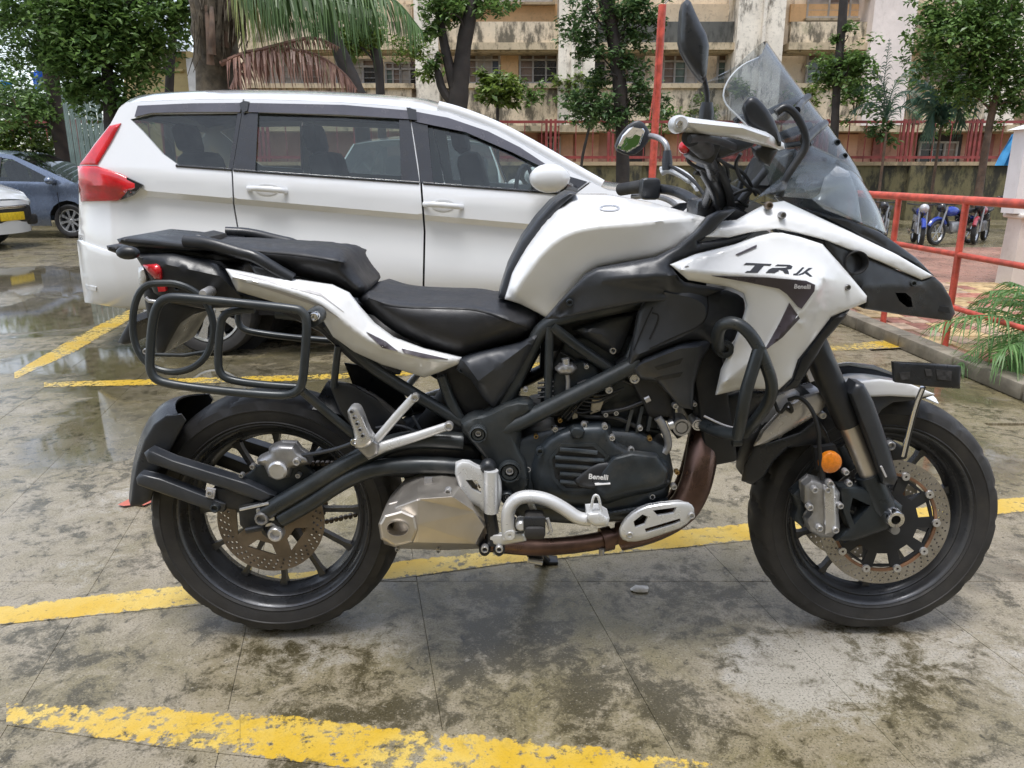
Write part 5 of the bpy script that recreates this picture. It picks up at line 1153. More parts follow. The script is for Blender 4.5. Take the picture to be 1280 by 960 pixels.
qwin = [(163, 149), (190, 143), (298, 142), (287, 211), (224, 207), (204, 193), (178, 164)]
rwin = [(322, 141), (499, 148), (502, 226), (318, 214)]
fwin = [(533, 151), (582, 159), (640, 184), (690, 214), (664, 238), (541, 229)]
body = Cn('rear_quarter', [(158, 128), (235, 124.5), (303.5, 124), (301, 142), (289, 213), (291, 255), (297, 290), (308, 322)] + arc(266, 386, 66, 50, 175, 12) + [(198, 385), (150, 382), (107, 374), (103, 345), (98, 300), (99, 255), (97.5, 210), (118, 180), (138, 155), (149, 135)], CARWHITE, holes=[qwin], step=8, creases=clines(184, 286))
d1 = Cn('rear_door', [(305.5, 124), (400, 126.5), (511, 134), (521, 190), (525, 228), (529.5, 290), (528, 364), (440, 362), (352, 360)] + arc(266, 386, 68, 14, 48, 5) + [(299, 290), (293, 255), (291, 213), (303, 142)], CARWHITE, holes=[rwin], step=8, creases=clines(297, 522))
d2 = Cn('front_door', [(513, 134), (560, 141), (622, 163), (690, 202), (737, 227), (716, 243), (704, 262), (694, 310), (676, 374), (530.5, 365), (532, 290), (527.5, 228), (523, 190)], CARWHITE, holes=[fwin], step=8, creases=clines(532, 696))
Cn('front_wing', [(739, 228), (760, 238), (840, 248), (930, 270), (966, 300), (974, 340), (966, 380)] + arc(797, 388, 68, 5, 175, 12) + [(680, 376), (697, 310), (707, 262), (719, 243)], CARWHITE, step=16)
Cn('sill', [(334, 366), (440, 367), (528, 370), (676, 379), (728, 384), (728, 392), (676, 388), (528, 379), (440, 376), (334, 374)], CARWHITE, d=.035, step=16)
Cn('rear_bumper', [(96, 300), (130, 312), (190, 322), (200, 334), (204, 352), (196, 388), (150, 385), (106, 378), (101, 345)], CARWHITE, d=-.012, thick=.03, step=10, bulge=.012, bw=8)
Cn('inner_liner', [(112, 222), (230, 216), (318, 222), (503, 234), (664, 246), (700, 262), (690, 372), (520, 366), (345, 362), (300, 318), (240, 315), (190, 340), (150, 380), (115, 370)], LINER, d=.05, thick=.01, step=30)
for nm, ol in (('quarter_window', qwin), ('door_window', rwin), ('door_window', fwin)):
    c = np.array(ol).mean(0); big = [tuple(c + (np.array(q) - c) * 1.03) for q in ol]
    Cn(nm, big, CARGLASS, d=.012, thick=.004, step=30)
Cn('rain_visor', [(168, 146), (172, 132), (240, 129), (302, 128.5), (300, 140), (240, 140), (190, 141)], VISOR, d=-.014, thick=.012, step=12)
Cn('rain_visor', [(309, 128.5), (430, 131), (511, 138), (512, 149), (430, 143.5), (310, 140)], VISOR, d=-.014, thick=.012, step=12)
Cn('rain_visor', [(517, 139), (560, 147), (610, 164), (650, 184), (694, 213), (688, 214), (642, 191), (582, 165), (519, 152)], VISOR, d=-.014, thick=.012, step=12)
Cn('visor_clip', [(299, 129), (305, 126), (311, 127), (309, 138), (303, 141)], BLACKGLOSS, d=-.024, thick=.02, step=9)
Cn('visor_clip', [(508, 134), (520, 137), (521, 150), (511, 149)], BLACKGLOSS, d=-.024, thick=.02, step=9)
Cn('window_pillar', [(302.5, 141.5), (322.5, 140.5), (319, 214.5), (291.2, 212.8)], BLACKGLOSS, d=-.004, thick=.008, step=14, parent=d1)
Cn('window_pillar', [(498.5, 147), (512.6, 148.5), (524.6, 228.3), (501.5, 226.8)], BLACKGLOSS, d=-.004, thick=.008, step=14, parent=d1)
Cn('window_pillar', [(513.8, 149), (533.8, 150.7), (541.8, 230), (526.2, 228.5)], BLACKGLOSS, d=-.004, thick=.008, step=14, parent=d2)
for pts in ([(220, 207), (289, 212)], [(292, 212.5), (318, 214.5), (503, 227.3), (524, 228.8)], [(529, 229), (541, 230), (664, 239), (712, 242.5)]):
    q = [CY(x, y, -.003) for x, y in resample([(a, b) for a, b in pts], 12, False)]; mb = MB().tube(q, .008, 8); V_('belt_trim', mb, BLACKGLOSS); V_('belt_trim', mirrored(mb, YC), BLACKGLOSS)
Cn('window_pillar', [(297, 141), (302, 141), (290.5, 213), (285.5, 211.5)], BLACKGLOSS, d=-.004, thick=.008, step=14, parent=body)
Cn('mirror_triangle', [(664, 238), (690, 214), (734, 227), (714, 242.5)], BLACKGLOSS, d=-.005, thick=.01, step=14)
for hx, hy, dr in ((334, 237, d1), (554, 257, d2)):
    q = [CY(hx + dx, hy + dy, dd) for dx, dy, dd in ((-24, -1.5, .0), (-20, -1.5, -.028), (-8, -1, -.04), (10, .5, -.04), (20, 1.5, -.028), (24, 2, .0))]
    mb = MB().tube(smooth([tuple(v) for v in q], 2), .017, 10, flat=.7); V_('door_handle', mb, CARWHITE, dr); V_('door_handle', mirrored(mb, YC), CARWHITE, dr)
    Cn('handle_cup', [(hx + 15 * math.cos(a), hy + 8 * math.sin(a)) for a in np.linspace(0, 2 * math.pi, 18)[:-1]], mat('handle_cup_shade', (.55, .56, .57), .3, 0, .03, coat=.5), d=-.0015, thick=.004, step=6, bulge=-.010 * 0 + .001, bw=4, parent=dr)
# lamps
Cn('tail_light', [(137, 157), (151, 154), (138, 178), (121, 206), (99.5, 205.5), (118, 181)], REDL, d=-.006, thick=.02, step=7, bulge=.012, bw=6)
tl = Cn('tail_light', [(97, 207.5), (121, 207.5), (150, 217), (176, 230), (166, 243), (146, 251), (101, 252), (98, 230)], REDL, d=-.006, thick=.02, step=7, bulge=.022, bw=9)
Cn('tail_light_tip', [(158, 221.5), (178, 231), (166, 244), (150, 250), (160, 238)], BLACKGLOSS, d=-.022, thick=.02, step=7, parent=tl)
Cn('bumper_reflector', [(106, 356), (120, 359), (120, 364), (107, 361)], CARWHITE, d=-.03, thick=.02, step=8, both=False)
# strips across the car
def strip(name, pts, m, crown, d=0.0, n=14, parent=None, it=1):
    q = [CY(x, y, d) for x, y in (smooth([(a, b) for a, b in pts], it) if it else pts)]; mb = MB(); m_ = len(q)
    for i, p in enumerate(q):
        a, b = q[max(0, i - 1)], q[min(m_ - 1, i + 1)]; t = (b - a); nn = Vector((-t.z, 0, t.x)).normalized(); cr = crown if not callable(crown) else crown(i / (m_ - 1))
        for k in range(n + 1):
            s = -1 + 2 * k / n; y = YC + (YC - p.y) * s; v = Vector((p.x, y, p.z)) + nn * cr * (1 - abs(s) ** 2.6); mb.v.append(tuple(v))
    w_ = n + 1; mb.f = [(i * w_ + k, i * w_ + k + 1, (i + 1) * w_ + k + 1, (i + 1) * w_ + k) for i in range(m_ - 1) for k in range(n)]
    return V_(name, thicken(mb, .012), m, parent)
strip('roof', [(140, 152), (149, 134), (158, 127.5), (235, 124), (303, 123.5), (400, 126), (511, 133.5), (560, 141), (575, 146)], CARWHITE, lambda t: .10 if t < .75 else .10 - .07 * (t - .75) / .25)
strip('windscreen', [(575, 146), (622, 162.5), (690, 201.5), (737, 226.5)], CARGLASS, .025, d=.03)
for sg in (0, 1):
    q = [CY(x, y, .035) for x, y in smooth([(548, 134), (575, 141), (622, 159), (670, 185), (720, 214), (752, 232)], 2)]; mb = MB().tube(q, .036, 12, flat=.8); V_('front_pillar', mb if not sg else mirrored(mb, YC), CARWHITE)
strip('bonnet', [(737, 227), (760, 237.5), (840, 247.5), (930, 269.5), (950, 284)], CARWHITE, .05)
strip('front_bumper', [(950, 284), (966, 300), (974, 340), (966, 380)], CARWHITE, .10)
strip('tailgate', [(107, 376), (103, 345), (98, 300), (99, 255), (97.5, 210)], CARWHITE, .10)
strip('rear_window', [(97.5, 210), (118, 180), (140, 152)], CARGLASS, .10)
strip('headlining', [(150, 142), (235, 131), (400, 133), (560, 148)], LINER, .06, d=.03)
V_('floor_pan', MB().box((XR + 2.2, YC, .27), (3.6, 1.5, .04)), LINER)
for hx, hy in ((266, 386), (797, 392)):
    c = at(hx, hy, Y0 + .12)
    for sgn in (-1, 1):
        cc = Vector((c.x, YC + sgn * (CW / 2 - .13), .29)); car_wheel(van, cc, .29, .19, sgn, V_, 9)
    V_('wheel_well', MB().lathe((c.x, YC, .30), [(0, -.62), (.36, -.62), (.36, .62), (0, .62)], 24), LINER)
Cn('headlight', [(893, 262), (930, 272), (958, 292), (968, 306), (960, 312), (930, 296), (905, 280)], mat('headlight_lens', (.55, .58, .6), .1, .3, .15, 20, coat=.8), d=-.012, thick=.02, step=7, bulge=.01, bw=5)
# door mirrors
c = CY(687, 223, -.14); mb = MB().ball(c, .115, 12, (1.05, .55, .72)); 
mo = V_('door_mirror', mb, CARWHITE); V_('door_mirror', mirrored(mb, YC), CARWHITE)
mb = MB().tube([CY(703, 232, -.13), CY(716, 238, -.01)], .035, 10); V_('mirror_arm', mb, BLACKGLOSS); V_('mirror_arm', mirrored(mb, YC), BLACKGLOSS)
# seats
for px in (262, 420, 600):
    for s in (-.38, .38):
        c = at(px, 190, YC + s); mb = MB().bbox((c.x, YC + s, .95), (.16, .50, .62), .06, Matrix.Rotation(R(-14), 3, 'Y')); o = V_('seat', mb, SEATF)
        V_('headrest', MB().bbox((c.x - .13, YC + s, 1.34), (.10, .28, .17), .04, Matrix.Rotation(R(-10), 3, 'Y')), SEATF, o)
        V_('seat_cushion', MB().bbox((c.x + .28, YC + s, .62), (.5, .50, .16), .05), SEATF, o)
V_('steering_wheel', MB().tube([Vector((at(655, 225, YC).x + .06 * math.cos(a), YC - .38 + .18 * math.cos(a), 1.0 + .17 * math.sin(a))) for a in np.linspace(0, 2 * math.pi, 25)[:-1]], .014, 8, closed=True), LINER)
V_('dashboard', MB().bbox((at(712, 240, YC).x, YC, .92), (.45, 1.35, .16), .05), LINER)
V_('wiper', MB().tube([CY(680, 205, .12) + Vector((.08, 0, .02)), CY(728, 228, .35) + Vector((.08, 0, .0))], .008, 6), BLACKGLOSS)

# ------------------------------------------------------------------ small hatchbacks at the left edge
def hatch(name, loc, rz, paintm, label, wheelr=.29, spokes=8, front=True):
    root = thing(name, loc, label, 'car', 'parked cars', rz); W = .84; hw = W
    def pr(x, z):
        y = 0
        if z > .92: y += (z - .92) * .42
        if z < .45: y += ((.45 - z) / .3) ** 2 * .08
        y += .02 * sstep(.80, .74, z) * (1 - sstep(.72, .5, z))
        t = max(0, (x - .35) / .5); y += .40 * (1 - math.sqrt(max(0, 1 - min(1, t) ** 2)))
        t = max(0, (-2.8 - x) / .5); y += .30 * (1 - math.sqrt(max(0, 1 - min(1, t) ** 2)))
        return y
    def M(x, z, d=0.0): return Vector((x, -hw + pr(x, z) + d, z))
    def add(nm, mb, m, parent=None, **k): return part(nm, mb, m, root, parent, local=True, **k)
    def pn(nm, ol, m, d=0.0, both=True, parent=None, thick=.015, step=.09, **k):
        mb = panel_mb(ol, d, thick, fn=M, step=step, **k); o = add(nm, mb, m, parent)
        if both: t = MB(); t.v = [(v[0], -v[1], v[2]) for v in mb.v]; t.f = [tuple(reversed(f)) for f in mb.f]; add(nm, t, m, parent)
        return o
    top = [(.84, .22), (.86, .50), (.80, .68), (.60, .80), (.18, .93), (-.95, 1.40), (-1.7, 1.46), (-2.6, 1.38), (-3.05, 1.02), (-3.15, .6), (-3.1, .25)]
    def ar(cx, a0, a1): return [(cx + .345 * math.cos(R(a)), .29 + .345 * math.sin(R(a))) for a in np.linspace(a0, a1, 9)]
    win1 = [(-.12, .94), (-.92, 1.32), (-1.12, 1.35), (-1.14, .96)]; win2 = [(-1.24, .97), (-1.22, 1.355), (-1.8, 1.36), (-2.2, 1.27), (-2.35, 1.03)]
    pn('body_side', top + [(-2.84, .22)] + ar(-2.5, 180, 0) + [(-2.1, .2), (-.36, .2)] + ar(0, 180, 0) + [(.36, .2)], paintm, holes=[win1, win2])
    pn('side_window', [(a * 1.0, b) for a, b in win1], CARGLASS, d=.012, thick=.004, step=.5); pn('side_window', win2, CARGLASS, d=.012, thick=.004, step=.5)
    pn('window_pillar', [(-1.13, .95), (-1.11, 1.36), (-1.23, 1.365), (-1.25, .96)], BLACKGLOSS, d=-.004, thick=.008, step=.3)
    pn('door_seam', [(-.16, .93), (-.15, .93), (-.13, .3), (-.14, .3)], BLACKGLOSS, d=-.003, thick=.004, step=.2)
    pn('door_handle', [(-.95, .84), (-.78, .83), (-.78, .80), (-.95, .81)], paintm, d=-.02, thick=.02, step=.1)
    def strip_(nm, pts, m, crown=.05, n=10):
        mb = MB(); q = smooth(pts, 2); m_ = len(q)
        for i, (x, z) in enumerate(q):
            a, b = q[max(0, i - 1)], q[min(m_ - 1, i + 1)]; t = Vector((b[0] - a[0], 0, b[1] - a[1])); nn = Vector((t.z, 0, -t.x)).normalized(); y = M(x, z).y
            for k in range(n + 1):
                s = -1 + 2 * k / n; v = Vector((x, -y * s * -1, z)) + nn * crown * (1 - abs(s) ** 2.4); v.y = y * -s; mb.v.append(tuple(v))
        w_ = n + 1; mb.f = [(i * w_ + k, i * w_ + k + 1, (i + 1) * w_ + k + 1, (i + 1) * w_ + k) for i in range(m_ - 1) for k in range(n)]
        return add(nm, thicken(mb, .01), m)
    strip_('front_bumper', top[:3], paintm, .07); strip_('bonnet', top[2:5], paintm); strip_('windscreen', top[4:6], CARGLASS, .06); strip_('roof', top[5:8], paintm, .05); strip_('rear_window', top[7:9], CARGLASS); strip_('tailgate', top[8:], paintm, .07)
    add('interior', MB().bbox((-1.3, 0, .62), (2.6, 1.35, .5), .1), LINER)
    for s in (-.36, .36): add('seat', MB().bbox((-1.05, s, 1.0), (.18, .45, .6), .07, Matrix.Rotation(R(-12), 3, 'Y')), SEATF)
    for cx in (0, -2.5):
        for sg in (-1, 1): car_wheel(root, Vector((cx, sg * (hw - .11), wheelr)), wheelr, .18, sg, add, spokes)
        add('wheel_well', MB().lathe((cx, 0, .3), [(0, -.62), (.35, -.62), (.35, .62), (0, .62)], 20), LINER)
    for sg in (-1, 1):
        add('door_mirror', MB().ball((-.2, sg * (hw + .06), .97), .09, 8, (1, 1.1, .75)), paintm)
        # headlight wraps round the corner
        c = (.66, sg * .60, .66); add('headlight', MB().ball(c, .17, 10, (.85, .8, .55)), mat('headlight_lens', (.55, .58, .6), .1, .3, .15, 20, coat=.8))
        add('fog_recess', MB().bbox((.83, sg * .52, .40), (.10, .28, .16), .04), DEEP)
    add('grille', MB().bbox((.87, 0, .50), (.10, .95, .26), .04), DEEP)
    pl = add('number_plate', MB().bbox((.93, .0, .47), (.02, .52, .12), .006), mat('yellow_plate', (.75, .52, .02), .4, 0, .2, 30))
    add('chrome_bar', MB().bbox((.91, 0, .60), (.05, .7, .04), .012), CHROME)
    return root
bl = gnd(90, 297); BLUE = mat('steel_blue_paint', (.17, .21, .29), .25, .4, .05, 3, coat=.7)
hatch('hatchback', (bl.x, bl.y + .84, 0), 0, BLUE, 'blue grey hatchback side on at the left edge behind the white taxi', .285)
hatch('hatchback', (-8.45, 12.0, 0), R(-4), CARWHITE, 'white taxi with a yellow front number plate at the left edge', .285)
hatch('hatchback', (-.86, 10.3, 0), R(90), CARWHITE, 'white hatchback parked beyond the minivan and seen through its windows', .285)
# ================================================================== BACKGROUND
def leafmat(name, c1, c2, transl=.35):
    m = bpy.data.materials.new(name); m.use_nodes = True; nt = m.node_tree; p = nt.nodes['Principled BSDF']; out = nt.nodes['Material Output']
    rnd = node(nt, 'ShaderNodeNewGeometry').outputs['Random Per Island']
    c = ramp(nt, rnd, [(0, c1), (.55, tuple((a + b) / 2 for a, b in zip(c1, c2))), (1, c2)])
    nt.links.new(c, p.inputs['Base Color']); p.inputs['Roughness'].default_value = .42
    tr = node(nt, 'ShaderNodeBsdfTranslucent'); nt.links.new(c, tr.inputs[0]); mx = node(nt, 'ShaderNodeMixShader'); mx.inputs[0].default_value = transl
    nt.links.new(p.outputs[0], mx.inputs[1]); nt.links.new(tr.outputs[0], mx.inputs[2]); nt.links.new(mx.outputs[0], out.inputs[0]); return m
LEAF = leafmat('leaf_green', (.045, .10, .022), (.20, .32, .085)); LEAFD = leafmat('leaf_dark', (.035, .08, .028), (.14, .24, .08)); LEAFY = leafmat('leaf_bright', (.055, .10, .015), (.22, .30, .06))
PALMG = leafmat('palm_green', (.055, .11, .035), (.13, .22, .07)); PALMF = leafmat('cane_palm_green', (.08, .18, .05), (.20, .36, .12)); PALMB = leafmat('bluish_palm', (.04, .10, .07), (.12, .20, .14)); DEADF = leafmat('dead_frond', (.15, .07, .05), (.32, .18, .13), .2)
BARK = mat('dark_wet_bark', (.030, .024, .020), .75, 0, .4, 7, bmp=.6, bscale=25, dust=.3, dustcol=(.09, .075, .055))
BARKB = mat('brown_bark', (.12, .075, .05), .75, 0, .4, 7, bmp=.5, bscale=25, dust=.3)
FIBRE = mat('palm_fibre', (.075, .060, .040), .85, 0, .45, 9, bmp=.6, bscale=40, dust=.4, dustcol=(.16, .13, .09))
def leaves_mb(blobs, size, Y, spread):
    """blobs: (px, py, radius px, leaf count); leaves in clumps spread through the crown's volume"""
    V, Fc = [], []
    for (px, py, rp, n) in blobs:
        n = int(n * 2.3); c = at(px, py, Y); r = rp * 1.22 * mpp(c); nc = max(3, int(n / 26))
        cl = rng.normal(0, 1, (nc, 3)); cl *= r * .52 * np.array([1.15, 1, .85]); cl[:, 1] *= spread
        for k in range(nc):
            m_ = n // nc; pts = np.array(c) + cl[k] + rng.normal(0, r * .17, (m_, 3)); 
            for q in pts:
                a = rng.random() * 6.283; d = np.array([math.cos(a), math.sin(a), -.35 + rng.normal(0, .45)]); d /= np.linalg.norm(d)
                s = np.cross(d, [rng.normal(0, .35), rng.normal(0, .35), 1]); s /= np.linalg.norm(s); L = size * (.45 + 1.0 * rng.random()); o = len(V); up = np.cross(s, d) * L * .12
                V += [q, q + d * L * .5 + s * L * .26 + up, q + d * L, q + d * L * .5 - s * L * .26 + up]; Fc += [(o, o + 1, o + 2), (o, o + 2, o + 3)]
    mb = MB(); mb.v = [tuple(v) for v in V]; mb.f = Fc; return mb
def tree(name, Y, trunk, blobs, size, lm, label, bark=BARK, group='trees around the car park', spread=1.0, forks=()):
    b = at(*trunk[0][:2], Y); base = Vector((b.x, Y, 0)); root = thing(name, base, label, 'tree', group)
    pts = [base] + [at(x, y, Y) for x, y, *_ in trunk]; rr = [t[2] / 2 * mpp(at(t[0], t[1], Y)) for t in trunk]; rr = [rr[0] * 1.15] + rr
    q = smooth([(*p, r) for p, r in zip(pts, rr)], 2); part('trunk', MB().tube([v[:3] for v in q], [v[3] * random.uniform(.93, 1.07) for v in q], 12), bark, root)
    for f in forks:
        fp = [at(x, y, Y) for x, y, *_ in f]; fr = [t[2] / 2 * mpp(at(t[0], t[1], Y)) for t in f]; q = smooth([(*p, r) for p, r in zip(fp, fr)], 2)
        part('limb', MB().tube([v[:3] for v in q], [v[3] for v in q], 10), bark, root)
    tops = [(at(x, y, Y)) for x, y, *_ in trunk[1:]] + [at(x, y, Y) for f in forks for x, y, *_ in f[1:]]
    for (px, py, rp, n) in blobs:
        c = at(px, py, Y); s = min(tops or pts, key=lambda t: (t - c).length + (0 if t.z < c.z else .4)); e = c + Vector((0, random.uniform(-.3, .3), 0)); mdl = s.lerp(e, .5) + Vector((random.uniform(-.1, .1), random.uniform(-.1, .1), .12))
        if (e - s).length > .15:
            q = smooth([tuple(s), tuple(mdl), tuple(e)], 2); r0 = min(.05, rp * .05 * mpp(c) + .01); part('branch', MB().tube(q, [r0 * (1 - .75 * i / len(q)) for i in range(len(q))], 7), bark, root)
    part('crown', leaves_mb(blobs, size, Y, spread), lm, root, angle=None, recalc=False); return root
def frond_mb(pts, L, n=44, droop=.7, spread=.8, w=.02, fwd=.5, rr=.014, taper=True):
    q = smooth([tuple(p) for p in pts], 3); q = [Vector(v) for v in q]; cum = [0]
    for a, b in zip(q[:-1], q[1:]): cum.append(cum[-1] + (b - a).length)
    mb = MB().tube(q, [rr * (1 - .8 * i / len(q)) for i in range(len(q))], 6)
    for k in range(n):
        u = .06 + .94 * k / n; s = u * cum[-1]; i = max(j for j in range(len(q) - 1) if cum[j] <= s); p = q[i].lerp(q[i + 1], (s - cum[i]) / max(1e-6, cum[i + 1] - cum[i])); t = (q[i + 1] - q[i]).normalized()
        side = t.cross(Vector((0, 0, 1))); side = side.normalized() if side.length > .05 else Vector((0, 1, 0))
        l = L * (math.sin(math.pi * min(1, .18 + u * .80)) ** .6 if taper else 1) * random.uniform(.7, 1.12)
        for sg in (-1, 1):
            d = (side * sg * spread * random.uniform(.6, 1.3) + t * (fwd + random.uniform(-.18, .18)) + Vector((0, 0, random.uniform(-.15, .2)))).normalized(); ww = t * (w * .5); a = p; o = len(mb.v); seq = []
            for h in range(4):
                f = h / 3; pp = p + d * l * f * (1 - .25 * droop * f) + Vector((0, 0, -1)) * l * droop * f * f; wd = ww * (1 - f * .92) * (1.0 if h else .6); seq += [pp - wd, pp + wd]
            mb.v += [tuple(v) for v in seq]; mb.f += [(o + 2 * h, o + 2 * h + 1, o + 2 * h + 3, o + 2 * h + 2) for h in range(3)]
    return mb
def px_frond(pts, Y, **k): return frond_mb([at(x, y, Y + (d[0] if d else 0)) for x, y, *d in pts], **k)

# ---- apartment building
BY = 27.0
def stained(name, base, dark, streak=.5, moss=.2):
    m = bpy.data.materials.new(name); m.use_nodes = True; nt = m.node_tree; p = nt.nodes['Principled BSDF']; v = pos(nt)
    mp = node(nt, 'ShaderNodeMapping'); mp.inputs['Scale'].default_value = (1, 1, .38); nt.links.new(v, mp.inputs[0])
    s1 = noise(nt, mp.outputs[0], 3.2, 7, .72); s2 = noise(nt, v, 1.1, 6, .65); s3 = noise(nt, v, 9, 6, .75)
    c = mixc(nt, maprange(nt, s2, .35, .7), tuple(x * .9 for x in base), tuple(min(1, x * 1.1) for x in base))
    lo = .62 - streak * .26
    c = mixc(nt, mth(nt, 'MULTIPLY', maprange(nt, s1, lo, lo + .17), .92), c, dark)
    c = mixc(nt, mth(nt, 'MULTIPLY', maprange(nt, s3, .52, .68), .45), c, tuple(x * 1.6 for x in dark))
    if moss: c = mixc(nt, maprange(nt, s2, .60, .74, 0, moss), c, (.13, .14, .05))
    nt.links.new(c, p.inputs['Base Color']); p.inputs['Roughness'].default_value = .85
    nt.links.new(bump(nt, s3, .3, .02), p.inputs['Normal']); return m
W1 = stained('stained_cream_wall', (.80, .66, .48), (.16, .10, .065), .35, .2); W2 = stained('mildewed_parapet', (.66, .55, .40), (.085, .074, .052), .72, .45); W3 = stained('stained_column', (.80, .73, .62), (.13, .11, .085), .50, .15); W4 = stained('orange_ochre_wall', (.72, .46, .24), (.25, .16, .09), .25, .0)
W5 = stained('pink_ground_floor', (.50, .27, .20), (.16, .08, .055), .3, 0); W6 = stained('clean_pink_column', (.76, .67, .62), (.4, .34, .29), .1, 0); LEDGE = stained('ledge_concrete', (.52, .42, .28), (.10, .085, .055), .5, .5); DKPAN = stained('dark_panel', (.10, .10, .09), (.04, .04, .035), .6, .2)
bld = thing('apartment_building', (at(700, 200, BY).x, BY + 3, 0), 'long weathered apartment building with mildewed parapets behind the trees', 'building')
def bx(name, x0, y0, x1, y1, m, Y=BY, depth=.5, parent=None, z0=None, **k):
    a, b = at(x0, y0, Y), at(x1, y1, Y); zt, zb = a.z, (b.z if z0 is None else z0); xl, xr = sorted((at(x0, (y0 + y1) / 2, Y).x, at(x1, (y0 + y1) / 2, Y).x))
    return part(name, MB().box(((xl + xr) / 2, Y + depth / 2, (zt + zb) / 2), (xr - xl, depth, zt - zb)), m, bld, parent, angle=None, **k)
bx('wall', 250, -260, 1500, 160, W1, BY + 1.0, .4); bx('ground_floor_wall', 250, 158, 1500, 230, W5, BY + .9, .4, z0=-.01)
bx('ground_floor_slab', 250, 157, 1500, 164, LEDGE, BY - .25, 1.2)
bx('roof_slab', 250, -275, 1500, -260, LEDGE, BY - .2, 5)
GLP = {'dark': mat('dark_pane', (.012, .014, .018), .12, 0, .2), 'curtain': mat('brown_curtain_pane', (.20, .13, .09), .35, 0, .3, 3), 'pale': mat('pale_curtain_pane', (.42, .36, .30), .4, 0, .2, 3), 'green': mat('greenish_pane', (.10, .14, .12), .15, 0, .3, 3), 'blue': mat('blue_pane', (.03, .05, .09), .12, 0, .2)}
FRM = mat('window_frame_grey', (.42, .39, .36), .5, 0, .15)
def window(x0, y0, x1, y1, panes, transom=True, Y=BY + .9, fr=FRM):
    a, b = at(x0, y0, Y), at(x1, y1, Y); xl, xr = a.x, at(x1, y0, Y).x; zt, zb = a.z, b.z; n = len(panes); zt2 = zt - (zt - zb) * .28 if transom else zt
    mb = MB(); t = .06
    for x in np.linspace(xl, xr, n + 1): mb.box((x, Y - .03, (zt + zb) / 2), (t, .10, zt - zb + t))
    for i, z in enumerate((zt, zt2, zb) if transom else (zt, zb)): mb.box(((xl + xr) / 2, Y - .031, z), (xr - xl + t * .98, .11 + i * .004, t))
    f = part('window', mb, fr, bld, angle=None)
    bars = MB()
    for z in np.linspace(zb, zt2, 4)[1:-1]: bars.box(((xl + xr) / 2, Y - .10, z), (xr - xl, .012, .014))
    for x in np.linspace(xl, xr, n + 1): bars.box((x, Y - .101, (zt2 + zb) / 2), (.012, .012, zt2 - zb))
    part('grille', bars, fr, bld, f, angle=None)
    for i, k in enumerate(panes):
        xa, xb = xl + (xr - xl) * i / n, xl + (xr - xl) * (i + 1) / n
        part('pane', MB().box(((xa + xb) / 2, Y, (zt2 + zb) / 2), (xb - xa - t, .02, zt2 - zb - t)), GLP[k], bld, f, angle=None)
        if transom: part('pane', MB().box(((xa + xb) / 2, Y, (zt + zt2) / 2), (xb - xa - t, .02, zt - zt2 - t)), GLP['curtain' if k != 'pale' else 'pale'], bld, f, angle=None)
    part('sill', MB().box(((xl + xr) / 2, Y - .1, zb - .09), (xr - xl + .2, .3, .08)), LEDGE, bld, f, angle=None)
# bays: (x0, x1) between columns
for x0, x1, m, up in ((310, 515, W2, W1), (545, 700, W2, W4), (747, 928, W2, W1), (988, 1100, W2, W4), (1155, 1260, W2, W1), (1300, 1480, W2, W1)):
    bx('parapet', x0, 109, x1, 157, m, BY + .05, .2); bx('parapet_coping', x0 - 2, 104, x1 + 2, 110, LEDGE, BY - .06, .42)
    bx('upper_parapet', x0, 27, x1, 55, DKPAN if x0 == 747 else m, BY + .05, .2); bx('upper_ledge', x0 - 2, 53, x1 + 2, 62, LEDGE, BY - .15, .9)
    bx('balcony_floor', x0 - 2, 62.5, x1 + 2, 65, LEDGE, BY + .0, .9); bx('upper_wall', x0, 5, x1, 27, up, BY + .85, .12)
    bx('upper_coping', x0 - 2, -12, x1 + 2, -6, LEDGE, BY - .06, .42)
for x0, x1, m in ((515, 545, W3), (700, 747, W3), (928, 988, W3), (1100, 1155, W6), (1260, 1300, W3)):
    bx('column', x0, -260, x1, 157, m, BY - .35, 1.3); bx('column_base', x0 - 1, 156, x1 + 1, 165, LEDGE, BY - .42, 1.5)
for x0 in (716, 958): bx('drain_pipe', x0, -200, x0 + 4, 155, W3, BY - .48, .12)
window(482, 79, 500, 106, ['green', 'curtain']); window(501, 79, 534, 106, ['pale', 'dark', 'pale'])
window(586, 64, 624, 104, ['curtain', 'pale', 'pale', 'blue']); window(650, 64, 699, 104, ['curtain', 'dark', 'dark']); bx('pier', 626, 62, 648, 104, W4, BY + .8, .2)
window(736, 66, 757, 102, ['dark']); window(830, 66, 872, 105, ['curtain', 'green', 'pale']); window(898, 66, 928, 105, ['green', 'dark']); window(770, 66, 805, 104, ['curtain', 'pale'])
window(1010, 66, 1088, 104, ['green', 'dark', 'green', 'dark']); window(1165, 62, 1250, 104, ['curtain', 'green', 'dark']); window(1010, -4, 1090, 22, ['pale', 'curtain', 'pale'], False); window(1175, 2, 1250, 26, ['curtain', 'pale', 'dark'], False); window(590, -20, 690, 2, ['pale', 'curtain', 'pale'], False)
window(330, 70, 400, 105, ['pale', 'pale', 'curtain']); window(420, 75, 470, 105, ['curtain', 'pale', 'dark'])
DOORM = mat('red_brown_door', (.22, .06, .045), .5, 0, .3, 4); DOORP = mat('peach_door', (.58, .33, .22), .6, 0, .15, 3); DARKOP = mat('dark_doorway', (.03, .022, .02), .7)
for x0, x1, m in ((672, 696, DOORM), (700, 716, DOORP), (720, 748, DOORP), (776, 806, DARKOP), (830, 870, DOORP), (880, 925, DOORM), (1004, 1025, DOORM), (1040, 1070, DOORP), (1090, 1105, DOORM), (1146, 1200, DARKOP), (1215, 1240, DOORM)):
    bx('door', x0, 168, x1, 222, m, BY + .8, .12)
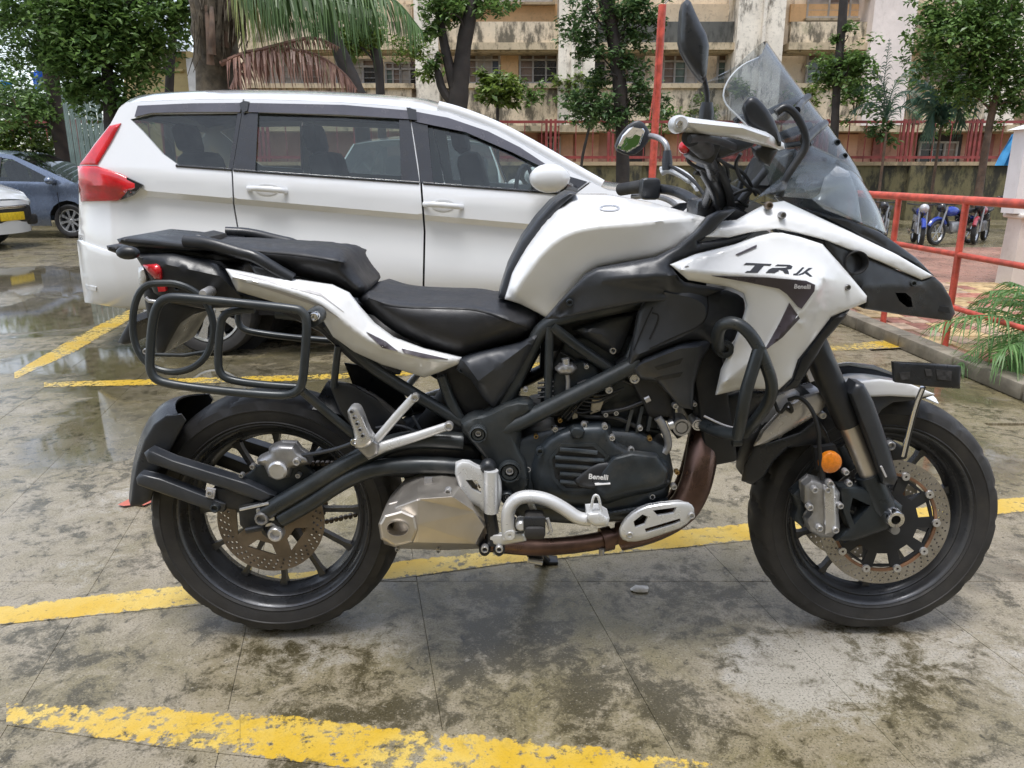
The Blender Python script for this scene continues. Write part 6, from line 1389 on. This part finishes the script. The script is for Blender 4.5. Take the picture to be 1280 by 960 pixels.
window(684, 172, 700, 195, ['dark', 'curtain'], False, BY + .78); window(1150, 178, 1196, 206, ['dark', 'dark', 'curtain'], False, BY + .77)

# ---- boundary wall with the red iron fence on it
FY = 19.0
zt = at(900, 207, FY).z; zf = at(900, 152, FY).z; xL, xR = at(-800, 200, FY).x, at(1500, 200, FY).x
MOSSW = stained('mossy_dark_wall', (.16, .14, .07), (.022, .022, .018), .75, .8)
wl = thing('boundary_wall', ((xL + xR) / 2, FY, 0), 'low dark mossy boundary wall under the red iron fence', 'wall')
part('wall_body', MB().box(((xL + xR) / 2, FY + .15, zt / 2 - .006), (xR - xL, .3, zt + .012)), MOSSW, wl, angle=None)
part('coping', MB().box(((xL + xR) / 2, FY + .14, zt + .045), (xR - xL + .1, .40, .085)), stained('coping_tan', (.42, .32, .20), (.12, .10, .07), .5, .3), wl, angle=None)
for x in np.linspace(xL, xR, 14): part('buttress', MB().box((x, FY - .06, zt / 2 - .008), (.35, .12, zt)), MOSSW, wl, angle=None)
fn_ = thing('iron_fence', ((xL + xR) / 2, FY + .1, zt), 'red painted iron fence on top of the dark boundary wall', 'fence')
MAROON = mat('maroon_iron', (.24, .045, .042), .5, 0, .3, 5, dust=.25, dustcol=(.2, .09, .06)); z0 = zt + .088
for z in (z0 + .10, zf): part('rail', MB().box(((xL + xR) / 2, FY + .1, z), (xR - xL, .05, .06)), MAROON, fn_, angle=None)
for px in (-740, -640, -540, -440, -330, -220, -120, -30, 92, 210, 330, 450, 570, 690, 768, 862, 940, 1030, 1137, 1222, 1330, 1420):
    x = at(px, 180, FY).x; mb = MB()
    for dx in (-.13, -.03, .08): mb.box((x + dx, FY + .1, (z0 + zf) / 2 + .03), (.055, .058, zf - z0 + .06))
    part('post', mb, MAROON, fn_, angle=None)
bar = None
for k, x in enumerate(np.arange(xL + .2, xR, .40)):
    if bar is None: bar = part('bar', MB().box((x, FY + .1, (z0 + zf) / 2), (.020, .020, zf - z0)), MAROON, fn_, angle=None)
    else: o = link(bar.copy()); o.parent = fn_; o.location = (x - xL - .2, 0, 0); o.rotation_euler = (0, 0, 0)
# ---- tall red pole
pb = at(815, 225, 9.0); pole = thing('pole', (pb.x, 9.0, 0), 'tall thin red pole leaning slightly beyond the left mirror of the motorcycle', 'pole')
part('shaft', MB().tube([Vector((pb.x - .01, 9, 0)), pb, at(828, 6, 9.0)], .042, 12), REDPAINT, pole)
part('stay', MB().tube([at(829, 8, 8.98), at(846, -14, 8.98)], .008, 6), FRM, pole); part('cable', MB().tube([at(823, 20, 8.95), at(818, 110, 8.95), at(812, 150, 8.94)], .008, 6), REDPAINT, pole)
# ---- left: house, sheet fence, tarpaulin
hs_ = thing('house', (at(205, 100, 22).x, 24, 0), 'small yellow house with a grey sloping roof at the upper left', 'building')
def hb(name, x0, y0, x1, y1, m, Y, d=.4, z0=None, parent=None):
    a = at(x0, y0, Y); zb = at(x0, y1, Y).z if z0 is None else z0; xr = at(x1, y0, Y).x
    return part(name, MB().box(((a.x + xr) / 2, Y + d / 2, (a.z + zb) / 2), (xr - a.x, d, a.z - zb)), m, hs_, parent, angle=None)
YW = stained('yellow_house_wall', (.46, .36, .17), (.18, .13, .07), .2, 0)
hb('wall', 150, 62, 232, 140, YW, 22, 3, 0); hb('band', 184, 86, 228, 89, YW, 21.9, .1)
wf = hb('window', 197, 66, 214, 87, mat('brown_shutter', (.10, .06, .035), .5), 21.9, .1); [hb('slat', 200 + 6 * k, 68, 201.5 + 6 * k, 86, FRM, 21.85, .06, parent=wf) for k in range(3)]
mb = MB(); mb.v = [at(140, 64, 21.5), at(240, 64, 21.5), at(222, 22, 25), at(160, 22, 25)]; mb.v += [v + Vector((0, .05, .12)) for v in mb.v]; mb.f = [(0, 1, 2, 3), (4, 5, 6, 7), (0, 1, 5, 4), (1, 2, 6, 5), (2, 3, 7, 6), (3, 0, 4, 7)]
part('roof', mb, mat('grey_roof_sheet', (.30, .33, .36), .5, 0, .2, 2), hs_, angle=None)
hb('side_wall', 232, 72, 248, 140, mat('whitewash', (.6, .58, .54), .8, 0, .1), 21.8, .3, 0)
sf = thing('sheet_fence', (at(95, 140, 16).x, 16, 0), 'grey green corrugated sheet fence beside the leaning tree at the left', 'fence')
SHEET = mat('grey_green_sheet', (.22, .29, .27), .5, 0, .2, 3, dust=.3)
for k in range(7):
    a, b = at(76 + k * 7, 118, 16), at(83 + k * 7, 118, 16); n = 6; mb = MB()
    for i in range(n + 1): x = a.x + (b.x - a.x - .01) * i / n; mb.v += [(x, 16 + (.008 if i % 2 else 0), 0), (x, 16 + (.008 if i % 2 else 0), a.z)]
    mb.f = [(2 * i, 2 * i + 2, 2 * i + 3, 2 * i + 1) for i in range(n)]; part('panel', thicken(mb, .004), SHEET, sf, angle=None)
def cloth(name, pxs, Y, m, label, cat):
    c = [at(x, y, Y) for x, y in pxs]; mb = MB(); n = 8
    for i in range(n + 1):
        for j in range(n + 1):
            u, v = i / n, j / n; p = c[0].lerp(c[1], u).lerp(c[3].lerp(c[2], u), v); mb.v.append(tuple(p + Vector((0, .08 * math.sin(u * 9 + v * 2), 0))))
    mb.f = [(i * (n + 1) + j, i * (n + 1) + j + 1, (i + 1) * (n + 1) + j + 1, (i + 1) * (n + 1) + j) for i in range(n) for j in range(n)]
    tag(part(name, thicken(mb, .005), m), label, cat)
TARP = mat('blue_tarpaulin', (.02, .12, .55), .4, 0, .2, 4); TARPL = mat('light_blue_tarpaulin', (.06, .30, .60), .4, 0, .2, 4)
cloth('tarpaulin', [(38, 90), (58, 86), (61, 110), (42, 117)], 24, TARP, 'bright blue tarpaulin hanging behind the leaning tree at the left', 'tarpaulin')
cloth('tarpaulin', [(0, 100), (16, 102), (16, 113), (0, 112)], 24.2, TARPL, 'pale blue cloth hung low among leaves at the far left edge', 'cloth')
cloth('tarpaulin', [(1266, 168), (1275, 166), (1262, 207), (1246, 207)], 17.5, TARPL, 'light blue tarpaulin sheet leaning beside the white column', 'tarpaulin')
# ---- trees
tree('leaning_tree', 17, [(86, 215, 24), (76, 160, 22), (62, 85, 17), (48, 20, 13), (40, -30, 10)], [(20, 30, 38, 420), (60, 10, 34, 380), (15, 85, 26, 160), (84, 84, 20, 150), (5, 130, 24, 200), (110, -10, 34, 300), (30, 60, 24, 240), (90, 40, 22, 240), (5, 170, 26, 240), (45, 150, 18, 160)], .10, LEAF, 'slim tree with a leaning dark brown trunk behind the blue hatchback', mat('dark_brown_bark', (.055, .038, .030), .75, 0, .4, 7, bmp=.5, bscale=25))
tree('shade_tree', 14, [(140, 170, 20), (138, 120, 16), (132, 70, 12), (128, 20, 9)], [(105, 50, 34, 700), (150, 60, 36, 900), (178, 62, 20, 320), (120, 20, 32, 600), (165, 20, 34, 600), (130, 100, 28, 500), (100, 110, 18, 250), (140, 130, 22, 300), (200, 8, 34, 420), (232, -6, 30, 320), (75, 40, 22, 240), (85, 20, 30, 420), (60, 5, 36, 600), (0, 20, 36, 500), (130, -8, 40, 600), (60, 60, 22, 260), (190, 40, 24, 300), (90, 85, 22, 260)], .12, LEAF, 'bushy dense green tree behind the rear end of the white minivan')
tree('shade_tree', 16, [(210, 170, 12), (212, 90, 10), (220, 10, 8)], [(225, 20, 26, 260), (190, -6, 30, 320), (250, 0, 24, 240)], .11, LEAFD, 'sparse dark tree between the yellow house and the coconut palm')
tree('forked_tree', 12, [(570, 170, 26), (572, 130, 25), (576, 95, 22), (580, 50, 19), (590, 10, 17), (600, -30, 14)], [(545, 12, 22, 260), (575, -8, 24, 300), (608, 14, 16, 130), (548, 40, 10, 60), (560, 20, 18, 180), (545, 75, 9, 70), (620, -14, 20, 160)], .09, LEAF, 'dark trunked forked tree above the middle of the minivan roof', BARK, forks=[[(570, 118, 15), (556, 60, 12), (549, 20, 10), (544, -20, 8)], [(568, 132, 12), (552, 112, 11), (548, 92, 10), (545, 86, 6)]])
tree('trunk_tree', 13, [(779, 215, 17), (777, 150, 16), (775, 105, 18), (768, 55, 17), (757, 0, 18), (748, -30, 14)], [(728, 40, 17, 320), (738, 62, 14, 220), (778, 12, 22, 430), (800, 5, 18, 260), (730, 8, 18, 240), (815, 28, 12, 120), (792, 45, 14, 200), (782, 82, 18, 330), (800, 120, 16, 200), (770, 150, 18, 260), (745, 138, 20, 300), (720, 130, 14, 200), (815, 128, 14, 170), (750, 100, 12, 120)], .085, LEAFD, 'dark trunk tree with leaf tufts left of the red pole')
tree('thin_tree', 17, [(1043, 170, 10), (1045, 120, 10), (1050, 60, 10), (1054, 10, 11), (1056, -30, 9)], [(1055, 82, 22, 420), (1040, 95, 16, 240), (1072, 78, 14, 200), (1060, 30, 9, 60), (1050, 48, 8, 50)], .11, LEAF, 'thin straight tree behind the windscreen of the motorcycle')
tree('brown_branch_tree', 15, [(1234, 172, 9), (1240, 140, 8), (1250, 100, 7), (1266, 60, 6)], [(1200, 60, 34, 900), (1240, 40, 36, 1000), (1262, 90, 24, 460), (1180, 40, 24, 400), (1225, 100, 26, 500), (1255, 5, 30, 560), (1165, 18, 16, 180), (1200, 115, 18, 240), (1270, 130, 18, 240), (1215, 10, 22, 300)], .11, LEAF, 'bushy tree with a curved brown branch left of the white column', BARKB)
tree('sapling', 17.5, [(726, 205, 3.5), (732, 178, 3.5), (737, 158, 3), (740, 140, 2)], [(736, 138, 15, 200), (722, 128, 12, 130), (752, 132, 12, 130)], .10, LEAF, 'young sapling with a thin bent stem in front of the peach door')
tree('sapling', 18, [(622, 160, 4), (622, 130, 4), (622, 118, 3)], [(625, 112, 18, 190), (612, 108, 12, 110), (640, 112, 12, 110), (615, 100, 8, 60)], .16, LEAFY, 'big leaved sapling growing against the parapet above the minivan roof')
def trunk_only(): pass
tree('leaning_tree', 10, [(452, 130, 20), (440, 100, 20), (425, 65, 18), (412, 35, 16), (398, 0, 14), (388, -30, 12)], [(395, -10, 26, 260), (420, -16, 26, 240)], .11, LEAFD, 'leaning dark trunk just right of the dead palm frond')
tree('leaning_tree', 11.5, [(476, 130, 11), (474, 85, 12), (468, 55, 14), (452, 20, 11), (445, -20, 9)], [(440, 45, 20, 260), (462, 42, 16, 200), (430, 55, 12, 120), (455, -10, 26, 260)], .10, LEAFY, 'slimmer dark trunk with bright leaves right of the leaning trunk')
# hanging plants on the building, shrubs along the wall
def shrub(px, py, r, n, Y, size, lm, label, group='shrubs along the wall'):
    c = at(px, py, Y); base = Vector((c.x, Y, max(0, c.z - r * mpp(c)))); root = thing('shrub', base, label, 'shrub', group)
    mb = MB()
    for k in range(6): a = random.uniform(-.5, .5); mb.tube([base, base + Vector((a * r * mpp(c), random.uniform(-.2, .2), r * mpp(c) * 1.3))], [.012, .004], 5)
    part('stem', mb, BARKB, root); part('foliage', leaves_mb([(px, py, r, n)], size, Y, .7), lm, root, angle=None, recalc=False)
for a in ((8, 175, 26, 400, 17, .13, LEAFY, 'yellow green shrub at the far left edge below the fence rail'), (45, 192, 20, 260, 17.5, .12, LEAFY, 'yellow green shrub left of the leaning trunk'), (70, 200, 18, 200, 17.5, .12, LEAF, 'green shrub half hidden by the leaning trunk'), (30, 130, 26, 300, 16.5, .12, LEAF, 'loose green shrub above the fence rail at the left'),
          (8, 120, 46, 900, 22, .16, LEAFD, 'dark green thicket beyond the fence at the far left edge'), (58, 150, 42, 800, 22.5, .16, LEAF, 'green thicket beyond the fence behind the leaning trunk'), (112, 172, 34, 500, 22, .16, LEAFD, 'dark thicket beyond the sheet fence behind the tail light of the minivan'), (515, 60, 22, 260, 22, .13, LEAFY, 'bright spray of leaves left of the forked tree high on the facade'), (665, 112, 14, 160, 26.3, .16, LEAF, 'green creeper over the coping below the dark windows'), (820, 150, 18, 260, 20, .13, LEAF, 'leafy shrub against the parapet just left of the red pole'), (1180, 140, 22, 380, 19.5, .14, LEAF, 'leafy shrub on the wall between the palms'), (1070, 120, 22, 300, 18.5, .14, LEAF, 'grassy green plant in front of the thin tree and parapet'), (1005, 118, 14, 150, 26.8, .16, LEAFY, 'moss yellow plant on the parapet seen through the windscreen'), (710, 108, 11, 130, 26.5, .16, LEAFY, 'bright weeds sprouting on the coping between the windows'), (742, 106, 9, 100, 26.5, .16, LEAFY, 'bright weeds on the coping below the dark pane'),
          (880, 140, 16, 160, 26.4, .16, LEAFY, 'creeper on the parapet behind the near hand guard'), (930, 110, 14, 130, 26.4, .16, LEAFY, 'yellowing creeper on the column base behind the windscreen'), (535, 88, 10, 130, 26, .16, LEAFY, 'small bright bush on the ledge left of the forked tree'), (1160, 75, 16, 260, 20, .14, LEAFD, 'dark leafy bush against the pale pink column'), (1100, 165, 14, 150, 18.7, .13, LEAFD, 'dark leafy clump on the fence right of the windscreen')):
    shrub(*a)
# ---- coconut palm
cp = at(272, 110, 8.8); palm = thing('coconut_palm', (cp.x, 8.8, 0), 'shaggy coconut palm with hanging green fronds above the minivan', 'tree')
q = smooth([(cp.x, 8.8, 0, .27), (*at(273, 108, 8.8), .25), (*at(270, 60, 8.8), .23), (*at(268, 10, 8.8), .26), (*at(270, -60, 8.8), .20)], 2)
part('trunk', MB().tube([v[:3] for v in q], [v[3] * random.uniform(.9, 1.1) for v in q], 14), FIBRE, palm)
for k in range(26):
    a = random.uniform(-1, 1); x0 = 270 + a * 16; y0 = random.uniform(-10, 70); x1 = x0 + a * random.uniform(12, 36) + random.uniform(-6, 6); y1 = y0 - random.uniform(30, 75); dd = -.2 - random.uniform(0, .25) + abs(a) * .2
    part('leaf_base', MB().tube(smooth([tuple(at(x0, y0 + 20, 8.8 + dd)), tuple(at((x0 + x1) / 2 - 2 * a, y0 - 10, 8.8 + dd - .05)), tuple(at(x1, y1, 8.8 + dd))], 2), [.045 - .0026 * i for i in range(12)], 7, flat=.5), FIBRE if k % 3 else BARKB, palm)
for k in range(40):
    x0 = 270 + random.uniform(-34, 40); y0 = random.uniform(-10, 40); L = random.uniform(30, 70)
    part('hanging_fibre', MB().tube([at(x0, y0, 8.5), at(x0 + random.uniform(-4, 4), y0 + L * .6, 8.45), at(x0 + random.uniform(-10, 10), y0 + L, 8.5)], [.008, .006, .003], 5), FIBRE, palm)
FR = dict(n=80, droop=1.25, spread=.55, w=.036, fwd=.25, rr=.03)
for pts, L, m, kw in (([(275, -60), (330, -42), (420, -30), (490, -8), (528, 40)], .55, PALMG, {}), ([(278, -50), (320, -20), (370, -6), (430, 2), (480, 18)], .40, PALMG, {}), ([(300, -50), (312, -34), (326, -26), (340, -16), (352, 8)], .5, PALMG, dict(n=40)), ([(282, -30), (300, -12), (318, -4), (335, 8)], .45, leafmat('yellow_frond', (.16, .20, .05), (.34, .36, .12)), dict(n=30)),
                      ([(276, 80), (310, 64), (350, 60), (395, 66), (430, 90), (446, 112)], .32, DEADF, dict(droop=1.2, n=60, spread=.7)), ([(290, 112), (300, 84), (316, 68), (340, 66)], .3, DEADF, dict(n=24)), ([(330, 62), (372, 50), (395, 46), (425, 60)], .12, DEADF, dict(n=20))):
    part('frond', px_frond(pts, 8.5, L=L, **{**FR, **kw}), m, palm, angle=None, recalc=False)
# ---- cane and fan palms against the building
def cane(Y, base, fr, m, L, label, group=None, w=.03, rr=.012, loc_z=0, **kw):
    b = at(*base, Y); root = thing('cane_palm', (b.x, Y, loc_z), label, 'palm', group)
    part('stem', MB().tube([Vector((b.x, Y, loc_z)), b], [rr * 3, rr * 2], 8), BARKB, root)
    for pts in fr: part('frond', px_frond(pts, Y, L=L, w=w, rr=rr, **{**dict(n=26, droop=.5, spread=.8, fwd=.6), **kw}), m, root, angle=None, recalc=False)
cane(17, (1108, 165), [[(1108, 150), (1104, 110), (1108, 80), (1112, 48)], [(1108, 150), (1100, 118), (1086, 104), (1070, 112)], [(1108, 148), (1115, 110), (1130, 90), (1146, 84)], [(1108, 150), (1118, 118), (1136, 112), (1150, 122)], [(1108, 150), (1095, 128), (1076, 130), (1062, 142)], [(1108, 148), (1108, 116), (1098, 92), (1086, 86)], [(1108, 152), (1120, 132), (1138, 134), (1146, 150)]], PALMB, .55, 'bluish cane palm in front of the pale pink column')
cane(16, (1176, 160), [[(1176, 158), (1178, 120), (1190, 106), (1214, 118), (1222, 140)], [(1176, 158), (1170, 120), (1160, 104), (1142, 98)], [(1176, 158), (1166, 132), (1150, 122), (1138, 124)], [(1176, 160), (1184, 130), (1198, 128), (1204, 160)], [(1176, 160), (1174, 136), (1166, 136), (1160, 176)]], PALMB, .6, 'drooping broad leaved palm beside the bushy tree', w=.09)
# foreground palm by the railing
cane(4.35, (1318, 430), [[(1318, 440, 0), (1290, 405, 0), (1240, 392, -.05), (1190, 398, -.1), (1160, 412, -.1)], [(1318, 440, .1), (1270, 415, .1), (1230, 425, .05), (1196, 462, 0)], [(1318, 430, .3), (1290, 385, .3), (1260, 370, .3), (1222, 376, .3)], [(1318, 440, -.1), (1280, 440, -.15), (1250, 462, -.2), (1232, 500, -.2)], [(1318, 430, .2), (1300, 385, .2), (1285, 360, .2), (1262, 352, .2)], [(1318, 436, .0), (1296, 410, -.1), (1276, 420, -.15), (1255, 452, -.15)], [(1318, 440, -.2), (1288, 428, -.2), (1262, 430, -.25), (1240, 448, -.25)], [(1318, 430, .4), (1280, 398, .4), (1240, 384, .4), (1205, 388, .4)], [(1318, 440, .1), (1290, 440, .1), (1262, 446, .05), (1230, 476, .05)], [(1310, 420, .5), (1285, 370, .5), (1262, 362, .5), (1236, 364, .5)]], PALMF, .30, 'bright green cane palm drooping over the kerb at the right edge', w=.018, rr=.007, loc_z=.06, n=34, droop=.55, fwd=.75)
# ---- parked motorbikes beyond the railing
def small_bike(px, py, Y, rz, c1, c2, label, s=.64):
    g = at(px, py, Y); root = thing('parked_motorbike', (g.x, Y, 0), label, 'motorbike', 'small motorbikes parked by the boundary wall', rz)
    def add(nm, mb, m, parent=None): mb.v = [tuple(Vector(v) * s) for v in mb.v]; return part(nm, mb, m, root, parent, local=True)
    for x in (-.62, .62):
        t = add('wheel', MB().lathe((x, 0, .30), [(.22, -.04), (.27, -.055), (.30, -.03), (.305, 0), (.30, .03), (.27, .055), (.22, .04)], 28), RUBBER)
        add('rim', MB().lathe((x, 0, .30), [(.22, -.03), (.20, 0), (.22, .03)], 28), ALLOY, t); mb = MB()
        for k in range(6): a = k * math.pi / 3; mb.box((x + .11 * math.cos(a), 0, .30 + .11 * math.sin(a)), (.2, .02, .02), Matrix.Rotation(-a, 3, 'Y'))
        add('spokes', mb, ALLOY, t)
        add('mudguard', MB().tube([(x + .34 * math.cos(a), 0, .30 + .34 * math.sin(a)) for a in np.linspace(.5, 2.5, 9)], .05, 8, flat=1), c1)
    add('frame', MB().tube([(.45, 0, .85), (.2, 0, .45), (-.2, 0, .40), (-.62, 0, .32)], .035, 8), SATIN)
    add('engine', MB().bbox((.05, 0, .42), (.34, .24, .28), .06), GREYALU)
    add('tank', MB().ball((.18, 0, .80), .2, 10, (1.3, .62, .62)), c1); add('side_panel', MB().bbox((-.28, 0, .64), (.36, .22, .2), .06), c2)
    add('seat', MB().bbox((-.35, 0, .80), (.70, .26, .10), .045, Matrix.Rotation(R(4), 3, 'Y')), VINYL); add('tail', MB().bbox((-.74, 0, .80), (.22, .16, .12), .04), c1)
    add('fork', MB().tube([(.62, .08, .30), (.44, .08, .92)], .025, 8).tube([(.62, -.08, .30), (.44, -.08, .92)], .025, 8), GREYALU)
    add('handlebar', MB().tube([(.34, -.36, 1.0), (.42, -.15, .98), (.42, .15, .98), (.34, .36, 1.0)], .016, 8), SATIN)
    add('headlight', MB().ball((.56, 0, .90), .11, 8, (.8, 1, 1)), c2); add('exhaust', MB().tube([(.2, -.14, .35), (-.1, -.16, .26), (-.7, -.16, .36)], .04, 10), CHROME)
    for sg in (-1, 1): add('mirror', MB().ball((.40, sg * .34, 1.12), .05, 6, (.4, 1.2, .9)), SATIN)
PB = mat('blue_bike_paint', (.015, .045, .32), .22, 0, .1, coat=.5); PR = mat('red_bike_paint', (.28, .025, .04), .25, 0, .1, coat=.5); PK = mat('black_bike_paint', (.02, .02, .022), .25, 0, .1, coat=.5); PW = mat('silver_bike_paint', (.5, .5, .52), .25, .4, .1)
small_bike(1148, 285, 12.5, R(250), PB, PW, 'bright blue motorbike seen end on nearest the headlight cowl'); small_bike(1192, 285, 12.6, R(205), PB, PK, 'dark blue motorbike second in the row behind the railing post'); small_bike(1226, 285, 12.9, R(230), PR, PK, 'red motorbike just right of the railing post'); small_bike(1268, 285, 13.0, R(235), PK, PW, 'black and silver motorbike beside the white column'); small_bike(1105, 280, 13.4, R(240), PK, PK, 'black motorbike half hidden behind the windscreen base')
# ---- unseen block and trees added behind the camera: reflections, less side light
tree('street_tree', -9, [(0, 0, 1)], [], .1, LEAF, 'x') if False else None
bk = thing('opposite_block', (0, -12, 0), 'plain cream block of flats across the car park behind the photographer', 'building')
part('wall', MB().box((0, -13, 6.5), (44, 2, 13)), W1, bk, angle=None)
for k in range(12):
    for z in (1.6, 4.6, 7.4): part('window', MB().box((-19 + k * 3.4, -11.97, z), (1.5, .1, 1.4)), GLP['dark'], bk, angle=None)
for i, x in enumerate((-9, -4.5, .5, 5.5, 10)):
    root = thing('street_tree', (x, -6.5 - (i % 2) * 1.5, 0), 'leafy street tree behind the photographer number of trunk %s' % 'abcde'[i] if False else ['broad leafy tree on the left behind the photographer', 'slim leafy tree left of centre behind the photographer', 'leafy tree straight behind the photographer', 'leafy tree right of centre behind the photographer', 'leafy tree on the right behind the photographer'][i], 'tree', 'trees behind the photographer')
    part('trunk', MB().tube([(x, root.location.y, 0), (x + .1, root.location.y, 1.6), (x - .1, root.location.y, 3.4)], [.16, .13, .09], 10), BARK, root)
    V, Fc = [], []
    for _ in range(420):
        d = rng.normal(0, 1, 3); d /= np.linalg.norm(d); p = np.array([x, root.location.y, 3.9]) + d * np.array([1.9, 1.6, 1.5]) * rng.random() ** .4; a_, b_ = rng.normal(0, .2, 3), rng.normal(0, .2, 3); o = len(V); V += [p, p + a_, p + a_ + b_, p + b_]; Fc.append((o, o + 1, o + 2, o + 3))
    mb = MB(); mb.v = [tuple(v) for v in V]; mb.f = Fc; part('crown', mb, LEAF, root, angle=None, recalc=False)
